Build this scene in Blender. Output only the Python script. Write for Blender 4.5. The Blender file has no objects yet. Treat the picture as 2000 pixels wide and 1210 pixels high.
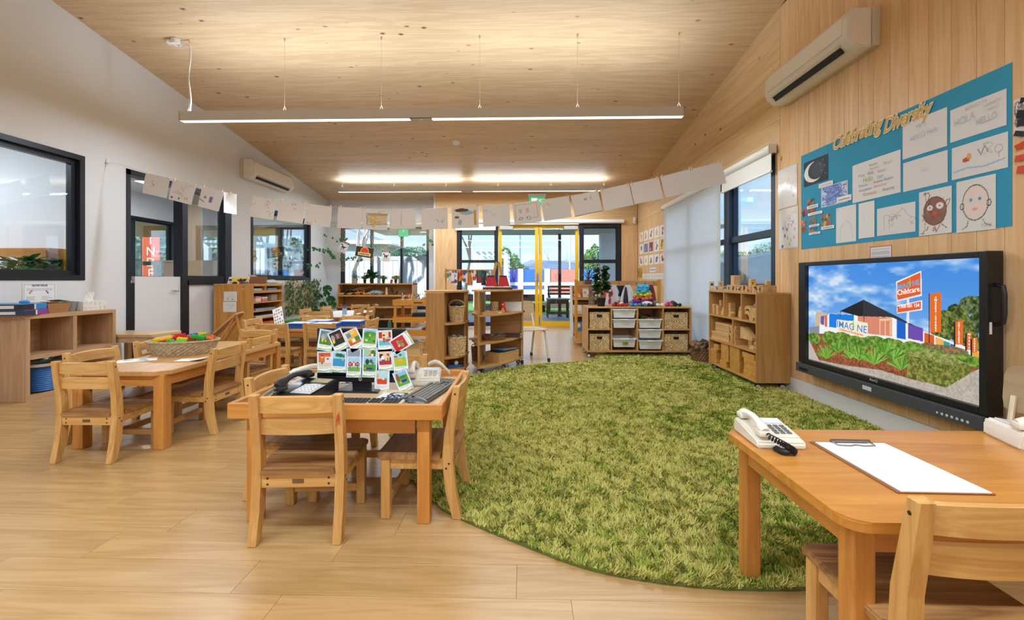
import bpy, bmesh, math, random
import numpy as np
from mathutils import Vector, Matrix, Euler
R = math.radians
SC = bpy.context.scene
COL = SC.collection
rnd = random.Random(7)
PI = math.pi
# ---------------------------------------------------------------- camera, world, light, exposure
CF, CYAW, CH = 860.0, R(1.465), 1.0
cam_d = bpy.data.cameras.new('camera'); cam = bpy.data.objects.new('camera', cam_d); COL.objects.link(cam)
cam.location = (0, 0, CH); cam.rotation_euler = (R(90), 0, CYAW)
cam_d.sensor_width = 36; cam_d.lens = CF / 2000 * 36; cam_d.shift_y = -58 / 2000
cam_d.clip_start = .05; cam_d.clip_end = 400
SC.camera = cam
vs = SC.view_settings
vs.view_transform = 'Standard'; vs.look = 'None'; vs.gamma = 1; vs.use_curve_mapping = False
vs.exposure = 0.35
world = bpy.data.worlds.new('world'); SC.world = world; world.use_nodes = True
wn, wl = world.node_tree.nodes, world.node_tree.links
wn.clear()
w_out = wn.new('ShaderNodeOutputWorld'); w_bg = wn.new('ShaderNodeBackground')
w_tc = wn.new('ShaderNodeTexCoord'); w_sep = wn.new('ShaderNodeSeparateXYZ'); w_ramp = wn.new('ShaderNodeValToRGB')
wl.new(w_tc.outputs['Generated'], w_sep.inputs[0]); wl.new(w_sep.outputs['Z'], w_ramp.inputs[0])
e = w_ramp.color_ramp.elements
e[0].position = 0.0; e[0].color = (.56, .78, .92, 1)
e[1].position = .6; e[1].color = (.16, .38, .84, 1)
x_ = e.new(.16); x_.color = (.42, .68, .90, 1)
w_noise = wn.new('ShaderNodeTexNoise'); w_noise.inputs['Scale'].default_value = 3.2; w_noise.inputs['Detail'].default_value = 7
w_map = wn.new('ShaderNodeMapping'); w_map.inputs['Scale'].default_value = (1, 1, 3.2)
wl.new(w_tc.outputs['Generated'], w_map.inputs[0]); wl.new(w_map.outputs[0], w_noise.inputs[0])
w_cr = wn.new('ShaderNodeValToRGB'); w_cr.color_ramp.elements[0].position = .46; w_cr.color_ramp.elements[1].position = .70
wl.new(w_noise.outputs[0], w_cr.inputs[0])
w_mix = wn.new('ShaderNodeMixRGB'); w_mix.inputs[2].default_value = (.93, .96, 1, 1)
wl.new(w_cr.outputs[0], w_mix.inputs[0]); wl.new(w_ramp.outputs[0], w_mix.inputs[1])
wl.new(w_mix.outputs[0], w_bg.inputs[0]); w_bg.inputs[1].default_value = 1.45
wl.new(w_bg.outputs[0], w_out.inputs[0])
sun_d = bpy.data.lights.new('sun', 'SUN'); sun = bpy.data.objects.new('sun', sun_d); COL.objects.link(sun)
sun_d.energy = 6.5; sun_d.angle = R(1.5); sun_d.color = (1, .96, .9)
sun.rotation_euler = Vector((.62, .60, -.50)).to_track_quat('-Z', 'Y').to_euler()
# ---------------------------------------------------------------- geometry of the shot: room coordinates from picture measurements
cy_, sy_ = math.cos(CYAW), math.sin(CYAW)
def ray(px, py):
 u = (px - 1000) / CF; v = (547 - py) / CF
 return Vector((-sy_ + u * cy_, cy_ + u * sy_, v))
def at_y(px, py, Y):
 r = ray(px, py); t = Y / r.y; return Vector((r.x * t, Y, CH + r.z * t))
def at_x(px, py, X):
 r = ray(px, py); t = X / r.x; return Vector((X, r.y * t, CH + r.z * t))
def at_z(px, py, Z):
 r = ray(px, py); t = (Z - CH) / r.z; return Vector((r.x * t, r.y * t, Z))
def ceil_z(Y): return 4.174 - .141 * Y
# ---------------------------------------------------------------- materials
def lin(c):
 if isinstance(c, str): c = tuple(int(c[i:i+2], 16) / 255 for i in (0, 2, 4))
 return tuple(((x / 12.92) if x <= .04045 else ((x + .055) / 1.055) ** 2.4) for x in c[:3])
def lc(c): return (*lin(c), 1)
MATS = {}
def base_mat(name):
 m = bpy.data.materials.new(name); m.use_nodes = True
 return m, m.node_tree.nodes, m.node_tree.links, m.node_tree.nodes['Principled BSDF']
def mat(name, col, rough=.5, metal=0, spec=.5, emit=None, es=1, noise=0, nscale=8, bump=0, bscale=40, coat=0, var=0):
 if name in MATS: return MATS[name]
 m, n, l, b = base_mat(name)
 c = lc(col); b.inputs['Base Color'].default_value = c
 b.inputs['Roughness'].default_value = rough; b.inputs['Metallic'].default_value = metal
 b.inputs['Specular IOR Level'].default_value = spec
 if coat: b.inputs['Coat Weight'].default_value = coat; b.inputs['Coat Roughness'].default_value = .12
 if emit: b.inputs['Emission Color'].default_value = lc(emit); b.inputs['Emission Strength'].default_value = es
 tc = n.new('ShaderNodeTexCoord')
 if noise or var:
  t = n.new('ShaderNodeTexNoise'); t.inputs['Scale'].default_value = nscale; t.inputs['Detail'].default_value = 5
  l.new(tc.outputs['Object'], t.inputs[0])
  mr = n.new('ShaderNodeMapRange'); mr.inputs[1].default_value = .3; mr.inputs[2].default_value = .7
  mr.inputs[3].default_value = 1 - noise; mr.inputs[4].default_value = 1 + noise
  l.new(t.outputs[0], mr.inputs[0])
  last = mr.outputs[0]
  if var:
   oi = n.new('ShaderNodeObjectInfo'); mv = n.new('ShaderNodeMapRange'); mv.inputs[3].default_value = 1 - var; mv.inputs[4].default_value = 1 + var
   l.new(oi.outputs['Random'], mv.inputs[0]); mm = n.new('ShaderNodeMath'); mm.operation = 'MULTIPLY'
   l.new(last, mm.inputs[0]); l.new(mv.outputs[0], mm.inputs[1]); last = mm.outputs[0]
  vm = n.new('ShaderNodeVectorMath'); vm.operation = 'SCALE'; vm.inputs[0].default_value = c[:3]
  l.new(last, vm.inputs['Scale']); l.new(vm.outputs[0], b.inputs['Base Color'])
 if bump:
  t2 = n.new('ShaderNodeTexNoise'); t2.inputs['Scale'].default_value = bscale; t2.inputs['Detail'].default_value = 3
  l.new(tc.outputs['Object'], t2.inputs[0])
  bp = n.new('ShaderNodeBump'); bp.inputs['Strength'].default_value = bump; bp.inputs['Distance'].default_value = .01
  l.new(t2.outputs[0], bp.inputs['Height']); l.new(bp.outputs[0], b.inputs['Normal'])
 MATS[name] = m; return m
def wood(name, light, dark, axis='Z', scale=1., rough=.42, knots=0, var=.08, contrast=1., spec=.4, coat=0):
 """long-grained timber; grain runs along `axis` of the object's own space"""
 if name in MATS: return MATS[name]
 m, n, l, b = base_mat(name)
 tc = n.new('ShaderNodeTexCoord'); oi = n.new('ShaderNodeObjectInfo')
 add = n.new('ShaderNodeVectorMath'); add.operation = 'ADD'
 sc = n.new('ShaderNodeVectorMath'); sc.operation = 'SCALE'; sc.inputs['Scale'].default_value = 37.
 cx = n.new('ShaderNodeCombineXYZ')
 for i in range(3): l.new(oi.outputs['Random'], cx.inputs[i])
 l.new(cx.outputs[0], sc.inputs[0]); l.new(tc.outputs['Object'], add.inputs[0]); l.new(sc.outputs[0], add.inputs[1])
 mp = n.new('ShaderNodeMapping'); s = [9 * scale] * 3; s['XYZ'.index(axis)] = .7 * scale; mp.inputs['Scale'].default_value = s
 l.new(add.outputs[0], mp.inputs[0])
 n1 = n.new('ShaderNodeTexNoise'); n1.inputs['Scale'].default_value = 1.1; n1.inputs['Detail'].default_value = 4; n1.inputs['Distortion'].default_value = .6
 l.new(mp.outputs[0], n1.inputs[0])
 mu = n.new('ShaderNodeMath'); mu.operation = 'MULTIPLY'; mu.inputs[1].default_value = 9
 fr = n.new('ShaderNodeMath'); fr.operation = 'PINGPONG'; fr.inputs[1].default_value = 1
 l.new(n1.outputs[0], mu.inputs[0]); l.new(mu.outputs[0], fr.inputs[0])
 mp2 = n.new('ShaderNodeMapping'); s = [90 * scale] * 3; s['XYZ'.index(axis)] = 2.2 * scale; mp2.inputs['Scale'].default_value = s
 l.new(add.outputs[0], mp2.inputs[0])
 n2 = n.new('ShaderNodeTexNoise'); n2.inputs['Scale'].default_value = 1.; n2.inputs['Detail'].default_value = 3
 l.new(mp2.outputs[0], n2.inputs[0])
 mx = n.new('ShaderNodeMath'); mx.operation = 'MULTIPLY_ADD'; mx.inputs[1].default_value = .5
 l.new(fr.outputs[0], mx.inputs[0]);
 h = n.new('ShaderNodeMath'); h.operation = 'MULTIPLY'; h.inputs[1].default_value = .5; l.new(n2.outputs[0], h.inputs[0]); l.new(h.outputs[0], mx.inputs[2])
 rp = n.new('ShaderNodeValToRGB'); rp.color_ramp.elements[0].color = lc(light); rp.color_ramp.elements[1].color = lc(dark)
 rp.color_ramp.elements[0].position = max(0, .5 - .5 / contrast) + .05; rp.color_ramp.elements[1].position = min(1, .5 + .5 / contrast)
 l.new(mx.outputs[0], rp.inputs[0]); last = rp.outputs[0]
 if knots:
  mp3 = n.new('ShaderNodeMapping'); s = [6.5] * 3; s['XYZ'.index(axis)] = 3.4; mp3.inputs['Scale'].default_value = s
  l.new(add.outputs[0], mp3.inputs[0])
  vo = n.new('ShaderNodeTexVoronoi'); vo.inputs['Scale'].default_value = 1. ; l.new(mp3.outputs[0], vo.inputs[0])
  sx = n.new('ShaderNodeSeparateColor'); l.new(vo.outputs['Color'], sx.inputs[0])
  gt = n.new('ShaderNodeMath'); gt.operation = 'GREATER_THAN'; gt.inputs[1].default_value = 1 - knots; l.new(sx.outputs[0], gt.inputs[0])
  k = n.new('ShaderNodeMapRange'); k.inputs[1].default_value = .035; k.inputs[2].default_value = .13; k.inputs[3].default_value = 1; k.inputs[4].default_value = 0
  l.new(vo.outputs['Distance'], k.inputs[0])
  km = n.new('ShaderNodeMath'); km.operation = 'MULTIPLY'; l.new(k.outputs[0], km.inputs[0]); l.new(gt.outputs[0], km.inputs[1])
  mk = n.new('ShaderNodeMixRGB'); mk.inputs[2].default_value = lc((.30, .20, .13))
  l.new(km.outputs[0], mk.inputs[0]); l.new(last, mk.inputs[1]); last = mk.outputs[0]
 mv = n.new('ShaderNodeMapRange'); mv.inputs[3].default_value = 1 - var; mv.inputs[4].default_value = 1 + var
 l.new(oi.outputs['Random'], mv.inputs[0])
 vm = n.new('ShaderNodeVectorMath'); vm.operation = 'SCALE'
 l.new(last, vm.inputs[0]); l.new(mv.outputs[0], vm.inputs['Scale']); l.new(vm.outputs[0], b.inputs['Base Color'])
 b.inputs['Roughness'].default_value = rough; b.inputs['Specular IOR Level'].default_value = spec
 if coat: b.inputs['Coat Weight'].default_value = coat; b.inputs['Coat Roughness'].default_value = .18
 bp = n.new('ShaderNodeBump'); bp.inputs['Strength'].default_value = .08; bp.inputs['Distance'].default_value = .004
 l.new(n2.outputs[0], bp.inputs['Height']); l.new(bp.outputs[0], b.inputs['Normal'])
 MATS[name] = m; return m
def glass(name='window_glass', tint=(.93, .97, 1), refl=.09):
 if name in MATS: return MATS[name]
 m = bpy.data.materials.new(name); m.use_nodes = True; n, l = m.node_tree.nodes, m.node_tree.links; n.clear()
 o = n.new('ShaderNodeOutputMaterial'); t = n.new('ShaderNodeBsdfTransparent'); g = n.new('ShaderNodeBsdfGlossy'); mx = n.new('ShaderNodeMixShader')
 t.inputs[0].default_value = (*tint, 1); g.inputs['Roughness'].default_value = .02
 lw = n.new('ShaderNodeLayerWeight'); lw.inputs[0].default_value = .25
 mr = n.new('ShaderNodeMapRange'); mr.inputs[3].default_value = refl * .6; mr.inputs[4].default_value = .55
 l.new(lw.outputs['Fresnel'], mr.inputs[0]); l.new(mr.outputs[0], mx.inputs[0])
 l.new(t.outputs[0], mx.inputs[1]); l.new(g.outputs[0], mx.inputs[2]); l.new(mx.outputs[0], o.inputs[0])
 MATS[name] = m; return m
def sheer(name, col, alpha, transl=.5):
 """cloth or net that lets part of the light straight through"""
 if name in MATS: return MATS[name]
 m = bpy.data.materials.new(name); m.use_nodes = True; n, l = m.node_tree.nodes, m.node_tree.links; n.clear()
 o = n.new('ShaderNodeOutputMaterial'); t = n.new('ShaderNodeBsdfTransparent')
 d = n.new('ShaderNodeBsdfDiffuse'); tr = n.new('ShaderNodeBsdfTranslucent'); m1 = n.new('ShaderNodeMixShader'); m2 = n.new('ShaderNodeMixShader')
 d.inputs[0].default_value = lc(col); tr.inputs[0].default_value = lc(col)
 m1.inputs[0].default_value = transl; m2.inputs[0].default_value = alpha
 l.new(d.outputs[0], m1.inputs[1]); l.new(tr.outputs[0], m1.inputs[2]); l.new(t.outputs[0], m2.inputs[1]); l.new(m1.outputs[0], m2.inputs[2]); l.new(m2.outputs[0], o.inputs[0])
 MATS[name] = m; return m
def paint_mat(name='print', rough=.6, emit=0, transl=0):
 if name in MATS: return MATS[name]
 m, n, l, b = base_mat(name)
 a = n.new('ShaderNodeAttribute'); a.attribute_name = 'ink'; a.attribute_type = 'GEOMETRY'
 l.new(a.outputs['Color'], b.inputs['Base Color']); b.inputs['Roughness'].default_value = rough
 if emit:
  l.new(a.outputs['Color'], b.inputs['Emission Color']); b.inputs['Emission Strength'].default_value = emit
  b.inputs['Specular IOR Level'].default_value = .12; b.inputs['Base Color'].default_value = (0, 0, 0, 1); l.remove(b.inputs['Base Color'].links[0])
 MATS[name] = m; return m
# ---------------------------------------------------------------- objects
def tag(o, label=None, cat=None, group=None, kind=None):
 if label: o['label'] = label
 if cat: o['category'] = cat
 if group: o['group'] = group
 if kind: o['kind'] = kind
 return o
def thing(name, label, cat, loc=(0, 0, 0), rz=0, group=None, scale=1):
 o = bpy.data.objects.new(name, None); o.empty_display_size = .05; COL.objects.link(o)
 o.location = loc; o.rotation_euler = (0, 0, rz); o.scale = (scale,) * 3
 return tag(o, label, cat, group)
def struct(o): o['kind'] = 'structure'; return o
def kids(o): return [c for c in o.children]
def dup(root, loc, rz=0, label=None, group=None, cat=None, scale=None, parent=None):
 r = root.copy(); COL.objects.link(r); r.location = loc; r.rotation_euler = (0, 0, rz)
 if parent: r.parent = parent
 if label: r['label'] = label
 if group: r['group'] = group
 if cat: r['category'] = cat
 if scale: r.scale = (scale,) * 3
 for c in list(root.children):
  k = c.copy(); COL.objects.link(k); k.parent = r
  for g in c.children:
   d = g.copy(); COL.objects.link(d); d.parent = k
 return r
class MB:
 def __init__(s): s.bm = bmesh.new()
 def box(s, c, d, rot=None, bev=0):
  m = Matrix.Translation(c)
  if rot is not None: m = m @ Euler(rot).to_matrix().to_4x4()
  r = bmesh.ops.create_cube(s.bm, size=1, matrix=m @ Matrix.Diagonal((*d, 1)))
  if bev:
   ed = {e for v in r['verts'] for e in v.link_edges}
   bmesh.ops.bevel(s.bm, geom=list(ed), offset=bev, segments=1 if bev < .004 else 2, affect='EDGES', profile=.6)
  return s
 def b(s, x0, x1, y0, y1, z0, z1, bev=0):
  return s.box(((x0 + x1) / 2, (y0 + y1) / 2, (z0 + z1) / 2), (abs(x1 - x0), abs(y1 - y0), abs(z1 - z0)), bev=bev)
 def cyl(s, p0, p1, r, r2=None, seg=12, cap=True):
  p0, p1 = Vector(p0), Vector(p1); d = p1 - p0
  m = Matrix.Translation((p0 + p1) / 2) @ d.to_track_quat('Z', 'Y').to_matrix().to_4x4()
  bmesh.ops.create_cone(s.bm, cap_ends=cap, segments=seg, radius1=r, radius2=r if r2 is None else r2, depth=d.length, matrix=m); return s
 def ball(s, c, r, sc=(1, 1, 1), seg=12, rings=8):
  bmesh.ops.create_uvsphere(s.bm, u_segments=seg, v_segments=rings, radius=r, matrix=Matrix.Translation(c) @ Matrix.Diagonal((*sc, 1))); return s
 def tube(s, pts, r, seg=6, closed=False, rad=None):
  P = [Vector(p) for p in pts]; n = len(P); rings = []
  up = Vector((0, 0, 1)); last = None
  for i, p in enumerate(P):
   a = P[(i - 1) % n] if (closed or i) else p; c = P[(i + 1) % n] if (closed or i < n - 1) else p
   t = (c - a).normalized() if (c - a).length > 1e-9 else up
   if last is None: x = t.orthogonal().normalized()
   else: x = (last - t * last.dot(t)); x = x.normalized() if x.length > 1e-6 else t.orthogonal().normalized()
   last = x; y = t.cross(x); rr = rad[i] if rad else r
   rings.append([s.bm.verts.new(p + (x * math.cos(k * 2 * PI / seg) + y * math.sin(k * 2 * PI / seg)) * rr) for k in range(seg)])
  for i in range(n if closed else n - 1):
   A, B = rings[i], rings[(i + 1) % n]
   for k in range(seg): s.bm.faces.new((A[k], A[(k + 1) % seg], B[(k + 1) % seg], B[k]))
  if not closed: s.bm.faces.new(rings[0][::-1]); s.bm.faces.new(rings[-1])
  return s
 def lathe(s, prof, c=(0, 0, 0), seg=24, sx=1, sy=1):
  c = Vector(c); rings = [[s.bm.verts.new(c + Vector((r * math.cos(k * 2 * PI / seg) * sx, r * math.sin(k * 2 * PI / seg) * sy, z))) for k in range(seg)] for r, z in prof]
  for A, B in zip(rings, rings[1:]):
   for k in range(seg): s.bm.faces.new((A[k], A[(k + 1) % seg], B[(k + 1) % seg], B[k]))
  s.bm.faces.new(rings[0][::-1])
  return s
 def prism(s, poly, axis, a, b_):
  """poly in the two other axes, extruded along axis from a to b_"""
  def V(p, h):
   q = list(p); q.insert(axis, h); return s.bm.verts.new(q)
  A = [V(p, a) for p in poly]; B = [V(p, b_) for p in poly]; n = len(poly)
  s.bm.faces.new(A[::-1]); s.bm.faces.new(B)
  for i in range(n): s.bm.faces.new((A[i], A[(i + 1) % n], B[(i + 1) % n], B[i]))
  return s
 def quad(s, *p):
  s.bm.faces.new([s.bm.verts.new(q) for q in p]); return s
 def build(s, name, m, parent=None, loc=None, rot=None, smooth=False, label=None, kind=None):
  bmesh.ops.recalc_face_normals(s.bm, faces=s.bm.faces)
  me = bpy.data.meshes.new(name); s.bm.to_mesh(me); s.bm.free()
  if smooth:
   me.shade_smooth()
   try: me.set_sharp_from_angle(angle=R(42))
   except Exception: pass
  if m: me.materials.append(m)
  o = bpy.data.objects.new(name, me); COL.objects.link(o)
  if parent: o.parent = parent
  if loc is not None: o.location = loc
  if rot is not None: o.rotation_euler = rot
  if label: o['label'] = label
  if kind: o['kind'] = kind
  return o
def share(src, loc, rot=(0, 0, 0), parent=None, scale=None, name=None):
 o = src.copy(); COL.objects.link(o); o.location = loc; o.rotation_euler = rot
 if parent is not None: o.parent = parent
 if scale: o.scale = scale
 return o
def text(name, body, size, m, parent=None, loc=(0, 0, 0), rot=(R(90), 0, 0), ext=.0006, off=0, shear=0, align='CENTER', sx=1, space=1):
 cu = bpy.data.curves.new(name, 'FONT'); cu.body = body; cu.size = size; cu.extrude = ext; cu.offset = off; cu.shear = shear
 cu.align_x = align; cu.align_y = 'CENTER'; cu.resolution_u = 3; cu.space_character = space
 t = bpy.data.objects.new('tmp', cu); COL.objects.link(t)
 me = bpy.data.meshes.new_from_object(t); COL.objects.unlink(t); bpy.data.objects.remove(t)
 me.materials.clear(); me.materials.append(m)
 o = bpy.data.objects.new(name, me); COL.objects.link(o)
 if parent: o.parent = parent
 o.location = loc; o.rotation_euler = rot; o.scale = (sx, 1, 1)
 return o
# painted flat print: a colour held per vertex of a fine grid
class Canvas:
 def __init__(s, w, h, res, bg):
  s.w, s.h = w, h; s.nx = max(2, int(w / res)); s.ny = max(2, int(h / res))
  x, y = np.meshgrid(np.linspace(0, w, s.nx + 1), np.linspace(0, h, s.ny + 1)); s.x, s.y = x, y
  s.c = np.empty((s.ny + 1, s.nx + 1, 3)); s.c[:] = s._c(bg); s.res = res
 def _c(s, c): return np.array([int(c[i:i+2], 16) / 255 for i in (0, 2, 4)] if isinstance(c, str) else c)
 def put(s, m, c, a=1.): s.c[m] = s.c[m] * (1 - a) + s._c(c) * a; return s
 def rect(s, x0, y0, x1, y1, c, a=1.): return s.put((s.x >= x0) & (s.x <= x1) & (s.y >= y0) & (s.y <= y1), c, a)
 def ell(s, cx, cy, rx, ry, c, a=1.): return s.put(((s.x - cx) / rx) ** 2 + ((s.y - cy) / ry) ** 2 <= 1, c, a)
 def ring(s, cx, cy, rx, ry, w, c, a=1.):
  d = np.sqrt(((s.x - cx) / rx) ** 2 + ((s.y - cy) / ry) ** 2); return s.put(abs(d - 1) * min(rx, ry) <= w, c, a)
 def poly(s, p, c, a=1.):
  m = np.zeros(s.x.shape, bool); n = len(p)
  for i in range(n):
   (x0, y0), (x1, y1) = p[i], p[(i + 1) % n]
   if y0 == y1: continue
   k = ((y0 > s.y) != (y1 > s.y)) & (s.x < (x1 - x0) * (s.y - y0) / (y1 - y0) + x0); m ^= k
  return s.put(m, c, a)
 def line(s, p, w, c, a=1.):
  for (x0, y0), (x1, y1) in zip(p, p[1:]):
   dx, dy = x1 - x0, y1 - y0; L = dx * dx + dy * dy + 1e-12
   t = np.clip(((s.x - x0) * dx + (s.y - y0) * dy) / L, 0, 1)
   s.put((s.x - x0 - t * dx) ** 2 + (s.y - y0 - t * dy) ** 2 <= w * w, c, a)
  return s
 def build(s, name, m, parent=None, loc=(0, 0, 0), rot=(0, 0, 0), bend=None, thick=0, label=None):
  """upright sheet in its own XZ plane, printed side towards -Y, origin at its lower left corner"""
  nx, ny = s.nx, s.ny; n = (nx + 1) * (ny + 1)
  X, Z = s.x, s.y; Y = bend(X, Z) if bend else np.zeros_like(X)
  co = np.stack([X, Y, Z], -1).reshape(-1, 3)
  i = np.arange(nx * ny); r, c = i // nx, i % nx; a = r * (nx + 1) + c
  f = np.stack([a, a + 1, a + nx + 2, a + nx + 1], -1)
  me = bpy.data.meshes.new(name)
  me.vertices.add(n); me.vertices.foreach_set('co', co.ravel())
  me.loops.add(f.size); me.loops.foreach_set('vertex_index', f.ravel())
  me.polygons.add(len(f)); me.polygons.foreach_set('loop_start', np.arange(len(f)) * 4)
  try: me.polygons.foreach_set('loop_total', np.full(len(f), 4))
  except Exception: pass
  me.update(calc_edges=True)
  k = s.c.reshape(-1, 3).clip(0, 1); k = np.where(k <= .04045, k / 12.92, ((k + .055) / 1.055) ** 2.4)
  at = me.attributes.new('ink', 'FLOAT_COLOR', 'POINT'); at.data.foreach_set('color', np.concatenate([k, np.ones((n, 1))], 1).ravel())
  me.materials.append(m)
  o = bpy.data.objects.new(name, me); COL.objects.link(o)
  if parent: o.parent = parent
  o.location = loc; o.rotation_euler = rot
  if label: o['label'] = label
  return o
def fast_mesh(name, co, f, m, parent=None, ink=None, smooth=False, mat_idx=None):
 """co (n,3), f (k,3) or (k,4)"""
 me = bpy.data.meshes.new(name); k = f.shape[1]
 me.vertices.add(len(co)); me.vertices.foreach_set('co', np.asarray(co, float).ravel())
 me.loops.add(f.size); me.loops.foreach_set('vertex_index', f.ravel().astype(np.int32))
 me.polygons.add(len(f)); me.polygons.foreach_set('loop_start', np.arange(len(f)) * k)
 try: me.polygons.foreach_set('loop_total', np.full(len(f), k))
 except Exception: pass
 me.update(calc_edges=True)
 if ink is not None:
  at = me.attributes.new('ink', 'FLOAT_COLOR', 'POINT'); at.data.foreach_set('color', np.concatenate([ink, np.ones((len(co), 1))], 1).ravel())
 me.materials.append(m)
 if smooth: me.shade_smooth()
 o = bpy.data.objects.new(name, me); COL.objects.link(o)
 if parent: o.parent = parent
 return o
# ---------------------------------------------------------------- setting
XL, XR, YB, YW, YN = -4.4, 2.425, 9.8, 9.4, -4.6       # left wall, right wall, back wall, timber back wall, wall behind the camera
XS = -1.89                                               # where the timber back wall steps forward
HEAD = 2.24
M_white = mat('wall_paint', 'dcdde0', .75, noise=.015, nscale=2)
M_whiter = mat('white_plastic', 'e6e4df', .35)
M_trimw = mat('trim_white', 'e2e0dc', .45)
M_frame = mat('window_frame_metal', '23272f', .38, metal=.3)
M_glass = glass()
M_floor = wood('floor_vinyl', 'c4a070', 'a5804c', 'X', 1.3, rough=.28, var=.045, contrast=1.0, spec=.45)
M_ceil = wood('ceiling_pine', 'e0c5a0', 'c6a681', 'X', 1.1, rough=.42, knots=.8, var=.05)
M_board = wood('wall_pine', 'e8c396', 'd2a269', 'Z', .9, rough=.5, knots=.16, var=.055)
M_boardh = wood('wall_pine_flat', 'e4c498', 'cfa672', 'Y', .7, rough=.5, knots=.1, var=.04)
M_boardx = wood('wall_pine_across', 'e6c79c', 'd1a873', 'X', .7, rough=.5, knots=.1, var=.04)
M_black = mat('matt_black', '101114', .45)
M_joint = mat('joint_dark', '5d452c', .9)
def wall(name, m, a0, a1, holes, place, z0=0, top=lambda a: 3.0, th=.1, side=1):
 """a wall along one axis with rectangular openings; place(a, t, z) -> point, t = 0 on the room side, th behind it"""
 mb = MB(); aa = sorted({a0, a1, *[h[0] for h in holes], *[h[1] for h in holes]}); zz = sorted({z0, *[h[2] for h in holes], *[h[3] for h in holes]}) + [None]
 for i in range(len(aa) - 1):
  for j in range(len(zz) - 1):
   A, B, Z0, Z1 = aa[i], aa[i + 1], zz[j], zz[j + 1]
   if any(h[0] <= A and B <= h[1] and Z1 is not None and h[2] <= Z0 and Z1 <= h[3] for h in holes): continue
   za, zb = (top(A), top(B)) if Z1 is None else (Z1, Z1)
   if za <= Z0: continue
   P = [place(x, t, z) for t in (0, th) for x, z in ((A, Z0), (B, Z0), (B, zb), (A, za))]
   v = [mb.bm.verts.new(p) for p in P]
   for q in ((0, 1, 2, 3), (7, 6, 5, 4), (0, 4, 5, 1), (1, 5, 6, 2), (2, 6, 7, 3), (3, 7, 4, 0)): mb.bm.faces.new([v[k] for k in q])
 o = mb.build(name, m); return struct(o)
ctop = lambda a: ceil_z(a) + .03
# openings of the left wall: (Y0, Y1, z0, z1)
LW = [(1.2, 4.305, 1.0, HEAD), (4.767, 6.52, 0, HEAD), (7.0, 9.0, 1.0, HEAD)]
wall_left = wall('wall_left', M_white, YN, YB + .1, LW, lambda a, t, z: (XL - t, a, z), top=ctop, th=.12)
RW = [(4.31, 5.33, .55, 2.21), (5.33, 7.49, .1, 2.21)]
wall_right = wall('wall_right', M_joint, YN, YB, RW, lambda a, t, z: (XR + .016 + t, a, z), top=ctop, th=.12)
BW = [(-4.1, -2.11, .35, 2.22)]
wall_back = wall('wall_back', M_white, XL - .12, XS, BW, lambda a, t, z: (a, YB + t, z), top=lambda a: ceil_z(YB) + .03, th=.12)
DW = [(at_y(894, 500, YW).x, at_y(1212, 500, YW).x, 0, 2.2)]
wall_timber = wall('wall_back_timber', M_joint, XS, XR + .03, DW, lambda a, t, z: (a, YW + .016 + t, z), top=lambda a: ceil_z(YW) + .03, th=.45)
wall_front = wall('wall_front', M_white, XL - .12, XR + .2, [], lambda a, t, z: (a, YN - t, z), top=lambda a: ceil_z(YN) + .03)
# right wall boards: tongue and groove upright near, broad sheets further back
y = 4.222; bw = .1385
full = {}
def wallboard(y0, y1, z0, z1, m, th=.015):
 mb = MB(); mb.b(-th, 0, 0, y1 - y0 - .0018, 0, z1 - z0, bev=.0018)
 return mb.build('board', m, wall_right, (XR + .015, y0, z0))
k = 0
while y > .9:
 wallboard(y - bw, y, .13, ceil_z(y), M_board); y -= bw
wallboard(YN, y, .13, ceil_z(y), M_board)
# above the windows: horizontal sheets stepping up under the slope, kept below the ceiling line
z = HEAD - .02
while z < ceil_z(4.222):
 y_end = min(9.39, (4.174 - z) / .141)
 z1 = z + .155
 if y_end > 4.23:
  ye1 = min(9.39, max(4.23, (4.174 - z1) / .141))
  mb = MB(); mb.prism([(4.224, z + .0006), (y_end, z + .0006), (ye1, z1 - .0006), (4.224, z1 - .0006)] if ye1 > 4.231 else [(4.224, z + .0006), (y_end, z + .0006), (4.224, min(z1, ceil_z(4.224)))], 0, XR, XR + .015)
  mb.build('board', M_boardh, wall_right)
 z = z1
yy = 7.50
while yy < 9.38:
 y1 = min(yy + .30, 9.39); wallboard(yy, y1, .1, HEAD - .022, M_board); yy = y1
wallboard(4.224, 4.305, .1, HEAD - .022, M_board)
mb = MB(); mb.b(XR, XR + .015, 4.31, 5.33, .1, .55); mb.build('board', M_board, wall_right)
# timber back wall boards
def tboard(x0, x1, z0, z1, m=M_board):
 mb = MB(); mb.b(0, x1 - x0 - .0015, 0, .015, 0, z1 - z0, bev=.0015); mb.build('board', m, wall_timber, (x0, YW, z0))
dx0, dx1 = DW[0][0], DW[0][1]
tboard(XS, dx0 - .02, 0, 2.2); x = dx1 + .02
while x < XR - .01: tboard(x, min(x + .3, XR - .002), 0, 2.2); x += .3
for i in range(5):
 z = 2.2 + i * .145; z1 = min(z + .145, ceil_z(YW) - .002)
 if z1 > z: tboard(XS, XR - .002, z, z1, M_boardx)
tm = MB(); tm.b(XS - .03, XS, YW - .004, YB, 0, ceil_z(YW) - .001); struct(tm.build('trim_1', M_trimw))
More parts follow.
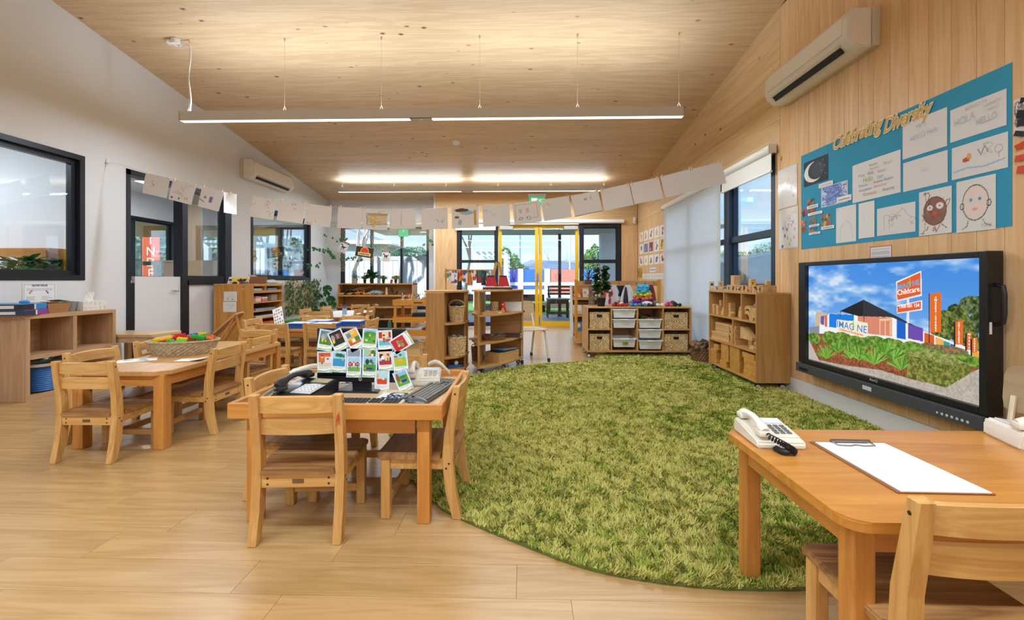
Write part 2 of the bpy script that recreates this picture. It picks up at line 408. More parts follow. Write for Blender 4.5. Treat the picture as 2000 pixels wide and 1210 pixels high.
# floor: planks laid across the room, rows .1655 deep, .916 long
floor = MB().b(XL, XR + .02, YN, YB, -.06, -.004).build('floor', M_joint); struct(floor)
proto = None; pw, pl = .1655, .916
rows0 = 1.383
def mkplank(L, W):
 mb = MB(); mb.box((L / 2, W / 2, -.002), (L - .0012, W - .0012, .004)); return mb.build('plank', M_floor, floor)
proto = mkplank(pl, pw); bpy.data.objects.remove(proto); pm = bpy.data.meshes[-1] if False else None
pmesh = None
offs = {-2: .3, -1: .149, 0: -.022, 1: -.68, 2: -.504}
r2 = random.Random(3)
far = MB()
for row in range(-3, 52):
 y0 = rows0 + row * pw
 if y0 > YB: break
 o = offs.get(row, r2.uniform(0, pl))
 x = o - math.ceil((o - XL) / pl) * pl
 while x < XR:
  a, b_ = max(x, XL), min(x + pl, XR)
  d = min(pw, YB - y0)
  if b_ - a > .02 and d > .01:
   if row <= 17:
    if abs(b_ - a - pl) < 1e-6:
     if pmesh is None: q = mkplank(pl, pw); pmesh = q.data
     else: q = bpy.data.objects.new('plank', pmesh); COL.objects.link(q); q.parent = floor
    else: q = mkplank(b_ - a, pw)
    q.location = (a, y0, 0)
   else: far.box(((a + b_) / 2, y0 + d / 2, -.002), (b_ - a - .0014, d - .0014, .004))
  x += pl
for y0 in (YN,):
 far.b(XL, XR, YN, rows0 - 3 * pw - .001, -.004, 0)
far.build('plank_field', M_floor, floor, kind='stuff')
# ceiling: pine boards running across the slope
sl = math.atan(.141); cb = .1435
cmid = MB().box((0, 0, .06), (1, 1, .04))
ceiling = MB()
v = [ceiling.bm.verts.new(p) for p in ((XL - .15, YN - .1, ceil_z(YN - .1) + .022), (XR + .2, YN - .1, ceil_z(YN - .1) + .022), (XR + .2, YB + .5, ceil_z(YB + .5) + .022), (XL - .15, YB + .5, ceil_z(YB + .5) + .022),
 (XL - .15, YN - .1, ceil_z(YN - .1) + .2), (XR + .2, YN - .1, ceil_z(YN - .1) + .2), (XR + .2, YB + .5, ceil_z(YB + .5) + .2), (XL - .15, YB + .5, ceil_z(YB + .5) + .2))]
for q in ((0, 1, 2, 3), (4, 5, 6, 7), (0, 1, 5, 4), (1, 2, 6, 5), (2, 3, 7, 6), (3, 0, 4, 7)): ceiling.bm.faces.new([v[k] for k in q])
ceiling = struct(ceiling.build('ceiling', M_joint))
cm = MB(); cm.box(((XL + XR) / 2, cb / 2, .01), (XR - XL, cb - .0008, .02)); q0 = cm.build('board', M_ceil, ceiling); q0.rotation_euler = (-sl, 0, 0)
Y = 3.9; first = True
while Y < YB:
 if first: o = q0; first = False
 else: o = q0.copy(); COL.objects.link(o)
 o.location = (0, Y, ceil_z(Y)); Y += cb * math.cos(sl)
cm = MB(); cm.b(XL, XR, YN, 3.898, 0, .02)
for v in cm.bm.verts: v.co.z += ceil_z(v.co.y)
cm.build('board_field', M_ceil, ceiling, kind='stuff')
# skirting boards
bb = MB().b(XR - .004, XR + .014, YN, 7.49, 0, .128).build('baseboard_right', M_trimw); struct(bb)
bb = MB().b(XR - .004, XR + .014, 7.49, YW, 0, .1).build('baseboard_right_far', M_trimw); struct(bb)
for a, b_ in ((YN, 4.76), (6.53, YB)):
 struct(MB().b(XL, XL + .012, a, b_, 0, .1).build('baseboard_left', M_trimw))
struct(MB().b(XL + .012, XS - .03, YB - .012, YB, 0, .1).build('baseboard_back', M_trimw))
# ---------------------------------------------------------------- windows and doors of the left wall
def bar(mb, place, a0, a1, t0, t1, z0, z1):
 P = [Vector(place(a, t, z)) for a in (a0, a1) for t in (t0, t1) for z in (z0, z1)]
 lo = [min(p[i] for p in P) for i in range(3)]; hi = [max(p[i] for p in P) for i in range(3)]
 mb.b(lo[0], hi[0], lo[1], hi[1], lo[2], hi[2]); return mb
def window(name, place, a0, a1, z0, z1, muls=(), rails=(), w=.055, t0=-.008, t1=.1, m=None, gl=None, inner=.03, reveal=True):
 """outer frame, stepped inner bead, mullions (positions along), rails (z) and panes"""
 m = m or M_frame; root = bpy.data.objects.new(name, None); COL.objects.link(root); struct(root)
 f = MB(); bar(f, place, a0, a0 + w, t0, t1, z0, z1); bar(f, place, a1 - w, a1, t0, t1, z0, z1); bar(f, place, a0 + w, a1 - w, t0, t1, z1 - w, z1); bar(f, place, a0 + w, a1 - w, t0, t1, z0, z0 + w)
 f.build('frame', m, root)
 f = MB(); i = w + inner; u0 = t0 + .045
 bar(f, place, a0 + w, a0 + i, u0, t1 - .01, z0 + w, z1 - w); bar(f, place, a1 - i, a1 - w, u0, t1 - .01, z0 + w, z1 - w); bar(f, place, a0 + i, a1 - i, u0, t1 - .01, z1 - i, z1 - w); bar(f, place, a0 + i, a1 - i, u0, t1 - .01, z0 + w, z0 + i)
 f.build('glazing_bead', m, root)
 for x in muls: f = MB(); bar(f, place, x - w / 2, x + w / 2, t0 + .01, t1, z0 + w, z1 - w); f.build('mullion', m, root)
 for z in rails: f = MB(); bar(f, place, a0 + w, a1 - w, t0 + .02, t1 - .02, z - w / 2, z + w / 2); f.build('rail', m, root)
 xs = [a0 + w, *muls, a1 - w]
 for p, q in zip(xs, xs[1:]):
  f = MB(); tg = (t0 + t1) / 2 + .01; bar(f, place, p + .01, q - .01, tg, tg + .006, z0 + w, z1 - w); f.build('pane', gl or M_glass, root)
 return root
PL = lambda a, t, z: (XL - t, a, z)
window('window_1', PL, 1.2, 4.305, 1.0, HEAD, inner=.045, w=.05)
window('window_2', PL, 7.0, 9.0, 1.0, HEAD)
# the glazed door set: half-height white leaves with clear panels above
dr = bpy.data.objects.new('door_1', None); COL.objects.link(dr); struct(dr)
f = MB(); ya, ym, yb = 4.767, 5.61, 6.52
for a, b_ in ((ya, ya + .05), (yb - .14, yb)): bar(f, PL, a, b_, -.01, .11, 0, HEAD)
bar(f, PL, ya, yb, -.01, .11, HEAD - .06, HEAD); bar(f, PL, ym - .045, ym + .045, -.01, .11, 0, HEAD - .06)
bar(f, PL, ym + .045, yb - .14, 0, .09, 1.0, 1.06); bar(f, PL, ya + .05, ya + .13, .02, .1, 0, .97)
f.build('frame', M_frame, dr)
f = MB(); bar(f, PL, ym + .045, ym + .08, 0, .09, 0, 1.0); bar(f, PL, ym + .045, yb - .14, 0, .09, .94, 1.0); f.build('frame', M_frame, dr)
f = MB(); bar(f, PL, ym + .08, yb - .14, .03, .07, 0, .94); f.build('lower_panel', M_white, dr)
lf = MB(); bar(lf, PL, ya + .13, ym - .05, .015, .055, .01, 1.045); lf = lf.build('half_door', M_white, dr)
h = MB(); hy = ym - .13; h.cyl((XL - .015, hy, .87), (XL + .03, hy, .87), .011); h.cyl((XL + .03, hy, .87), (XL + .03, hy - .1, .87), .008); h.build('handle', mat('chrome', 'b9bbbd', .2, metal=1), lf, smooth=True)
g = MB(); bar(g, PL, ym + .045, yb - .14, .04, .046, 1.06, HEAD - .06); g.build('pane', M_glass, dr)
# ---------------------------------------------------------------- back windows and yellow doors
PB = lambda a, t, z: (a, YB + t, z)
wb = window('window_3', PB, -4.1, -2.11, .35, 2.22, muls=(at_y(725, 500, YB).x, at_y(784, 500, YB).x), inner=.015, w=.05)
PT = lambda a, t, z: (a, YW + t, z)
M_yel = mat('yellow_frame', 'ecba14', .35)
xa, xb, xc, xd, xe = [at_y(p, 500, YW).x for p in (894, 973, 1052, 1131, 1212)]
window('window_4', PT, xa, xb - .005, .02, 2.2, rails=(at_y(930, 510, YW).z,), inner=.02, w=.06)
window('window_5', PT, xe - (xe - xd) + .012, xe, .02, 2.2, rails=(at_y(1170, 510, YW).z,), inner=.02, w=.075)
M_steel = mat('brushed_steel', '9a9c9e', .3, metal=1)
for i, (p, q) in enumerate(((xb, xc), (xc, xd))):
 d = bpy.data.objects.new('door_%d' % (i + 2), None); COL.objects.link(d); struct(d)
 s = .076; f = MB(); f.b(p + .004, p + s, YW + .02, YW + .07, .01, 2.19); f.b(q - s, q - .004, YW + .02, YW + .07, .01, 2.19)
 f.b(p + s, q - s, YW + .02, YW + .07, 2.12, 2.19); f.b(p + s, q - s, YW + .02, YW + .07, .01, .12); f.build('door_frame', M_yel, d)
 MB().b(p + s, q - s, YW + .04, YW + .046, .12, 2.12).build('pane', M_glass, d)
 c = MB().b(*((p + .03, p + .32) if i == 0 else (q - .32, q - .03)), YW - .04, YW + .02, 2.08, 2.15, bev=.005).build('door_closer', mat('closer_grey', 'b9b9b6', .4, metal=.3), d)
 if i == 0:
  h = MB(); h.b(q - .035, q - .005, YW + .005, YW + .02, .92, 1.14); h.cyl((q - .02, YW + .005, 1.0), (q - .02, YW - .04, 1.0), .01); h.cyl((q - .02, YW - .04, 1.0), (q - .13, YW - .04, 1.0), .008); h.build('door_handle', M_steel, d, smooth=True)
 else:
  h = MB(); h.b(p + .008, p + .03, YW + .008, YW + .02, .05, .25); h.b(p + .012, p + .024, YW + .008, YW + .02, 1.55, 2.1); h.build('flush_bolt', M_steel, d)
# roller blinds
M_blind = mat('blind_fabric', 'f1efe9', .8)
M_blindt = sheer('blind_translucent', 'fbfbf9', 1.0, .62)
def blind(label, p0, p1, zt, zb, axis, face, cassette=.085, mm=None, grp=None):
 c = ((p0 + p1) / 2, face, zt) if axis == 'x' else (face, (p0 + p1) / 2, zt)
 r = thing('roller_blind', label, 'blind', c, group=grp)
 L = p1 - p0; r_ = cassette / 2
 def P(a, t, z): return (a, t, z) if axis == 'x' else (t, a, z)
 MB().cyl(P(-L / 2, 0, -r_), P(L / 2, 0, -r_), r_, seg=16).build('roller', M_blind, r, smooth=True)
 f = MB()
 if axis == 'x': f.b(-L / 2 + .01, L / 2 - .01, -.004, .0, zb - zt, -r_)
 else: f.b(-.002, .002, -L / 2 + .01, L / 2 - .01, zb - zt, -r_)
 f.build('fabric', mm or M_blind, r)
 MB().cyl(P(-L / 2 + .01, 0, zb - zt), P(L / 2 - .01, 0, zb - zt), .012, seg=8).build('bottom_bar', M_blind, r, smooth=True)
 for s in (-1, 1): MB().box(P(s * (L / 2 + .006), 0, -r_), P(.01, cassette * .9, cassette) if axis == 'x' else (cassette * .9, .01, cassette)).build('bracket', M_trimw, r)
 return r
zt = at_y(1050, 429, YW).z
blind('white roller blind rolled low over the window beside the apron rack', xa - .05, xb - .04, zt, at_y(930, 449, YW).z, 'x', YW - .05)
blind('wide white roller blind rolled up tight above the yellow double doors', xb - .02, xd + .0, zt, at_y(1050, 438, YW).z, 'x', YW - .05)
blind('short white roller blind above the window behind the hook rack', xd + .02, xe + .05, zt, at_y(1170, 435, YW).z, 'x', YW - .05)
blind('pale roller blind rolled up over the window with the fishing net', -4.1, -2.11, 2.3, 2.2, 'x', YB - .05)
# right wall windows with their blinds
PR = lambda a, t, z: (XR + .01 + t, a, z)
window('window_6', PR, 4.31, 5.33, .55, 2.21, rails=(1.47,), inner=.02, w=.07, m=mat('window_frame_blue', '1f3244', .4, metal=.2))
window('window_7', PR, 5.33, 7.49, .1, 2.21, muls=(6.4,), rails=(1.47, .55), w=.06)
blind('large white roller blind drawn down almost to the skirting', 5.36, 7.52, 2.27, .14, 'y', XR - .05, mm=M_blindt)
blind('white roller blind drawn a little way down over the open window', 4.27, 5.34, 2.30, 2.045, 'y', XR - .05)
# ---------------------------------------------------------------- pendant strip lights
M_alu = mat('light_body', 'cfccc7', .45, metal=.05)
M_lit = mat('lit_diffuser', 'ffffff', .5, emit='fff6ea', es=1.6)
M_wire = mat('steel_wire', 'c9c2b4', .4, metal=.5)
PEND = (.79, .90, 1.0)
def pendant(label, Y, zb, x0, x1, wires, up=15, down=36):
 L = x1 - x0; r = thing('pendant_light', label, 'pendant light', (x0, Y, zb), group=None)
 h = .10; w = .075
 f = MB(); f.b(0, L, -w / 2, -w / 2 + .004, 0, h); f.b(0, L, w / 2 - .004, w / 2, 0, h); f.b(0, .004, -w / 2, w / 2, 0, h); f.b(L - .004, L, -w / 2, w / 2, 0, h)
 f.b(.005, L - .005, -w / 2 + .005, w / 2 - .005, h * .45, h * .5); f.b(L * .463, L * .507, -w / 2, w / 2, 0, .006); f.build('housing', M_alu, r)
 for a, b_ in ((.004, L * .463), (L * .507, L - .004)):
  MB().b(a, b_, -w / 2 + .004, w / 2 - .004, .001, .006).build('diffuser', M_lit, r)
  for nm, e, z, rot, in (('lamp_down', down, -.004, 0), ('lamp_up', up, h + .004, PI)):
   d = bpy.data.lights.new(nm, 'AREA'); d.shape = 'RECTANGLE'; d.size = b_ - a; d.size_y = w - .01; d.energy = e * (b_ - a) / 2.4; d.color = PEND
   o = bpy.data.objects.new(nm, d); COL.objects.link(o); o.parent = r; o.location = ((a + b_) / 2, 0, z); o.rotation_euler = (rot, 0, 0)
 MB().ball((L * .485, 0, .0), .016, (1, 1, .6)).build('sensor', M_whiter, r, smooth=True)
 for x in wires:
  f = MB(); zc = ceil_z(Y) - zb; f.cyl((x, 0, h + .05), (x, 0, zc), .0016, seg=5); f.cyl((x, 0, h + .05), (x - .02, 0, h), .0016, seg=5); f.cyl((x, 0, h + .05), (x + .02, 0, h), .0016, seg=5)
  f.cyl((x, 0, zc - .03), (x, 0, zc), .008, seg=8); f.build('suspension_wire', M_wire, r)
 return r
Y1 = 4.55
xs = [at_y(p, 232, Y1).x for p in (355, 1334)]
zb = at_y(850, 233, Y1).z
p1 = pendant('long grey pendant strip light hanging nearest on thin wires', Y1, zb, *xs, [at_y(p, 200, Y1).x - xs[0] for p in (556, 745, 937, 1128, 1326)] + [.08])
# power cord with its ceiling rose
f = MB(); zc = ceil_z(Y1) - zb; pts = []
for i in range(13):
 t = i / 12; pts.append((.085 + .012 * math.sin(t * 9), .004, .1 + (zc - .16) * t))
pts += [(.05, .01, zc - .05), (-.02, .01, zc - .09), (-.06, 0, zc - .03)]
f.tube(pts, .006, 6); f.build('power_cord', M_whiter, p1, smooth=True)
f = MB(); f.cyl((-.06, 0, zc - .05), (-.06, 0, zc + .0), .05, seg=20); f.ball((-.13, 0, zc - .02), .04, (1, 1, .8)); f.build('ceiling_rose', M_whiter, p1, smooth=True)
Y2 = 8.55
xs = [at_y(p, 370, Y2).x for p in (661, 1184)]; zb2 = at_y(900, 374, Y2).z
pendant('long grey pendant strip light hanging further back above the doors', Y2, zb2, *xs, [.08 + i * 1.02 for i in range(6)], up=9)
pendant('pendant strip light behind the viewer', .5, zb, -3.5, 1.65, [.1, 1.1, 2.1, 3.1, 4.1, 5.0], down=46)  # this pendant and the next are added out of view as general fill
pendant('pendant strip light at the far end behind the viewer', -3.2, zb, -3.5, 1.65, [.1, 1.1, 2.1, 3.1, 4.1, 5.0], down=46)
# smoke detector, motion sensor, exit sign
Ys = 0
for _ in range(1):
 # on the sloped ceiling at pixel (891, 277)
 r_ = ray(891, 277); t = (4.174 - CH) / (r_.z + .141 * r_.y); p = Vector((r_.x * t, r_.y * t, CH + r_.z * t))
sd = thing('smoke_detector', 'round white smoke detector on the timber ceiling', 'smoke detector', p); sd.rotation_euler = (-sl, 0, 0)
f = MB(); f.lathe([(.001, -.045), (.03, -.045), (.045, -.035), (.055, -.02), (.06, -.012), (.06, 0)], seg=24); f.build('housing', M_whiter, sd, smooth=True)
f = MB(); f.lathe([(.001, -.05), (.018, -.05), (.02, -.044)], seg=16); f.build('sensor_cap', M_trimw, sd, smooth=True)
p = at_y(1240, 430, YW - .03)
s_ = thing('motion_sensor', 'small white motion sensor high in the timber corner', 'sensor', (p.x - .01, YW, p.z)); s_.rotation_euler = (0, 0, R(0))
f = MB(); f.box((0, -.03, 0), (.06, .05, .14), bev=.012); f.build('housing', M_whiter, s_); MB().ball((0, -.055, -.02), .018).build('lens', M_trimw, s_, smooth=True)
p = at_y(1049, 389, YW - .02)
ex = thing('exit_sign', 'green and white exit sign under a white lamp bar near the ceiling', 'exit sign', (p.x, YW - .03, p.z))
f = MB(); f.box((0, 0, .085), (.38, .06, .07), bev=.01); f.build('housing', M_whiter, ex)
f = MB(); f.box((0, 0, -.03), (.34, .01, .15)); f.build('sign_plate', mat('exit_green', '1f9a6b', .4, emit='35c08a', es=.6), ex)
f = MB(); f.b(-.12, .0, -.008, -.005, -.075, .02); f.ball((-.04, -.006, .0), .0); f.build('white_arrow', mat('sign_white', 'ffffff', .4, emit='ffffff', es=.7), ex)
text('lettering', 'EXIT', .085, MATS['sign_white'], ex, (.07, -.008, -.03))
# ---------------------------------------------------------------- the green shag rug
def smooth_loop(P, n=8):
 out = []; N = len(P)
 for i in range(N):
  p0, p1, p2, p3 = (Vector(P[(i + k - 1) % N]) for k in range(4))
  for j in range(n):
   t = j / n; out.append(.5 * ((2 * p1) + (p2 - p0) * t + (2 * p0 - 5 * p1 + 4 * p2 - p3) * t * t + (3 * p1 - p0 - 3 * p2 + p3) * t ** 3))
 return out
RUG = [(-.86, 2.82), (-.62, 2.29), (-.392, 1.955), (-.26, 1.83), (-.04, 1.68), (.19, 1.54), (.384, 1.475), (.62, 1.44), (.88, 1.44), (1.2, 1.475), (1.54, 1.58), (1.85, 1.76), (2.12, 2.05), (2.3, 2.45), (2.37, 3.0),
 (2.385, 3.8), (2.39, 4.8), (2.39, 5.6), (2.36, 6.0), (1.9, 6.05), (1.2, 6.0), (.98, 5.8), (.85, 5.45), (.55, 5.3), (.05, 5.1), (-.35, 4.75), (-.65, 4.35), (-.85, 3.8), (-.92, 3.3)]
rl = smooth_loop(RUG, 6)
M_rug = mat('rug_backing', '5f6a2c', .95)
rug = MB(); A = [rug.bm.verts.new((p.x, p.y, .001)) for p in rl]; B_ = [rug.bm.verts.new((p.x, p.y, .012)) for p in rl]
rug.bm.faces.new(A[::-1]); rug.bm.faces.new(B_)
for i in range(len(rl)): rug.bm.faces.new((A[i], A[(i + 1) % len(rl)], B_[(i + 1) % len(rl)], B_[i]))
rug = rug.build('shag_rug', M_rug); tag(rug, 'big round green shag rug with mottled yellow patches on the timber floor', 'rug')
def inside(x, y, poly):
 m = np.zeros(x.shape, bool); n = len(poly)
 for i in range(n):
  x0, y0 = poly[i][0], poly[i][1]; x1, y1 = poly[(i + 1) % n][0], poly[(i + 1) % n][1]
  if y0 == y1: continue
  m ^= ((y0 > y) != (y1 > y)) & (x < (x1 - x0) * (y - y0) / (y1 - y0) + x0)
 return m
def vnoise(x, y, s, seed):
 """smooth value noise"""
 g = np.random.RandomState(seed).rand(64, 64); X, Y = x * s + 100, y * s + 100; i, j = np.floor(X).astype(int), np.floor(Y).astype(int); f, g2 = X - i, Y - j
 f = f * f * (3 - 2 * f); g2 = g2 * g2 * (3 - 2 * g2); a = g[i % 64, j % 64]; b = g[(i + 1) % 64, j % 64]; c = g[i % 64, (j + 1) % 64]; d = g[(i + 1) % 64, (j + 1) % 64]
 return (a * (1 - f) + b * f) * (1 - g2) + (c * (1 - f) + d * f) * g2
def make_pile():
 rs = np.random.RandomState(5); N = 330000
 x = rs.uniform(-.95, 2.4, N); y = 1.40 + (rs.rand(N) ** 1.7) * 4.7
 k = inside(x, y, [(p.x, p.y) for p in rl]); x, y = x[k], y[k]; n = len(x)
 far = np.clip((y - 1.4) / 4.6, 0, 1)
 wd = .0045 + .011 * far; ht = .012 + .009 * rs.rand(n) + .003 * far
 # locks lean in swirls
 ang = vnoise(x, y, 5, 1) * 9 + vnoise(x, y, 32, 2) * 8 + rs.normal(0, .55, n)
 lean = (.006 + .016 * rs.rand(n)) * (1 + .5 * far); dx, dy = np.cos(ang) * lean, np.sin(ang) * lean
 a2 = rs.uniform(0, PI, n); wx, wy = np.cos(a2) * wd, np.sin(a2) * wd
 z0 = np.full(n, .008); tuft = .85 + .5 * vnoise(x, y, 30, 3)
 P = np.stack([np.stack([x - wx, y - wy, z0], 1), np.stack([x + wx, y + wy, z0], 1), np.stack([x + dx, y + dy, z0 + ht * tuft], 1)], 1).reshape(-1, 3)
 m1 = vnoise(x, y, 1.6, 4) * .34 + vnoise(x, y, 5, 5) * .34 + vnoise(x, y, 26, 6) * .5 + rs.normal(0, .12, n)
 pal = np.array([[.46, .54, .14], [.63, .68, .25], [.80, .77, .42], [.82, .79, .44]]); t = np.clip((m1 - .25) * 2.2, 0, 1) * 3
 i = np.clip(t.astype(int), 0, 2); f = (t - i)[:, None]; c = pal[i] * (1 - f) + pal[i + 1] * f; c = np.where(c <= .04045, c / 12.92, ((c + .055) / 1.055) ** 2.4)
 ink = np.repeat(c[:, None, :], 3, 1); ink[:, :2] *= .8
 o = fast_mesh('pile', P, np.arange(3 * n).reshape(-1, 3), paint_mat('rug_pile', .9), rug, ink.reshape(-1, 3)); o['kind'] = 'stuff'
make_pile()
# ---------------------------------------------------------------- child chairs
M_ch = wood('chair_beech', 'd9ac6a', 'b98545', 'Z', 1.6, rough=.42, var=.07, contrast=1.1)
M_chx = wood('chair_beech_across', 'd9ac6a', 'ba8747', 'X', 1.6, rough=.42, var=.07, contrast=1.1)
M_seat = wood('seat_worn', 'b98a55', '6f4a2b', 'X', 1.3, rough=.33, var=.06, contrast=1.2, spec=.5)
M_plate = mat('maker_plate', '77664f', .35, metal=.6)
M_screw = mat('screw_dark', '4d3b28', .4, metal=.6)
def side_poly(pts): return pts
def make_chair(label, W=.34):
 r = thing('child_chair', label, 'chair')
 h = W / 2; pwid = .033
 back = [(-.205, 0), (-.178, .12), (-.166, .25), (-.170, .36), (-.186, .47), (-.197, .556)]   # rear edge of the posts
 th = [.040, .044, .046, .040, .034, .030]
 for s in (-1, 1):
  poly = [(y, z) for (y, z) in back] + [(y + t, z) for (y, z), t in reversed(list(zip(back, th)))]
  f = MB(); f.prism(poly, 0, s * h - (pwid if s > 0 else 0), s * h + (0 if s > 0 else pwid))
  ed = [e for e in f.bm.edges if e.calc_length() > .03]; bmesh.ops.bevel(f.bm, geom=ed, offset=.003, segments=1, affect='EDGES')
  lg = f.build('back_post', M_ch, r)
  f = MB()
  for z, y in ((.525, -.175), (.235, -.150), (.215, -.138)):
   f.cyl((s * h - s * .001, y, z), (s * (h + .0008), y, z), .0045, seg=8)
  f.build('screw', M_screw, lg, kind='stuff')
  f = MB(); f.b(s * h - (.036 if s > 0 else 0), s * h + (0 if s > 0 else .036), .10, .138, 0, .252, bev=.003); f.build('front_leg', M_ch, r)
  f = MB(); f.b(s * (h - .028), s * (h - .008), -.125, .10, .207, .250, bev=.002); f.build('side_rail', M_chx, r)
 f = MB(); f.b(-h + .036, h - .036, .108, .128, .207, .25, bev=.002); f.build('front_rail', M_chx, r)
 f = MB(); f.b(-h + .036, h - .036, .105, .127, .055, .088, bev=.002); f.build('stretcher', M_chx, r)
 f = MB(); f.b(-h + pwid, h - pwid, -.166, -.146, .200, .250, bev=.002); rr = f.build('back_rail', M_chx, r)
 f = MB()
 for s in (-1, 1):
  for z in (.214, .236): f.cyl((s * (h - .057), -.1665, z), (s * (h - .057), -.164, z), .0045, seg=8)
 f.build('screw', M_screw, rr, kind='stuff')
 f = MB(); f.b(-.021, .021, -.1672, -.165, .217, .233); pt = f.build('maker_plate', M_plate, rr)
 # seat: full board with a notch between the posts
 f = MB(); f.prism([(-h + pwid + .001, -.175), (h - pwid - .001, -.175), (h - pwid - .001, -.112), (h + .004, -.112), (h + .004, .145), (h - .02, .158), (-h + .02, .158), (-h - .004, .145), (-h - .004, -.112), (-h + pwid + .001, -.112)], 2, .252, .271)
 bmesh.ops.bevel(f.bm, geom=[e for e in f.bm.edges if abs(e.verts[0].co.z - e.verts[1].co.z) < .001 and e.verts[0].co.z > .26], offset=.004, segments=2, affect='EDGES')
 f.build('seat', M_seat, r)
 for z0, z1, yb in ((.402, .463, -.148), (.486, .546, -.161)):
  n = 9; V = []; f = MB()
  for i in range(n + 1):
   t = i / n * 2 - 1; x = t * (h - pwid + .004); y = yb - .020 * (1 - t * t) ; cr = .006 * (1 - t * t)
   V.append([f.bm.verts.new(q) for q in ((x, y - .017, z0 + cr * .3), (x, y, z0 + cr * .3), (x, y - .002, z1 - .006 + cr), (x, y - .008, z1 + cr), (x, y - .017, z1 - .004 + cr))])
  for a, b_ in zip(V, V[1:]):
   for k in range(5): f.bm.faces.new((a[k], a[(k + 1) % 5], b_[(k + 1) % 5], b_[k]))
  f.bm.faces.new(V[0][::-1]); f.bm.faces.new(V[-1]); f.build('back_slat', M_chx, r, smooth=True)
 return r
def chair_at(px, py, facing):  # px, py are room coordinates of the middle of the back
 """location whose back sits at (px, py), the sitter looking along `facing` (degrees, 0 = away from the viewer)"""
 a = R(facing); off = Vector((0, -.165, 0)); off.rotate(Euler((0, 0, a))); return (px - off.x, py - off.y, 0), a
ch0 = make_chair('beech child chair with its back to the viewer at the tray table')
G_T1, G_TR, G_T2, G_T3, G_FG = 'child chairs around the low table with the block basket', 'child chairs around the tray table with the monitor', 'child chairs around the table with blue trays', 'child chairs around the white-topped table', 'child chair at the foreground table'
def place(x, y, f, label, group, s=1.0):
 global ch0
 loc, a = chair_at(x, y, f)
 if ch0 is not None: o = ch0; ch0 = None; o.location = loc; o.rotation_euler = (0, 0, a); o['label'] = label; o['group'] = group; o.scale = (s,) * 3; place.p = o; return o
 return dup(place.p, loc, a, label, group, scale=s)
place(-.865, 1.675, 4, 'beech chair with red scribble on one post, back to the viewer, before the monitor', G_TR, 1.02)
bpy.context.view_layer.update()
# the red scribble is on this chair only
place(-1.235, 2.13, -90, 'beech chair standing along the side of the tray table beside the black desk phone', G_TR)
place(-.295, 2.0, 90, 'beech chair standing on the rug edge beside the tray table keyboard', G_TR)
place(-.745, 2.62, 180, 'beech chair mostly hidden behind the monitor, on the far side of the tray table', G_TR)
place(-2.41, 2.37, 1, 'beech chair at the near end of the basket table, back to the viewer', G_T1)
place(-2.765, 2.77, -92, 'beech chair between the cube shelf and the near corner of the basket table', G_T1)
place(-2.79, 3.27, -88, 'beech chair in front of the low white bench, behind the basket of blocks', G_T1)
place(-2.03, 2.97, 90, 'beech chair seen from its side with a full seat in view beside the basket table', G_T1)
place(-2.15, 3.55, 88, 'beech chair just behind the one with its seat in view beside the basket table', G_T1, .98)
place(-2.40, 3.92, 180, 'beech chair at the far end of the basket table, facing the viewer', G_T1)
place(-2.60, 4.50, 0, 'beech chair, back to the viewer, right in front of the leaning picture sheet', G_T2)
place(-2.13, 4.56, 0, 'beech chair backing on to the viewer just left of the playing cards on the monitor', G_T2)
place(-3.14, 5.05, -90, 'beech chair at the end of the blue tray table nearest the art cupboard', G_T2)
place(-1.76, 5.08, 90, 'beech chair at the end of the blue tray table nearest the wooden paint trolley', G_T2)
place(-2.63, 5.50, 180, 'beech chair across the blue tray table, behind the first blue tray', G_T2)
place(-2.12, 5.50, 180, 'beech chair across the blue tray table, behind the second blue tray', G_T2)
place(-2.93, 6.32, 0, 'beech chair at the near end of the white-topped table, back to the viewer', G_T3)
place(-3.42, 6.85, -90, 'beech chair beside the white-topped table, in front of the ivy trellis', G_T3)
place(-3.36, 7.45, -90, 'beech chair beside the white-topped table, nearest the potted fan-leaf plant', G_T3)
place(-2.60, 6.88, 90, 'beech chair on the trolley side of the white-topped table, nearer one', G_T3)
place(-2.58, 7.38, 90, 'beech chair on the trolley side of the white-topped table, further one', G_T3)
place(-3.01, 8.05, 180, 'beech chair in front of the dinosaur shelf, far end of the white-topped table', G_T3)
place(.938, .905, 0, 'beech chair cut by the picture edge at the table with the clipboard', G_FG, 1.03)
# ---------------------------------------------------------------- tables
M_top = wood('table_top_orange', 'd59646', 'b4742c', 'X', 1., rough=.3, var=.03, contrast=1.0, spec=.3, coat=.08)
M_leg = wood('table_leg_orange', 'd69549', 'ad6e30', 'Z', 1.3, rough=.35, var=.05)
M_apr = wood('table_apron_orange', 'd69549', 'b57635', 'X', 1.3, rough=.35, var=.05)
M_apry = wood('table_apron_orange_deep', 'd69549', 'b57635', 'Y', 1.3, rough=.35, var=.05)
M_top2 = wood('table_top_pale', 'd2a46b', 'b58349', 'Y', 1., rough=.33, var=.03, spec=.5)
def rounded(w, d, r, n=5):
 P = []
 for cx, cy, a in ((w / 2 - r, d / 2 - r, 0), (-w / 2 + r, d / 2 - r, 90), (-w / 2 + r, -d / 2 + r, 180), (w / 2 - r, -d / 2 + r, 270)):
  for i in range(n + 1): t = R(a + 90 * i / n); P.append((cx + r * math.cos(t), cy + r * math.sin(t)))
 return P
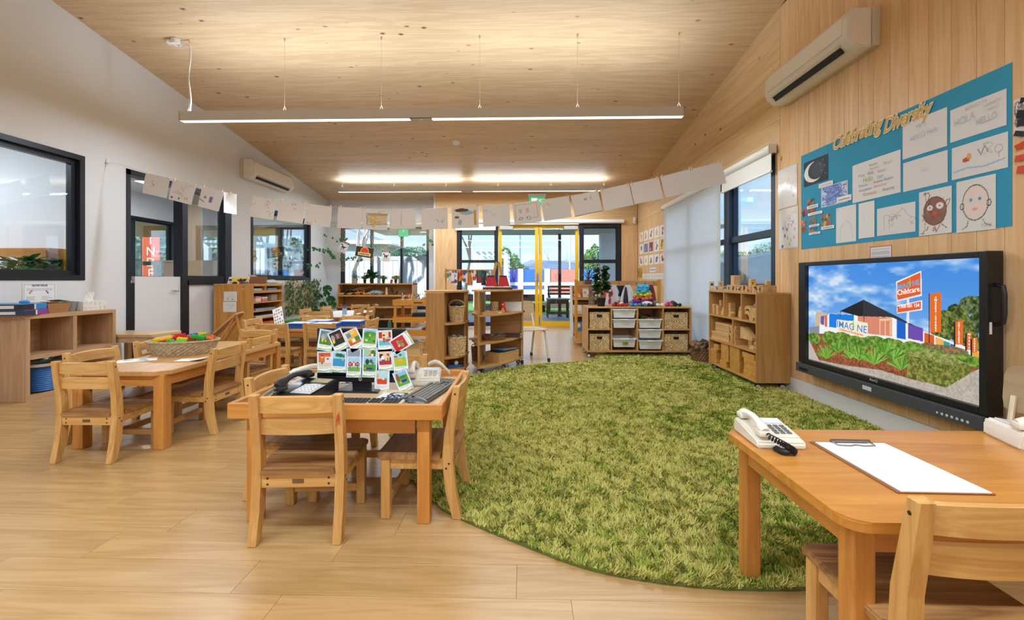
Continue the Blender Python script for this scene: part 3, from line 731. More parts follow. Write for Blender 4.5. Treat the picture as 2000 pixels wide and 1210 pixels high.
def make_table(name, label, x0, x1, y0, y1, h, rad, n, leg=.055, mt=None, grp=None, inset=.03, thick=.024, apron=.065):
 w, d = x1 - x0, y1 - y0; r = thing(name, label, 'table', ((x0 + x1) / 2, (y0 + y1) / 2, 0), group=grp)
 f = MB(); f.prism(rounded(w, d, rad, n), 2, h - thick, h)
 bmesh.ops.bevel(f.bm, geom=[e for e in f.bm.edges if e.verts[0].co.z > h - .001 and e.verts[1].co.z > h - .001], offset=.004, segments=2, affect='EDGES')
 f.build('tabletop', mt or M_top, r)
 for sx in (-1, 1):
  for sy in (-1, 1):
   cx, cy = sx * (w / 2 - inset - leg / 2), sy * (d / 2 - inset - leg / 2)
   f = MB(); f.b(cx - leg / 2, cx + leg / 2, cy - leg / 2, cy + leg / 2, 0, h - thick, bev=.005); f.build('leg', M_leg, r)
 for sy in (-1, 1):
  cy = sy * (d / 2 - inset - .018); f = MB(); f.b(-w / 2 + inset + leg, w / 2 - inset - leg, cy - .01, cy + .01, h - thick - apron, h - thick); f.build('apron', M_apr, r)
 for sx in (-1, 1):
  cx = sx * (w / 2 - inset - .018); f = MB(); f.b(cx - .01, cx + .01, -d / 2 + inset + leg, d / 2 - inset - leg, h - thick - apron, h - thick); f.build('apron', M_apry, r)
 return r
T1 = make_table('low_table', 'low timber table carrying the basket of building blocks', -2.69, -2.10, 2.52, 3.82, .464, .06, 1, mt=M_top2, inset=.02, leg=.062)
T2 = make_table('low_table', 'low timber table set with white-lidded blue trays', -3.08, -1.93, 4.74, 5.42, .464, .06, 1, mt=M_top2, inset=.02)
T3 = make_table('low_table', 'low table under a white paper sheet in front of the dinosaur shelf', -3.32, -2.66, 6.42, 7.85, .455, .06, 1, mt=M_top2, inset=.02)
T5 = make_table('low_table', 'orange timber table holding the clipboard and two cream telephones', .70, 1.90, .965, 1.56, .48, .05, 5, leg=.05, inset=.035)
sh = MB().prism([(p[0], p[1]) for p in rounded(.69, 1.46, .07, 1)], 2, .4552, .4572).build('paper_sheet', mat('sheet_white', 'eeecea', .7)); sh.location = (-2.99, 7.135, 0)
tag(sh, 'white paper sheet covering the table by the dinosaur shelf', 'paper')
# tray table with raised rim
tt = thing('tray_table', 'timber tray table with raised rim, monitor and phones on it', 'table', (-.765, 2.11, 0))
w, d = .88, .70
M_tray = wood('tray_base_pale', 'dcc09a', 'c5a47a', 'X', .8, rough=.4, var=.02)
MB().b(-w / 2 + .02, w / 2 - .02, -d / 2 + .02, d / 2 - .02, .452, .468).build('tray_floor', M_tray, tt)
for sy in (-1, 1):
 f = MB(); f.b(-w / 2, w / 2, sy * d / 2 - (.02 if sy > 0 else 0), sy * d / 2 + (0 if sy > 0 else .02), .436, .5, bev=.003); f.build('rim', M_apr, tt)
 f = MB(); f.b(-w / 2 + .12, w / 2 - .12, sy * (d / 2 - .05) - .01, sy * (d / 2 - .05) + .01, .37, .436); f.build('apron', M_apr, tt)
for sx in (-1, 1):
 f = MB(); f.b(sx * w / 2 - (.02 if sx > 0 else 0), sx * w / 2 + (0 if sx > 0 else .02), -d / 2 + .02, d / 2 - .02, .436, .5, bev=.003); f.build('rim', M_apry, tt)
 f = MB(); f.b(sx * (w / 2 - .09) - .01, sx * (w / 2 - .09) + .01, -d / 2 + .09, d / 2 - .09, .37, .436); f.build('apron', M_apry, tt)
 for sy in (-1, 1):
  cx, cy = sx * (w / 2 - .085), sy * (d / 2 - .06); f = MB(); f.b(cx - .026, cx + .026, cy - .026, cy + .026, 0, .452, bev=.005); f.build('leg', M_leg, tt)
# ---------------------------------------------------------------- the side room behind the left wall
XS2 = -7.5
M_gref = M_frame
struct(MB().b(XS2 - .1, XL - .12, YN, YB + .1, 2.72, 2.82).build('ceiling_side_room', M_white))
struct(MB().b(XS2 - .1, XL - .12, YN, YB + .1, -.06, 0).build('floor_side_room', mat('side_floor', '9a9489', .5)))
SW = [(1.5, 4.2, 1.0, HEAD), (7.3, 9.26, 1.0, HEAD)]
wall('wall_side_room', M_white, YN, YB + .1, SW, lambda a, t, z: (XS2 - t, a, z), top=lambda a: 2.75)
PS = lambda a, t, z: (XS2 - t, a, z)
window('window_8', PS, 7.3, 9.26, 1.0, HEAD, muls=(8.3,)); window('window_9', PS, 1.5, 4.2, 1.0, HEAD)
X_a, X_b, X_c, X_d = at_y(383, 500, YB).x, at_y(462, 500, YB).x, at_y(491, 500, YB).x, at_y(600, 500, YB).x
wall('wall_side_room_back', M_white, XS2 - .1, XL - .12, [(X_a, X_b, .9, HEAD), (X_c, X_d, .02, HEAD)], PB, top=lambda a: 2.75)
window('window_10', PB, X_a, X_b, .9, HEAD, w=.07)
X_m = at_y(543, 500, YB).x
window('window_11', PB, X_m, X_d, .02, HEAD, rails=(at_y(570, 512, YB).z,), w=.06)
d = bpy.data.objects.new('door_4', None); COL.objects.link(d); struct(d)
f = MB(); f.b(X_c, X_c + .06, YB + .02, YB + .08, .02, HEAD); f.b(X_m - .07, X_m, YB + .02, YB + .08, .02, HEAD - .07); f.b(X_c, X_m, YB + .02, YB + .08, 2.02, HEAD - .06); f.build('door_frame', M_yel, d)
f = MB(); f.b(X_c, X_m + .02, YB - .01, YB + .1, HEAD - .06, HEAD); f.build('door_head', M_frame, d)
MB().b(X_c + .06, X_m - .07, YB + .04, YB + .046, .02, 2.02).build('pane', M_glass, d)
struct(MB().b(XS2 - .1, XL - .12, YN - .1, YN, 0, 2.75).build('wall_side_room_near', M_white))
wall('wall_side_partition', M_white, XS2, XL - .12, [], lambda a, t, z: (a, 4.62 + t, z), top=lambda a: 2.75, th=.08)
for y_, nm in ((3.4, 'flat ceiling lamp in the side room behind the big interior window'), (7.4, 'flat ceiling lamp in the side room behind the glazed door')):  # lamps added to brighten the side room seen through the glass
 r = thing('ceiling_lamp', nm, 'ceiling lamp', (-6.0, y_, 2.72)); MB().b(-.6, .6, -.15, .15, -.04, 0).build('housing', M_trimw, r); MB().b(-.57, .57, -.12, .12, -.046, -.04).build('diffuser', M_lit, r)
 dl = bpy.data.lights.new('lamp', 'AREA'); dl.shape = 'RECTANGLE'; dl.size = 1.1; dl.size_y = .24; dl.energy = 48; dl.color = (.88, .94, 1)
 o = bpy.data.objects.new('lamp', dl); COL.objects.link(o); o.parent = r; o.location = (0, 0, -.06)
# cupboard of the side room
a, b_ = at_y(318, 520, 7.2), at_y(416, 520, 7.2)
M_cream = mat('cream_laminate', 'e3cdb8', .45)
cb_ = thing('storage_cupboard', 'cream laminate cupboard seen through the glazed door in the side room', 'cupboard', ((a.x + b_.x) / 2, 7.4, 0))
W_ = b_.x - a.x; zt = at_y(360, 511, 7.2).z
MB().b(-W_ / 2, W_ / 2, -.18, .2, .08, zt).build('body', M_cream, cb_)
MB().b(-W_ / 2 - .01, W_ / 2 + .01, -.2, .22, zt, zt + .025).build('top', M_cream, cb_)
for s in (-1, 1): MB().b(*sorted((s * .01, s * (W_ / 2 - .01))), -.2, -.18, .1, zt - .02).build('door', M_cream, cb_)
MB().b(-W_ / 2 + .03, W_ / 2 - .03, -.15, .18, 0, .08).build('plinth', M_black, cb_)
# leafy cuttings on the ledge behind the big interior window, and the pinboard cabinet behind them
M_leafd = mat('leaf_dark', '2f6b2c', .5, noise=.3, nscale=14, var=.12); M_leafm = mat('leaf_mid', '5f8f3a', .5, noise=.3, nscale=14, var=.15); M_leafl = mat('leaf_grey_green', '8a9a5c', .6, noise=.25, nscale=14, var=.15)
M_soil = mat('soil', '3a2a1e', .9)
def leaf(bm, p, d, up, L, W, curl=.25, n=3):
 """one pointed leaf blade from p along d"""
 d = Vector(d).normalized(); s = d.cross(Vector(up)); s = s.normalized() if s.length > 1e-4 else d.orthogonal().normalized(); u = s.cross(d)
 rows = []
 for i in range(n + 1):
  t = i / n; w = W * math.sin(PI * min(1, .12 + t * .88)) if i < n else .0005; c = Vector(p) + d * L * t - u * L * curl * t * t
  rows.append((bm.verts.new(c - s * w / 2 + u * w * .12), bm.verts.new(c), bm.verts.new(c + s * w / 2 + u * w * .12)))
 for a, b_ in zip(rows, rows[1:]):
  bm.faces.new((a[0], a[1], b_[1], b_[0])); bm.faces.new((a[1], a[2], b_[2], b_[1]))
def leafy_plant(name, label, loc, pot=(.05, .08), potmat=None, n=20, L=.08, W=.045, H=.12, spread=.1, m=None, seed=0, cat='plant', stems=True, group=None, curl=.3, upb=.5):
 r = thing(name, label, cat, loc, group=group); rr = random.Random(seed)
 pr, ph = pot; f = MB(); f.lathe([(pr * .72, 0), (pr, ph), (pr * 1.08, ph), (pr * 1.08, ph * .9), (pr, ph * .88)][:3], seg=18); f.build('pot', potmat or M_black, r, smooth=True)
 MB().cyl((0, 0, ph * .8), (0, 0, ph * .92), pr * .93, seg=16).build('soil', M_soil, r)
 if stems:
  st = MB()
 lf = MB()
 for i in range(n):
  a = rr.uniform(0, 2 * PI); k = rr.random() ** .6; h = ph + H * rr.uniform(.25, 1) * (1 - .35 * k)
  p = Vector((math.cos(a) * spread * k, math.sin(a) * spread * k, h))
  if stems: st.tube([(p.x * .15, p.y * .15, ph * .9), (p.x * .6, p.y * .6, ph + (h - ph) * .6), p], .0022, 4)
  leaf(lf.bm, p, (math.cos(a + rr.uniform(-.8, .8)), math.sin(a + rr.uniform(-.8, .8)), rr.uniform(-.2, 1) * upb * 2), (0, 0, 1), L * rr.uniform(.7, 1.2), W * rr.uniform(.7, 1.2), curl)
 if stems: st.build('stems', m or M_leafm, r, kind='stuff')
 lf.build('foliage', m or M_leafd, r, smooth=True, kind='stuff')
 return r
for (px, nm, s, n) in ((40, 'broad dark leafy cutting standing on the ledge behind the big interior window', 1, 60), (102, 'finer grey-green cutting on the ledge behind the big interior window', 2, 40)):
 p = at_x(px, 530, XL - .28); leafy_plant('leafy_cutting', nm, (p.x, p.y, 1.03), pot=(.05, .05), n=n, L=.11, W=.07, H=.14, spread=.17 if s == 1 else .12, m=M_leafd if s == 1 else M_leafm, seed=s)
struct(MB().b(XL - .45, XL - .12, 1.2, 4.3, .98, 1.03).build('trim_2', M_trimw))
cbn = thing('pinboard_cabinet', 'orange timber cabinet with pinned notes behind the big interior window', 'cabinet', (-6.1, 4.45, 0))
M_pine = wood('orange_pine', 'cf8f45', 'b27430', 'X', 1., rough=.4)
MB().b(-1.3, 1.4, -.2, .15, 0, 1.32).build('body', M_pine, cbn)
for i in range(3): MB().b(-1.28 + i * .9, -.42 + i * .9, -.215, -.2, .05, 1.3).build('door', M_pine, cbn)
M_print = paint_mat()
for i in range(5):
 c = Canvas(.3, .21, .008, 'eeedf0'); rr = random.Random(i)
 for k in range(7): c.line([(.03, .03 + k * .024), (rr.uniform(.12, .27), .03 + k * .024)], .003, '8a8fa0', .7)
 c.ell(.22, .15, .03, .02, rr.choice(['4a7ab0', 'b05a4a', '5aa070']), .6)
 c.build('pinned_note', M_print, cbn, (-1.2 + i * .5, -.222, 1.02))
# ---------------------------------------------------------------- outside
def blob_foliage(name, loc, R3, n, leafsize, m, parent, seed=0, clumps=14):
 rs = np.random.RandomState(seed); cen = rs.normal(0, .45, (clumps, 3)); cen[:, 2] = abs(cen[:, 2]) * .7; cen /= np.maximum(1, np.linalg.norm(cen, axis=1) / .8)[:, None]
 k = rs.randint(0, clumps, n); d = rs.normal(0, 1, (n, 3)); d /= np.linalg.norm(d, axis=1)[:, None]
 P = cen[k] + d * (.30 + .14 * rs.rand(n, 1)); P = P * np.array(R3) + np.array(loc)
 a, b_ = rs.normal(0, 1, (n, 3)), rs.normal(0, 1, (n, 3)); a /= np.linalg.norm(a, axis=1)[:, None]; b_ -= a * (a * b_).sum(1)[:, None]; b_ /= np.linalg.norm(b_, axis=1)[:, None]
 s = leafsize * (.6 + .8 * rs.rand(n, 1)); V = np.stack([P - a * s, P + b_ * s * .5, P + a * s, P - b_ * s * .5], 1).reshape(-1, 3)
 o = fast_mesh(name, V, np.arange(4 * n).reshape(-1, 4), m, parent); o['kind'] = 'stuff'; return o
M_bark = mat('bark', '5e5248', .9, noise=.25, nscale=6); M_barkp = mat('bark_pale', 'c9c6c2', .8, noise=.12, nscale=6)
M_hedge = mat('foliage_blue_green', '7b9a80', .8, noise=.35, nscale=1.3, var=.15); M_tree = mat('foliage_green', '739655', .8, noise=.35, nscale=1.2, var=.15)
def tree(label, x, y, h, w, seed, m=None, bark=None, n=2600, ls=.16, group=None):
 r = thing('leafy_tree', label, 'tree', (x, y, 0), group=group)
 f = MB(); rr = random.Random(seed); f.tube([(0, 0, 0), (.05 * w, .03, h * .3), (.0, .05, h * .6), (.05, 0, h * .85)], .1, 8, rad=[.05 * w, .04 * w, .03 * w, .01 * w])
 for i in range(5): a = rr.uniform(0, 2 * PI); f.tube([(0, .03, h * (.35 + .08 * i)), (math.cos(a) * w * .2, math.sin(a) * w * .2, h * (.5 + .08 * i)), (math.cos(a) * w * .38, math.sin(a) * w * .38, h * (.6 + .07 * i))], .03, 6, rad=[.02 * w, .014 * w, .005 * w])
 f.build('trunk', bark or M_bark, r, smooth=True)
 blob_foliage('foliage', (0, 0, h * .5), (w * .55, w * .5, h * .5), n, ls, m or M_tree, r, seed)
def bare_tree(label, x, y, h, seed, bark=None, lean=0, r0=.09, depth=5):
 r = thing('bare_tree', label, 'tree', (x, y, 0)); rr = random.Random(seed); f = MB()
 def grow(p, d, L, rad, k):
  q = p + d * L * .5 + Vector((rr.uniform(-.05, .05), rr.uniform(-.05, .05), 0)) * L; e = p + d * L
  f.tube([p, q, e], rad, 5 if k > 2 else 4, rad=[rad, rad * .85, rad * .65])
  if k == 0: return
  for i in range(2 if k < depth else 3):
   n = (d + Vector((rr.uniform(-.65, .65), rr.uniform(-.5, .5), rr.uniform(-.1, .45)))).normalized(); grow(e, n, L * rr.uniform(.62, .85), rad * .62, k - 1)
 grow(Vector((0, 0, 0)), Vector((lean, 0, 1)).normalized(), h * .3, r0, depth); f.build('branches', bark or M_bark, r, smooth=True)
grd = MB().b(-60, 60, YB + .1, 70, -.14, -.04).build('ground_lawn', mat('artificial_turf', '6f9a4a', .95, noise=.15, nscale=3)); struct(grd)
struct(MB().b(-60, XS2 - .1, -30, YB + .1, -.14, -.04).build('ground_side', mat('artificial_turf', '6f9a4a', .95)))
struct(MB().b(XR + .3, 60, -30, YB + .1, -.14, -.04).build('ground_east', mat('paving', '8e8b86', .9)))
struct(MB().b(-8, 5, YB + .1, 12.6, -.05, -.01).build('floor_veranda', mat('decking_grey', '9aa0a6', .6)))
struct(MB().b(-4.0, 5, YB + .55, 12.7, 2.30, 2.42).build('ceiling_veranda', mat('soffit', 'c3c0bb', .8)))
struct(MB().b(XS2 - .1, -4.0, YB + .1, 10.6, 2.30, 2.42).build('ceiling_veranda_side', mat('soffit', 'c3c0bb', .8)))
# wall return and downpipe on the right of the veranda
a, b_ = at_y(1172, 500, 12.4).x, at_y(1210, 500, 12.4).x
struct(MB().b(a, b_ + 1.2, 12.2, 12.6, -.04, 2.3).build('wall_veranda', mat('render_white', 'e9eaec', .8)))
# coloured glass fence
YF = 22.0
cf = thing('coloured_fence', 'white playground fence with coloured clear panels beyond the yellow doors', 'fence', (0, YF, 0))
M_fw = mat('fence_white', 'eef1f4', .5)
def X(px, Y=YF): return at_y(px, 500, Y).x
z1, z2, z3, z4 = 1.54, .9, .74, .54
FP = [(880, 930, 'c9d8e6'), (935, 960, '8fb6e0'), (968, 984, '3350c4'), (991, 1011.6, '4648b8'), (1022, 1063, '1b66d8'), (1074, 1126, 'c98072'), (1136, 1168, '2f8de6'), (1178, 1230, '8a6cc8')]
for i, (p, q, c) in enumerate(FP):
 m_ = mat('panel_' + c, c, .25); x0, x1 = X(p), X(q)
 MB().b(x0, x1, -.02, .02, z2, z1).build('panel', m_, cf); MB().b(x0, x1, -.02, .02, z4 if i != 5 else .3, z3).build('panel', m_, cf)
 nx = X(FP[i + 1][0]) if i + 1 < len(FP) else x1 + .3
 MB().b(x1, nx, -.07, .07, -.1, z1 + .03).build('post', M_fw, cf)
MB().b(X(880), X(1240), -.05, .03, z3, z2).build('rail', M_fw, cf); MB().b(X(880), X(1240), -.03, .0, -.1, z4 - .24).build('base_board', M_fw, cf)
MB().b(X(880), X(1073), -.03, .0, -.1, z4).build('base_board', M_fw, cf)
# tiled house beyond
M_tile = mat('roof_tile', '8392aa', .8, noise=.2, nscale=7);
hs = thing('tiled_house', 'low house with a grey tiled hipped roof behind the coloured fence', 'house', (0, 34, 0))
xl, xr_, xk = X(1000, 34), X(1135, 34), X(1045, 34)
MB().b(X(985, 34), X(1200, 34), 0, 6, -.1, 1.75).build('wall', mat('house_brick', '9a6a58', .9), hs)
f = MB(); zr = at_y(1045, 503, 34).z; ze = at_y(1000, 530, 34).z - .1; x0, x1 = X(978, 34), X(1210, 34); xa_, xb_ = X(1040, 34), X(1160, 34)
A = [f.bm.verts.new(q) for q in ((x0, -.5, ze), (x1, -.5, ze), (x1, 6.5, ze), (x0, 6.5, ze))]; T = [f.bm.verts.new(q) for q in ((xa_, 3, zr), (xb_, 3, zr - .3))]
for q in ((A[0], A[1], T[1], T[0]), (A[1], A[2], T[1]), (A[2], A[3], T[0], T[1]), (A[3], A[0], T[0]), (A[3], A[2], A[1], A[0])): f.bm.faces.new(q)
f.build('roof', M_tile, hs)
f = MB(); nr = 9
for i in range(nr):
 t = (i + .5) / nr; f.box(((x0 * (1 - t) + xa_ * t + x1 * (1 - t) + xb_ * t) / 2, -.5 + 3.5 * t - .02, ze + (zr - ze - .1) * t + .02), ((x1 - x0) * (1 - t) + (xb_ - xa_) * t, .05, .035))
f.build('tile_course', mat('roof_tile_edge', '5f6d82', .8), hs, kind='stuff')
tree('round blue-green tree seen through the double doors beside the pergola post', X(994, 27), 27, 2.9, 1.4, 3, M_tree, n=6000, ls=.08)
tree('dark bushy tree at the tiled house gable, seen through the double doors', X(1010, 30), 30, 2.2, 1.5, 4, M_hedge, n=5000, ls=.08)
tree('large green tree behind the veranda wall return', X(1157, 28), 28, 3.0, 1.3, 5, M_tree, n=6000, ls=.09)
bare_tree('bare winter tree behind the window beside the apron rack', X(908, 20), 20, 6.5, 8, lean=.12)
bare_tree('small bare tree rising behind the tiled roof', X(1078, 38), 38, 4.2, 9, r0=.06)
pp = thing('utility_pole', 'thick pale utility pole beyond the double doors', 'pole', (X(1013.5, 30), 30, 0)); MB().cyl((0, 0, -.1), (0, 0, 6.5), .12, seg=14).build('shaft', mat('pole_pale', 'a9c6d6', .7), pp); MB().box((0, 0, 5.2), (1.6, .1, .1)).build('crossarm', M_bark, pp)
sl_ = thing('street_light', 'curved street light with double head beyond the right yellow door leaf', 'street light', (X(1113, 30), 30, 0))
f = MB(); f.tube([(0, 0, 0), (0, 0, 3.2), (.05, 0, 4.4), (.2, 0, 5.1)], .06, 8); f.build('pole', M_alu, sl_); f = MB(); f.box((.3, 0, 5.3), (.5, .25, .22), bev=.05); f.build('lamp_head', M_alu, sl_)
vp = thing('veranda_post', 'thin black veranda post behind the right yellow door leaf', 'post', (X(1093, 12.4), 12.4, -.01)); MB().b(-.04, .04, -.04, .04, 0, 2.31).build('shaft', M_black, vp); MB().b(-.07, .07, -.07, .07, 0, .02).build('base_plate', M_black, vp)
def pergola(label, p0, p1, posts, ytop, ybot, Y):
 r = thing('white_pergola', label, 'pergola', (0, Y, 0)); z = at_y(1000, ytop, Y).z; zb_ = at_y(1000, ybot, Y).z; dpt = 2.2
 for yy_ in (0, dpt): MB().b(X(p0, Y), X(p1, Y), yy_ - .05, yy_ + .05, zb_, z).build('beam', M_fw, r)
 for p in posts:
  for yy_ in (0, dpt): MB().b(X(p, Y) - .08, X(p, Y) + .08, yy_ - .08, yy_ + .08, -.05, zb_).build('post', M_fw, r)
 n = 6
 for i in range(n): xx = X(p0, Y) + (X(p1, Y) - X(p0, Y)) * (i + .5) / n; MB().b(xx - .03, xx + .03, -.2, dpt + .2, z - .02, z + .06).build('rafter', M_fw, r)
pergola('white timber pergola behind the window beside the apron rack', 924, 993, (929, 988), 491, 500, 17)
pergola('white pergola seen through the side room doors', 485, 520, (490, 507, 515), 476, 485, 14.5)
pergola('white pergola seen through the side room corner window', 398, 452, (406, 448), 472, 482, 14)
# veranda furniture
bn = thing('garden_bench', 'black slatted garden bench on the lawn beyond the right yellow door leaf', 'bench', (X(1112, 14.4), 14.4, -.04))
for z in (.56, .68, .8): MB().b(-.7, .75, .2, .23, z, z + .06).build('back_slat', M_black, bn)
for i in range(3): MB().b(-.7, .75, -.22 + i * .14, -.11 + i * .14, .4, .43).build('seat_slat', M_black, bn)
for s in (-.66, .66): MB().b(s - .03, s + .03, .18, .24, 0, .86).build('leg', M_black, bn); MB().b(s - .03, s + .03, -.24, -.18, 0, .55).build('leg', M_black, bn)
tb = thing('garden_table', 'small black outdoor table with pale top in front of the garden bench', 'table', (X(1088, 12.0), 12.0, -.01))
MB().b(-.3, .32, -.2, .2, .5, .525).build('tabletop', M_alu, tb); MB().b(-.28, .3, -.18, .18, .38, .5).build('apron', M_black, tb)
for sx in (-.26, .28):
 for sy in (-.16, .16): MB().b(sx - .02, sx + .02, sy - .02, sy + .02, 0, .4).build('leg', M_black, tb)
for sy in (-.16, .16): MB().b(-.24, .26, sy - .015, sy + .015, .1, .15).build('stretcher', M_black, tb)
sbx = thing('sand_pit', 'low black-rimmed platform on the turf behind the left yellow door leaf', 'sand pit', (X(1000, 15), 15, -.04))
f = MB(); f.b(-1.2, 1.1, -.5, -.42, 0, .22); f.b(-1.2, 1.1, .42, .5, 0, .22); f.b(-1.2, -1.12, -.5, .5, 0, .22); f.b(1.02, 1.1, -.5, .5, 0, .22); f.build('rim', M_black, sbx); MB().b(-1.12, 1.02, -.42, .42, 0, .16).build('sand', mat('sand', 'd8c8a8', .95), sbx)
lg_ = thing('timber_sleeper', 'pale timber sleeper edging on the turf behind the garden table', 'garden edging', (X(1095, 16.5), 16.5, -.04)); MB().b(-1.2, 1.2, -.1, .1, 0, .2, bev=.01).build('log', M_bark, lg_)
# behind the fishing-net window: picket fence, pale trunks, neighbour building
pf = thing('white_picket_fence', 'tall white paling fence behind the window with the fishing net', 'fence', (0, 13, 0))
z = at_y(700, 507, 13).z; x = X(655, 13); f0 = None
while x < X(860, 13):
 if f0 is None: f0 = MB().b(0, .13, -.012, .012, .28, z - .03).build('paling', M_fw, pf); f0.location = (x, 0, 0)
 else: share(f0, (x, 0, 0), parent=pf)
 x += .145
MB().b(X(650, 13), X(862, 13), -.03, .03, z - .02, z + .1).build('top_rail', M_alu, pf); MB().b(X(650, 13), X(862, 13), -.04, .0, .1, .4).build('bottom_rail', mat('blue_grey', '7d93ab', .7), pf)
for p in (736, 782, 832): MB().b(X(p, 13) - .04, X(p, 13) + .04, -.09, -.03, -.05, z + .1).build('post', M_alu, pf)
bare_tree('pale branching tree trunk close behind the window with the fishing net', X(697, 12), 12, 4.4, 21, bark=M_barkp, lean=-.05, r0=.10, depth=4)
nb = thing('neighbour_building', 'pale neighbouring building with white verge behind the fishing-net window', 'house', (0, 17, 0))
x0, x1 = X(640, 17), X(765, 17); zt = at_y(700, 470, 17).z; zz = at_y(700, 452, 17).z
MB().b(x0 - 1, x1 - .8, .3, 5, -.05, zt).build('wall', mat('pale_blue_wall', 'b6c6d8', .8), nb)
f = MB(); f.prism([(x0 - 1, zt), (x1, zt - .15), (x1 - .9, zt + .12), (x0 - .4, zz + .5), (x0 - 1, zz + .5)], 1, 0, 5.2); f.build('roof', mat('pale_roof', 'a9b7c9', .8), nb)
MB().b(x0 - 1, x1, -.02, .0, zt - .12, zt + .02).build('fascia', M_fw, nb)
for i in range(3): MB().b(x0 + .3 + i * .7, x0 + .75 + i * .7, .28, .3, .9, 1.7).build('window', M_frame, nb)
tree('hazy green tree over the paling fence behind the fishing-net window', X(780, 24), 24, 3.1, 3.6, 11, M_hedge, n=6000, ls=.09)
# hedges and trees behind the side room
for i, (px, Y, h, w, lb) in enumerate(((395, 19, 3.0, 5.5, 'dense hedge tree left of the white pergola post in the side room corner window'), (455, 20, 3.0, 5.5, 'bushy tree hidden mostly by the strip of wall beside the glazed door'), (520, 19, 2.3, 4.4, 'dense grey-green bush behind the side room doors'),
  (575, 19, 2.5, 4.6, 'dense grey-green bush at the right of the side room doors'), (610, 22, 3.4, 4, 'hazy bush behind the wall corner near the ivy'))):
 tree(lb, X(px, Y), Y, h, w, 30 + i, M_hedge, n=3200, ls=.15)
bare_tree('bare branching tree above the bushes in the interior window', X(560, 17), 17, 6, 41, depth=5, r0=.07)
bare_tree('dark bare tree crossing the yellow side door', X(540, 16), 16, 6.5, 43, depth=4, r0=.09, lean=-.2)
# stair rail and paling seen low in that window
rl_ = thing('ramp_railing', 'white sloping ramp railing low in the interior window', 'railing', (X(590, 13.5), 13.5, 0))
for i in range(7): MB().b(-.45 + i * .13, -.42 + i * .13, -.02, .02, 0, .95 + i * .07).build('baluster', M_fw, rl_)
f = MB(); f.prism([(-.5, .93), (.45, 1.42), (.45, 1.48), (-.5, .99)], 1, -.03, .03); f.build('handrail', M_fw, rl_)
# beyond the side room's outer window: soffit, orange banner, hedge
struct(MB().b(-11.5, XS2 - .1, 2, 13, 2.3, 2.4).build('ceiling_porch', M_pine))
bnr = thing('orange_banner', 'tall orange street banner lettered downwards in the side room window', 'banner', (-12.9, 14.9, 0))
MB().cyl((-.3, 0, 0), (-.3, 0, 3.2), .03).build('pole', M_black, bnr); MB().b(-.27, .35, -.01, .01, .6, 3.0).build('cloth', mat('banner_orange', 'e8663a', .7), bnr)
for i, ch in enumerate('KINDER'): text('letter', ch, .42, mat('letter_white', 'ffffff', .6), bnr, (.04, -.02, 2.75 - i * .38), (R(90), 0, 0))
for i, (x, y_, h, w) in enumerate(((-14, 18, 3.5, 5), (-17.5, 17, 3.2, 5), (-20, 22, 4.5, 6), (-13, 13.2, 1.8, 1.6))):
 tree(['bushy hedge tree beyond the orange banner', 'low bushy tree left of the orange banner', 'tall hazy tree far beyond the orange banner', 'small shrub close beneath the orange banner'][i], x, y_, h, w, 50 + i, M_hedge, n=2400, ls=.15)
wf = thing('timber_screen', 'grey timber post-and-rail screen outside the side room window', 'fence', (-9.6, 11, 0))
for i in range(5): MB().b(-1.6 + i * .6, -1.5 + i * .6, -.05, .05, 0, 1.5).build('post', mat('weathered', '8b8480', .8), wf)
for z in (1.38, .7): MB().b(-1.6, .95, -.06, .06, z, z + .1).build('rail', mat('weathered', '8b8480', .8), wf)
# out of the right-hand window: roof and tree
rf = thing('grey_shed', 'grey sloping roof of a shed low outside the open right window', 'shed', (7.2, 13.2, 0))
f = MB(); f.prism([(-3.4, .9), (3.4, .9), (3.4, 2.35), (-3.4, 1.15)], 1, 0, 3); f.build('roof', mat('shed_roof', '76808c', .8, noise=.1, nscale=5), rf); MB().b(-3.2, 3.2, .1, 2.9, -.05, 1.0).build('wall', mat('shed_wall', '8a8580', .9), rf)
tree('round dark tree beyond the shed roof outside the open right window', 11.6, 23, 2.9, 4.2, 61, M_hedge, n=7000, ls=.1)
tree('small round tree low at the right of the shed roof', 14.8, 24, 2.4, 2.4, 62, M_hedge, n=4000, ls=.09)
# ---------------------------------------------------------------- shelving
M_oakz = wood('pale_oak_board', 'c9a27c', 'a88360', 'Z', 1.1, rough=.5, var=.03)
M_oakx = wood('pale_oak_board_flat', 'cba680', 'ad8864', 'X', 1.1, rough=.5, var=.03)
M_ply = wood('shelf_timber', 'cd9b5f', 'ac7a40', 'Z', 1.0, rough=.42, var=.04)
M_plyx = wood('shelf_timber_flat', 'd2a165', 'b18046', 'X', 1.0, rough=.42, var=.04)
M_plate_w = mat('wheel_grey', 'b9bcbf', .35)
def caster(p, X, Y, r=.026):
 x = y = 0; o = MB(); o.b(-.014, .014, -.018, .018, r * 1.9, r * 1.9 + .014); o.b(-.014, .014, -.014, .010, r * 1.5, r * 2)
 o = o.build('caster', M_black, p, (X, Y, 0), (0, 0, R(75) - p.rotation_euler[2])); f = MB(); f.cyl((x - .011, y, r), (x + .011, y, r), r, seg=16); f.build('wheel', M_black, o, smooth=True); f = MB(); f.cyl((x - .0165, y, r), (x + .0165, y, r), r * .72, seg=14); f.build('hub', M_plate_w, o, smooth=True)
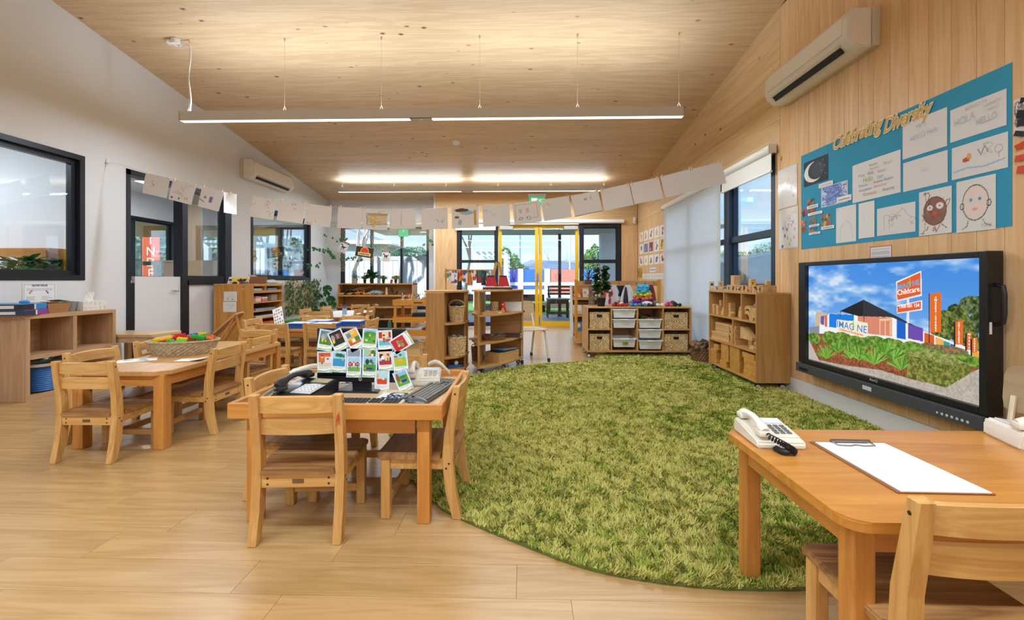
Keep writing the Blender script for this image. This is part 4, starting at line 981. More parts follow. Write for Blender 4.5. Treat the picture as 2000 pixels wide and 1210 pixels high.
def cabinet(name, label, loc, rz, W, D, z0, z1, shelves=(), divs=(), t=.018, mv=None, mh=None, cast=(), back=True, cat='shelf', top_t=None):
 """front towards local -Y (y from 0 to D), divs: (x, za, zb), shelves: (z, xa, xb)"""
 mv, mh = mv or M_ply, mh or M_plyx; tt = top_t or t
 r = thing(name, label, cat, loc, rz)
 for s in (-1, 1): MB().b(s * W / 2 - (t if s > 0 else 0), s * W / 2 + (0 if s > 0 else t), 0, D, z0, z1 - tt, bev=.0015).build('side_panel', mv, r)
 MB().b(-W / 2, W / 2, 0, D, z1 - tt, z1, bev=.002).build('top', mh, r)
 MB().b(-W / 2 + t, W / 2 - t, 0, D - .002, z0, z0 + t).build('bottom', mh, r)
 if back: MB().b(-W / 2 + t, W / 2 - t, D - .008, D, z0 + t, z1 - tt).build('back_panel', mh, r)
 for z, xa, xb in shelves: MB().b(xa, xb, .002, D - .008, z - t, z).build('shelf', mh, r)
 for x, za, zb in divs: MB().b(x - t / 2, x + t / 2, .003, D - .008, za, zb).build('divider', mv, r)
 for x, y in cast: caster(r, x, y)
 return r
# pale oak cube shelf at the left wall
t_ = .034
CS = cabinet('cube_shelf', 'pale oak cube shelf with four compartments below the big interior window', (-4.07, 3.90, 0), R(90), .80, .32, .0, .712, shelves=[(.375, -.40 + t_, .40 - t_)], divs=[(0, t_, .712 - t_)], t=t_, mv=M_oakz, mh=M_oakx)
MB().b(-.40, .40, -.001, .0, 0, .05).build('plinth_edge', M_oakx, CS)
# block shelf at the right wall
def ry(px, X0): return at_x(px, 600, X0).y
FX = 2.115
y_n, y_f = 4.05, 5.08; cyy = (y_n + y_f) / 2; BW_ = y_f - y_n
def lx(px): return -(ry(px, FX) - cyy) * -1 * -1   # local x on the front (rz=-90: local x -> -Y)
d1, d2, d3 = [-(ry(p, FX) - cyy) for p in (1412.7, 1447, 1430)]
BS = cabinet('block_shelf', 'timber shelf on castors against the right wall, filled with wooden blocks', (FX, cyy, 0), R(-90), BW_, .305, .066, .887,
 shelves=[(.622, -BW_ / 2 + .018, BW_ / 2 - .018), (.35, -BW_ / 2 + .018, BW_ / 2 - .018)], divs=[(d1, .622, .869), (d2, .622, .869), (d3, .35, .604)], cast=[(-.46, .04), (.46, .04), (-.46, .26), (.46, .26)])
# tray cabinet
KX0, KX1, KY = .822, 2.160, 5.71; KW = KX1 - KX0; kc = (KX0 + KX1) / 2
kd = [at_y(p, 600, KY).x - kc for p in (1194.5, 1245.4, 1295.4)]
TC = cabinet('tray_cabinet', 'timber cabinet on castors with wicker baskets at both ends and white trays between', (kc, KY, 0), 0, KW, .46, .075, .657,
 shelves=[(.375, -KW / 2 + .018, kd[0]), (.375, kd[2], KW / 2 - .018)], divs=[(kd[0], .09, .64), (kd[1], .09, .64), (kd[2], .09, .64)], cast=[(-KW / 2 + .03, .03), (0, .03), (KW / 2 - .03, .03), (-KW / 2 + .03, .42), (KW / 2 - .03, .42)])
for z in (.57, .46, .35, .24):
 for x in (kd[0] + .013, kd[1] - .013, kd[1] + .013, kd[2] - .013): MB().b(x - .006, x + .006, .01, .42, z - .006, z + .006).build('runner', M_plyx, TC)
# woven baskets
M_wick = mat('wicker_straw', 'c9ab7c', .75, noise=.4, nscale=45, var=.08); M_wickd = mat('wicker_brown', '7a5536', .7, noise=.3, nscale=40); M_sea = mat('seagrass', 'b3a080', .8, noise=.3, nscale=60)
def woven(rfun, h, rows, nseg, amp=.004, floor=True, m=None, name='weave', parent=None, holes=None, flare=0):
 """hollow woven wall: rfun(theta) -> outline point (x, y); the strands go over and under"""
 f = MB(); rings = []; sub = 2
 for j in range(rows * sub + 1):
  z = h * j / (rows * sub); row = j // sub; s = math.sin((j % sub) * PI / sub) if sub > 1 else 0
  ring = []
  for i in range(nseg):
   th = 2 * PI * i / nseg; x, y = rfun(th); k = 1 + flare * z / h; L = math.hypot(x, y) + 1e-6
   o = amp * (math.cos(PI * i + PI * row) * (.35 + .65 * s)) + amp * .5 * s
   ring.append(f.bm.verts.new((x * k + x / L * o, y * k + y / L * o, z)))
  rings.append(ring)
 for a, (A, B) in enumerate(zip(rings, rings[1:])):
  for k in range(nseg):
   if holes and holes(2 * PI * (k + .5) / nseg, h * (a + .5) / (rows * sub)): continue
   f.bm.faces.new((A[k], A[(k + 1) % nseg], B[(k + 1) % nseg], B[k]))
 if floor: f.bm.faces.new(rings[0][::-1])
 # inner skin
 inner = [[f.bm.verts.new((v.co.x * .93, v.co.y * .93, z)) for v in rings[0 if q == 0 else -1]] for q, z in ((0, .008), (1, h - .001))]
 for k in range(nseg): f.bm.faces.new((inner[0][k], inner[1][k], inner[1][(k + 1) % nseg], inner[0][(k + 1) % nseg])); f.bm.faces.new((rings[-1][k], rings[-1][(k + 1) % nseg], inner[1][(k + 1) % nseg], inner[1][k]))
 return f.build(name, m or M_wick, parent)
def sup(w, d, n=6):
 def g(t):
  c, s = math.cos(t), math.sin(t); return (w / 2 * math.copysign(abs(c) ** (2 / n), c), d / 2 * math.copysign(abs(s) ** (2 / n), s))
 return g
def rect_path(w, d):
 def g(t):
  u = (t / (2 * PI)) % 1 * 2 * (w + d)
  for L, fn in ((w, lambda q: (-w / 2 + q, -d / 2)), (d, lambda q: (w / 2, -d / 2 + q)), (w, lambda q: (w / 2 - q, d / 2)), (d, lambda q: (-w / 2, d / 2 - q))):
   if u <= L: return fn(u)
   u -= L
  return (-w / 2, -d / 2)
 return g
cols = [(-KW / 2 + .018, kd[0]), (kd[0], kd[1]), (kd[1], kd[2]), (kd[2], KW / 2 - .018)]
wb_names = ['wicker basket in the upper compartment under the potted fiddle plant', 'wicker basket in the lower compartment at the door end of the tray cabinet', 'wicker basket with orange contents, upper compartment nearest the roller blind', 'wicker basket in the lower compartment nearest the roller blind']
basket0 = None
def wicker_box(label, loc, w, d, h, group):
 r = thing('wicker_basket', label, 'basket', loc, group=group)
 n = 92; hw = .05
 woven(rect_path(w, d), h, 13, n, amp=.005, parent=r, holes=lambda th, z: (lambda p: abs(p[0]) < hw / 2 + .008 and p[1] < -d / 2 + .01 and h * .74 < z < h * .90)(rect_path(w, d)(th)))
 MB().b(-.03, .03, -d / 2 - .009, -d / 2 + .004, h * .72, h * .87, bev=.002).build('handle_hole_shade', M_black, r)  # solid dark patch standing in for the shade inside the handle hole
 f = MB(); f.tube([(*rect_path(w * 1.0, d)(2 * PI * i / 40), h) for i in range(40)], .006, 6, closed=True); f.build('rim', M_wick, r, smooth=True)
 return r
for i, (c, z) in enumerate(((0, .375), (0, .093), (3, .375), (3, .093))):
 xa, xb = cols[c]; wicker_box(wb_names[i], (kc + (xa + xb) / 2, KY + .19, z), xb - xa - .045, .34, .205, 'wicker baskets in the tray cabinet')
# white trays
M_tray_w = mat('white_tray', 'e9e8e6', .35)
def tray_mesh(W, D, H):
 f = MB(); P = lambda k, z: [(-W / 2 * k, 0 + D * (1 - k) / 2, z), (W / 2 * k, D * (1 - k) / 2, z), (W / 2 * k, D - D * (1 - k) / 2, z), (-W / 2 * k, D - D * (1 - k) / 2, z)]
 loops = [[f.bm.verts.new(q) for q in P(k, z)] for k, z in ((.84, 0), (.93, H - .012), (1.0, H - .012), (1.0, H), (.95, H), (.90, H - .02), (.82, .006))]
 for A, B in zip(loops, loops[1:]):
  for k in range(4): f.bm.faces.new((A[k], A[(k + 1) % 4], B[(k + 1) % 4], B[k]))
 f.bm.faces.new(loops[0][::-1]); f.bm.faces.new(loops[-1]); return f
tr0 = None; tw = cols[1][1] - cols[1][0] - .022
TL = [(1, .515, 'white tray, topmost in the left column, with something orange inside'), (1, .385, 'white tray, second down in the left column of trays'), (1, .135, 'white tray at the bottom of the left column with a picture label on its front'),
 (2, .385, 'white tray heaped with coloured toys, topmost of the right column'), (2, .255, 'white tray in the middle of the right column of trays'), (2, .115, 'lowest white tray of the right column, pulled slightly out')]
for c, z, lb in TL:
 r = thing('storage_tray', lb, 'tray', (kc + (cols[c][0] + cols[c][1]) / 2, KY + (.0 if z != .115 else -.03), z), group='white trays in the tray cabinet')
 if tr0 is None: tr0 = tray_mesh(tw, .40, .115).build('tray_body', M_tray_w, r); bmx = tr0
 else: share(tr0, (0, 0, 0), parent=r)
 MB().b(-.05, .05, -.012, .006, .1, .113, bev=.003).build('grip', M_tray_w, r)
 if 'picture label' in lb:
  cv = Canvas(.068, .036, .003, '6f7f3a'); rr = random.Random(4)
  for k in range(26): cv.ell(rr.uniform(0, .068), rr.uniform(0, .036), .005, .004, rr.choice(['b5472f', 'd6a24a', '3f6b2c', '2c3c2a']))
  cv.build('picture_label', M_print, r, (-.034 + .01, -.0008, .035), (R(-8), 0, 0))
TOY = ['d9342b', '2f7fd6', 'f2c522', '3fae49', 'ef8a2a', '7a3f9c', 'e8e4da']
def toy_heap(name, loc, w, d, h, n, seed, parent=None, label=None, pal=TOY, size=.02):
 """loose small toys lying in a heap: past counting, one mesh per colour joined"""
 rr = random.Random(seed); co = []; fc = []; ink = []
 cube = [(-1, -1, -1), (1, -1, -1), (1, 1, -1), (-1, 1, -1), (-1, -1, 1), (1, -1, 1), (1, 1, 1), (-1, 1, 1)]; F = [(0, 1, 2, 3), (4, 7, 6, 5), (0, 4, 5, 1), (1, 5, 6, 2), (2, 6, 7, 3), (3, 7, 4, 0)]
 for i in range(n):
  e = Euler((rr.uniform(-.6, .6), rr.uniform(-.6, .6), rr.uniform(0, 3))).to_matrix(); s = [size * rr.uniform(.4, 1.2), size * rr.uniform(.4, 1), size * rr.uniform(.3, .7)]; u, v = rr.uniform(-1, 1), rr.uniform(-1, 1)
  p = Vector((u * w / 2, v * d / 2, h * (1 - .5 * (u * u + v * v)) * rr.uniform(.4, 1))); c = lin(rr.choice(pal)); b0 = len(co)
  for q in cube: co.append(p + e @ Vector([q[k] * s[k] for k in range(3)])); ink.append(c)
  fc += [[b0 + k for k in f] for f in F]
 o = fast_mesh(name, np.array([list(c) for c in co]), np.array(fc), paint_mat('toy_plastic', .35), parent, np.array(ink)); o.location = loc; o['kind'] = 'stuff'
 if label: o['label'] = label; o['category'] = 'toys'
 return o
a = kc + (cols[2][0] + cols[2][1]) / 2; toy_heap('small_toys', (a, KY + .2, .46), .19, .3, .075, 90, 2, label='heap of small coloured toys in the topmost right-column white tray', pal=['2f8f49', '3fae49', 'd9342b', 'f2c522', '222222', '2f7f6a'])
a = kc + (cols[1][0] + cols[1][1]) / 2; toy_heap('orange_toys', (a, KY + .2, .60), .12, .2, .04, 20, 3, label='few orange toys showing over the topmost left-column tray', pal=['ef8a2a', 'e8762a'])
# ---------------------------------------------------------------- wooden blocks
M_blk = wood('block_pine', 'dcb47c', 'c08f54', 'X', 1.6, rough=.5, var=.09); M_blo = wood('hollow_block_ply', 'd6a050', 'bb7f34', 'X', 1.2, rough=.4, var=.08)
def blk(name, label, cat, dims, loc, rz=0, rx=0, ry_=0, m=None, group=None, poly=None, hole=False):
 f = MB()
 if poly: f.prism(poly, 1, -dims[1] / 2, dims[1] / 2)
 else: f.box((0, 0, dims[2] / 2), dims, bev=min(.003, min(dims) * .08))
 o = f.build(name, m or M_blk, None, loc, (rx, ry_, rz)); return tag(o, label, cat, group)
def bsp(px, py, dep=.02):
 """room point on the block shelf, dep behind its front"""
 return at_x(px, py, FX + dep)
# bottom row: hollow ply blocks (px of centre, z of underside, length along the wall, depth, height)
row3 = [(5.0, .085, .155, .26, .145, 'large hollow block at the far end of the bottom shelf'), (4.93, .231, .12, .2, .06, 'flat block lying on the far hollow block of the bottom shelf'),
  (4.755, .085, .15, .2, .058, 'low flat block second from the far end, bottom shelf'), (4.72, .144, .165, .22, .125, 'upright ply block over the low flat one, bottom shelf'), (4.72, .270, .165, .22, .058, 'flat ply block on top of the second pile, bottom shelf'),
  (4.50, .085, .20, .24, .135, 'big square ply block, lower one of the middle pile'), (4.50, .221, .20, .24, .105, 'big square ply block, upper one of the middle pile'),
  (4.21, .085, .22, .25, .058, 'flat ply block at the bottom of the near pile'), (4.20, .144, .22, .25, .058, 'flat ply block second from the bottom of the near pile'), (4.20, .203, .23, .25, .050, 'flat ply block third from the bottom of the near pile'), (4.23, .254, .23, .22, .052, 'flat ply block topping the near pile on the bottom shelf')]
for y, z, L, D, H, lb in row3: blk('hollow_block', lb, 'wooden block', (D, L, H), (FX + .015 + D / 2, y, z), m=M_blo, group='ply blocks on the bottom shelf')
# middle row, far half: long planks
for k in range(7):
 L = .42 if k < 3 else .33; y = 4.845 if k < 3 else 4.79
 blk('long_plank_block', 'long pine plank block, number %s up from the shelf in the far stack' % ['one', 'two', 'three', 'four', 'five', 'six', 'seven'][k], 'wooden block', (.14, L, .026), (FX + .09 + .002 * (k % 2), y - .0, .3505 + k * .0268), group='long planks on the middle shelf')
# near half: unit blocks stacked end-on
n = 0
for r_ in range(7):
 for c_ in range(3):
  y = 4.575 - c_ * .036; z = .3505 + r_ * .0265; L = .19 + .01 * ((r_ + c_) % 2)
  o = blk('unit_block', 'pine unit block stacked end-on, %s column, %s up from the shelf' % (['far', 'middle', 'near'][c_], ['first', 'second', 'third', 'fourth', 'fifth', 'sixth', 'seventh'][r_]), 'wooden block', (L, .034, .0258), (FX + .012 + L / 2 + .004 * ((r_ * 2 + c_) % 3), y, z), group='unit blocks stacked end-on')
for k in range(3): blk('long_block', ['pine block lying under the curved block, lowest', 'pine block lying under the curved block, second', 'pine block lying behind the curved block'][k], 'wooden block', (.04, .22, .026), (FX + .16, 4.37, .3505 + k * .027))
arc = [(-.11, 0), (.11, 0), (.11, .028)] + [(.11 - .2 * (i / 8), .028 + .085 * math.sin(PI / 2 * i / 8) ** 1.6) for i in range(1, 9)] + [(-.11, .11)]
o = MB().prism(arc, 0, -.03, .03).build('curved_block', M_blk, None, (FX + .06, 4.30, .43), (0, 0, 0)); tag(o, 'large concave curved pine block on the middle shelf', 'wooden block')
for v in o.data.vertices: v.co.y *= -1
for k, (y, z, a, lb) in enumerate(((4.19, .352, .0, 'small pine block lying flat at the near end of the middle shelf'), (4.13, .352, .0, 'pine offcut at the very front corner of the middle shelf'), (4.15, .386, .35, 'pine block leaning across two others at the near end'))):
 blk('pine_block', lb, 'wooden block', (.05, .08, .032), (FX + .05 + .01 * k, y, z), rx=a)
# top row compartments
tp = [((FX + .05, 5.02, .6225), (.05, .05, .11), 0, 'round-cornered tall block at the far end of the top row'), ((FX + .09, 4.94, .6225), (.05, .04, .16), 0, 'tall upright block second in the top row'), ((FX + .05, 4.93, .6225), (.045, .05, .10), 0, 'short upright block before the tall one, top row'),
 ((FX + .13, 4.87, .6225), (.05, .05, .16), 0, 'pale tall block at the divider, top row'), ((FX + .06, 4.845, .625), (.04, .045, .09), .5, 'wedge block leaning on the divider, top row'),
 ((FX + .08, 4.70, .6225), (.06, .07, .14), 0, 'square upright block in the middle compartment'), ((FX + .05, 4.64, .6225), (.05, .05, .05), .4, 'small tilted block in the middle compartment'), ((FX + .12, 4.57, .6225), (.05, .06, .11), .3, 'leaning block by the second divider'),
 ((FX + .12, 4.30, .70), (.05, .15, .05), -.55, 'short beam propped up in the nearest compartment, top row'), ((FX + .05, 4.40, .6225), (.05, .06, .07), 0, 'cube block beside the arches, nearest compartment')]
for loc, d, a, lb in tp: blk('pine_block', lb, 'wooden block', d, loc, rx=a)
def arch(r1, r2, d):
 return [(r1 * math.cos(PI * i / 12), r1 * math.sin(PI * i / 12)) for i in range(13)] + [(-r2 * math.cos(PI * i / 12), r2 * math.sin(PI * i / 12)) for i in range(13)]
for k, (y, z, lb) in enumerate(((4.29, .6225, 'pine arch block, front one in the nearest top compartment'), (4.27, .672, 'pine arch block resting on the front arch'))):
 o = MB().prism([(a, b_) for a, b_ in arch(.085, .055, 0)], 0, -.025, .025).build('arch_block', M_blk, None, (FX + .055, y, z)); tag(o, lb, 'wooden block')
o = MB().prism([(-.06, 0), (-.02, 0), (-.015, .03), (.015, .03), (.02, 0), (.06, 0), (.06, .02), (.03, .12), (-.03, .12), (-.06, .02)], 0, -.03, .03).build('bridge_block', M_blk, None, (FX + .05, 4.135, .6225)); tag(o, 'waisted bridge block at the near end of the top row', 'wooden block')
# wooden pieces with coloured pictures along the top of the block shelf
pcs = [(1391, .10, .045, 'a9a3c4'), (1400, .05, .03, '6a86b8'), (1408, .10, .045, 'd07a6a'), (1415.5, .05, .05, '3f8f6a'), (1425, .065, .04, '8a5a2a'), (1433, .06, .035, '7a6a3a'), (1438, .065, .02, '5aa0b0'), (1445, .065, .035, '5a9a9a'), (1454, .065, .035, 'c2342c'), (1461, .055, .03, 'd0402c'), (1477, .06, .05, 'cc3430'), (1484, .065, .02, '555a70')]
for k, (px, h, w, c) in enumerate(pcs):
 p = bsp(px, 565, .05); cv = Canvas(w, h, .003, 'dcc49a'); rr = random.Random(k)
 for q in range(5): cv.ell(w * rr.uniform(.25, .75), h * rr.uniform(.25, .8), w * rr.uniform(.15, .3), h * rr.uniform(.08, .2), rr.choice([c, c, 'e8e4da', '2b2b33']))
 r = thing('picture_block', 'wooden tile with %s picture, %s from the blind end of the shelf top' % ({'a9a3c4': 'lilac', '6a86b8': 'blue', 'd07a6a': 'salmon', '3f8f6a': 'green', '8a5a2a': 'brown', '7a6a3a': 'olive', '5aa0b0': 'pale blue', '5a9a9a': 'teal', 'c2342c': 'red', 'd0402c': 'scarlet', 'cc3430': 'red and white', '555a70': 'slate'}[c], ['first', 'second', 'third', 'fourth', 'fifth', 'sixth', 'seventh', 'eighth', 'ninth', 'tenth', 'eleventh', 'twelfth'][k]), 'picture block', (p.x, p.y, .8872), 0, group='picture tiles on the block shelf')
 MB().b(-w / 2, w / 2, 0, .022, 0, h, bev=.001).build('wood_tile', M_blk, r); cv.build('picture', M_print, r, (-w / 2, -.0008, 0))
for px, d, dep, lb in ((1436.5, (.07, .075, .165), .16, 'tall timber box block standing against the window'), (1469, (.05, .05, .125), .12, 'upright block with a yellow picture on the shelf top'), (1492, (.05, .045, .07), .03, 'small block at the near end of the shelf top'), (1499.5, (.04, .035, .105), .10, 'narrow upright block behind two small ones'), (1507, (.05, .08, .065), .14, 'square block at the very end of the shelf top')):
 if px > 1486: p = at_y(px, 560, 4.06 + dep * .6)
 else: p = bsp(px, 560, dep)
 o = blk('pine_block', lb, 'wooden block', d, (min(p.x, 2.37), p.y, .8872))
 if 'yellow' in lb:
  cv = Canvas(.05, .1, .003, 'd8b070'); cv.ell(.025, .05, .017, .03, 'f0cf2a'); cv.ell(.018, .075, .006, .012, '2b2b2b'); cv.ell(.035, .03, .008, .012, 'f0cf2a'); q = cv.build('picture', M_print, o, (-.025, -.0262, .01))
# ---------------------------------------------------------------- the curved shelves in the middle
def sheet(name, poly, z0, z1, m, r): return MB().prism(poly, 2, z0, z1).build(name, m, r)
def arcpts(p, q, bulge, n=8):
 p, q = Vector(p), Vector(q); d = q - p; nrm = Vector((d.y, -d.x)).normalized(); return [tuple(p + d * (i / n) + nrm * bulge * math.sin(PI * i / n)) for i in range(n + 1)]
UA = thing('curved_shelf', 'timber curved shelf on castors holding tall wicker baskets', 'shelf', (0, 0, 0))
MB().b(-.985, -.80, 4.42, 4.438, .07, .875, bev=.002).build('front_panel', M_ply, UA)
MB().b(-.985, -.967, 4.438, 4.86, .07, .875).build('side_panel', M_ply, UA)
MB().b(-.815, -.797, 4.438, 4.86, .07, .875).build('divider', M_ply, UA)
MB().b(-1.0, -.61, 4.842, 4.86, .07, .875).build('back_panel', M_plyx, UA)
MB().b(-.635, -.617, 4.70, 4.842, .07, .875).build('edge_panel', M_ply, UA)
pA = [(-1.02, 4.86), *arcpts((-1.02, 4.80), (-.985, 4.4385), .035), (-.79, 4.4385), *arcpts((-.79, 4.42), (-.60, 4.80), .075), (-.60, 4.86)]
for z0, z1, nm in ((.875, .893, 'top'), (.545, .563, 'shelf'), (.20, .218, 'shelf'), (.07, .088, 'bottom')): sheet(nm, pA, z0, z1, M_plyx, UA)
for x, y in ((-.9, 4.5), (-.65, 4.78), (-.95, 4.8)): caster(UA, x, y)
UB = thing('curved_shelf', 'timber curved shelf on castors holding the nesting doll and dark trays', 'shelf', (0, 0, 0))
MB().b(-.478, -.460, 4.60, 5.38, .07, .877, bev=.002).build('divider', M_ply, UB)
MB().b(-.60, -.478, 5.36, 5.378, .07, .877).build('back_panel', M_plyx, UB)
MB().b(-.40, .0, 5.36, 5.378, .07, .877).build('back_panel', M_plyx, UB); MB().b(-.018, .0, 5.28, 5.36, .07, .877).build('side_panel', M_ply, UB)
pB = [(-.60, 5.38), (-.58, 4.93), (-.478, 4.62), *arcpts((-.46, 4.60), (.0, 5.27), .06), (.0, 5.38)]
for z0, z1, nm in ((.877, .893, 'top'), (.615, .632, 'shelf'), (.318, .335, 'shelf'), (.07, .088, 'bottom')): sheet(nm, pB, z0, z1, M_plyx, UB)
for x, y in ((-.465, 4.66), (-.22, 4.93), (-.06, 5.28), (-.5, 5.3)): caster(UB, x, y)
def round_basket(label, loc, r0, r1, h, m, handle=False, rows=8, group=None):
 r = thing('wicker_basket', label, 'basket', loc, group=group); n = 48
 woven(lambda t: (r0 * math.cos(t), r0 * math.sin(t)), h, rows, n, amp=.004, m=m, parent=r, flare=(r1 - r0) / r0)
 f = MB(); f.tube([(r1 * math.cos(2 * PI * i / 28), r1 * math.sin(2 * PI * i / 28), h) for i in range(28)], .006, 6, closed=True); f.build('rim', m, r, smooth=True)
 if handle:
  f = MB(); f.tube([(r1 * math.cos(PI * i / 12), 0, h + r1 * .75 * math.sin(PI * i / 12)) for i in range(13)], .005, 6); f.build('handle', m, r, smooth=True)
 return r
round_basket('tall straw basket with a hoop handle on the upper curved shelf', (-.70, 4.62, .563), .066, .085, .165, M_wick, True)
round_basket('wide straw basket with banded rim on the middle curved shelf', (-.695, 4.60, .218), .085, .095, .19, M_wick)
round_basket('brown basket with hoop handle in the narrow middle compartment', (-.535, 5.0, .088), .045, .055, .15, M_wickd, True)
round_basket('straw basket peeping out on the trolley side of the curved shelf', (-1.03, 4.62, .218), .05, .065, .15, M_wick)
o = toy_heap('dark_pieces', (-.70, 4.62, .70), .09, .09, .06, 26, 5, label='dark pieces heaped in the tall straw basket', pal=['22252b', '2f3a3a', '1c1d22']); o = toy_heap('grey_pieces', (-.695, 4.60, .385), .12, .12, .04, 24, 6, label='grey and brown pieces in the wide straw basket', pal=['8a8f96', '6a5a4c', 'b9b4aa'])
# nesting doll, tin, box, trays, books
dp = at_y(982, 606, 5.02)
nd = thing('nesting_doll', 'red and yellow painted nesting doll beside the spotted tin', 'toy', (dp.x, 5.02, .632))
f = MB(); f.lathe([(.026, 0), (.036, .012), (.040, .04), (.034, .065), (.026, .075)], seg=22); f.build('body', mat('doll_red', 'c4262a', .25), nd, smooth=True)
f = MB(); f.lathe([(.026, .073), (.030, .085), (.029, .10), (.018, .118), (.001, .122)], seg=22); f.build('head', mat('doll_red2', 'd8362c', .25), nd, smooth=True)
f = MB(); f.ball((0, -.018, .092), .0165, (1, .8, 1)); f.build('face', mat('doll_face', 'f0cf9a', .3), nd, smooth=True); f = MB(); f.ball((0, -.028, .038), .018, (1.1, .7, 1.2)); f.build('apron_patch', mat('doll_yellow', 'eebc3a', .3), nd, smooth=True)
tp_ = at_y(966, 600, 5.08); tn = thing('spotted_tin', 'yellow tin covered in small round portraits', 'tin', (tp_.x, 5.08, .632))
MB().cyl((0, 0, 0), (0, 0, .125), .044, seg=28).build('body', mat('tin_yellow', 'ecb92c', .35), tn, smooth=True)
for k in range(12):
 a = -PI / 2 + (k % 4 - 1.5) * .62 + (.3 if (k // 4) % 2 else 0); z = .025 + .038 * (k // 4); c = (math.cos(a), math.sin(a))
 f = MB(); f.cyl((c[0] * .0435, c[1] * .0435, z), (c[0] * .0448, c[1] * .0448, z), .0135, seg=14); d = f.build('spot', mat('spot_white', 'f2eee4', .4), tn); f = MB(); f.cyl((c[0] * .0445, c[1] * .0445, z - .001), (c[0] * .0455, c[1] * .0455, z - .001), .007, seg=10); f.build('portrait', mat(['portrait_red', 'portrait_dark'][k % 2], ['a5362c', '30303a'][k % 2], .5), d)
wbx = thing('white_box', 'white box standing behind the spotted tin', 'box', (-.11, 5.26, .632)); MB().b(-.11, .09, -.03, .03, 0, .1, bev=.002).build('carton', M_whiter, wbx); MB().b(-.112, .092, -.032, .032, .1, .112).build('lid', M_trimw, wbx)
bk = thing('storybook', 'white storybook lying on the curved shelf beside the tin', 'book', (-.34, 4.93, .632), .3); MB().b(-.09, .09, -.06, .06, 0, .012).build('pages', M_trimw, bk); MB().b(-.092, .092, -.062, .062, .012, .014).build('cover', M_whiter, bk)
stp = thing('timber_strip', 'timber strip along the front of the upper curved shelf', 'timber strip', (-.33, 4.83, .632), R(56)); MB().b(-.2, .2, -.012, .012, 0, .03).build('strip', M_plyx, stp)
bt = thing('bark_tray', 'dark brown woven oval tray on the middle curved shelf', 'tray', (-.34, 4.95, .335));
woven(lambda t: (.13 * math.cos(t), .09 * math.sin(t)), .055, 3, 40, amp=.004, m=M_wickd, parent=bt, flare=.1); toy_heap('pebbles', (-.34, 4.95, .36), .16, .1, .035, 30, 7, label='pebbles and grey pieces in the dark oval tray', pal=['5d5a58', '8d8a86', '3c3a3a'])
db = thing('dark_folder', 'flat dark brown folder stack beside the woven oval tray', 'folder', (-.13, 5.18, .335)); MB().b(-.11, .09, -.08, .08, 0, .02).build('cover', mat('dark_brown', '4a342c', .5), db); MB().b(-.1, .09, -.07, .08, .02, .035).build('cover', mat('darker_brown', '38292a', .5), db)
wd = thing('wooden_crate', 'pale wooden crate of folders on the lowest curved shelf', 'crate', (-.24, 5.04, .088), R(52))
for s in (-1, 1): MB().b(-.17, .17, s * .10 - .005, s * .10 + .005, 0, .11).build('side', M_blk, wd); MB().b(s * .17 - .005, s * .17 + .005, -.10, .10, 0, .11).build('side', M_blk, wd)
MB().b(-.165, .165, -.095, .095, 0, .008).build('base', M_blk, wd)
for k, c in enumerate(('6f8796', '243a4c', '2a58a0', '8fa3a8')): o = MB().b(-.14, .14, -.08, .08, 0, .008).build('folder', mat('folder_' + c, c, .5), None, (-.24 + .01 * k, 5.04, .19 + .009 * k), (0, .03 * (k - 1), R(52 + 3 * k))); tag(o, ['grey-blue folder, lowest in the crate on the curved shelf', 'dark folder, second in the crate on the curved shelf', 'blue folder, third in the crate on the curved shelf', 'pale folder on top in the crate on the curved shelf'][k], 'folder', 'folders in the wooden crate')
o = MB().box((0, 0, .012), (.13, .10, .02), bev=.004).build('wooden_raft', M_blk, None, (-.54, 4.92, .335)); tag(o, 'small stacked wooden pieces on the narrow middle shelf', 'wooden piece')
o = MB().prism([(-.06, 0), (.06, 0), (.075, .028), (-.075, .028)], 1, -.02, .02).build('toy_boat', mat('toy_blue', '2a66b8', .35), None, (-.72, 4.6, .088)); tag(o, 'small blue toy boat on the bottom of the curved shelf', 'toy')
o = MB().ball((0, 0, .02), .022, (1, .7, 1)).build('toy_bird', M_whiter, None, (-.70, 4.585, .118)); tag(o, 'small white toy figure on the blue toy boat', 'toy')
o = thing('bark_board', 'dark bark-edged board lying on top of the second curved shelf', 'board', (-.30, 5.1, .893), .1); f = MB(); f.box((0, 0, .014), (.34, .16, .026), bev=.006); f.build('board', mat('bark_brown', '4b3a2c', .8, noise=.3, nscale=30), o); MB().b(-.13, .16, -.06, .07, .0272, .032).build('pale_face', M_blk, o)
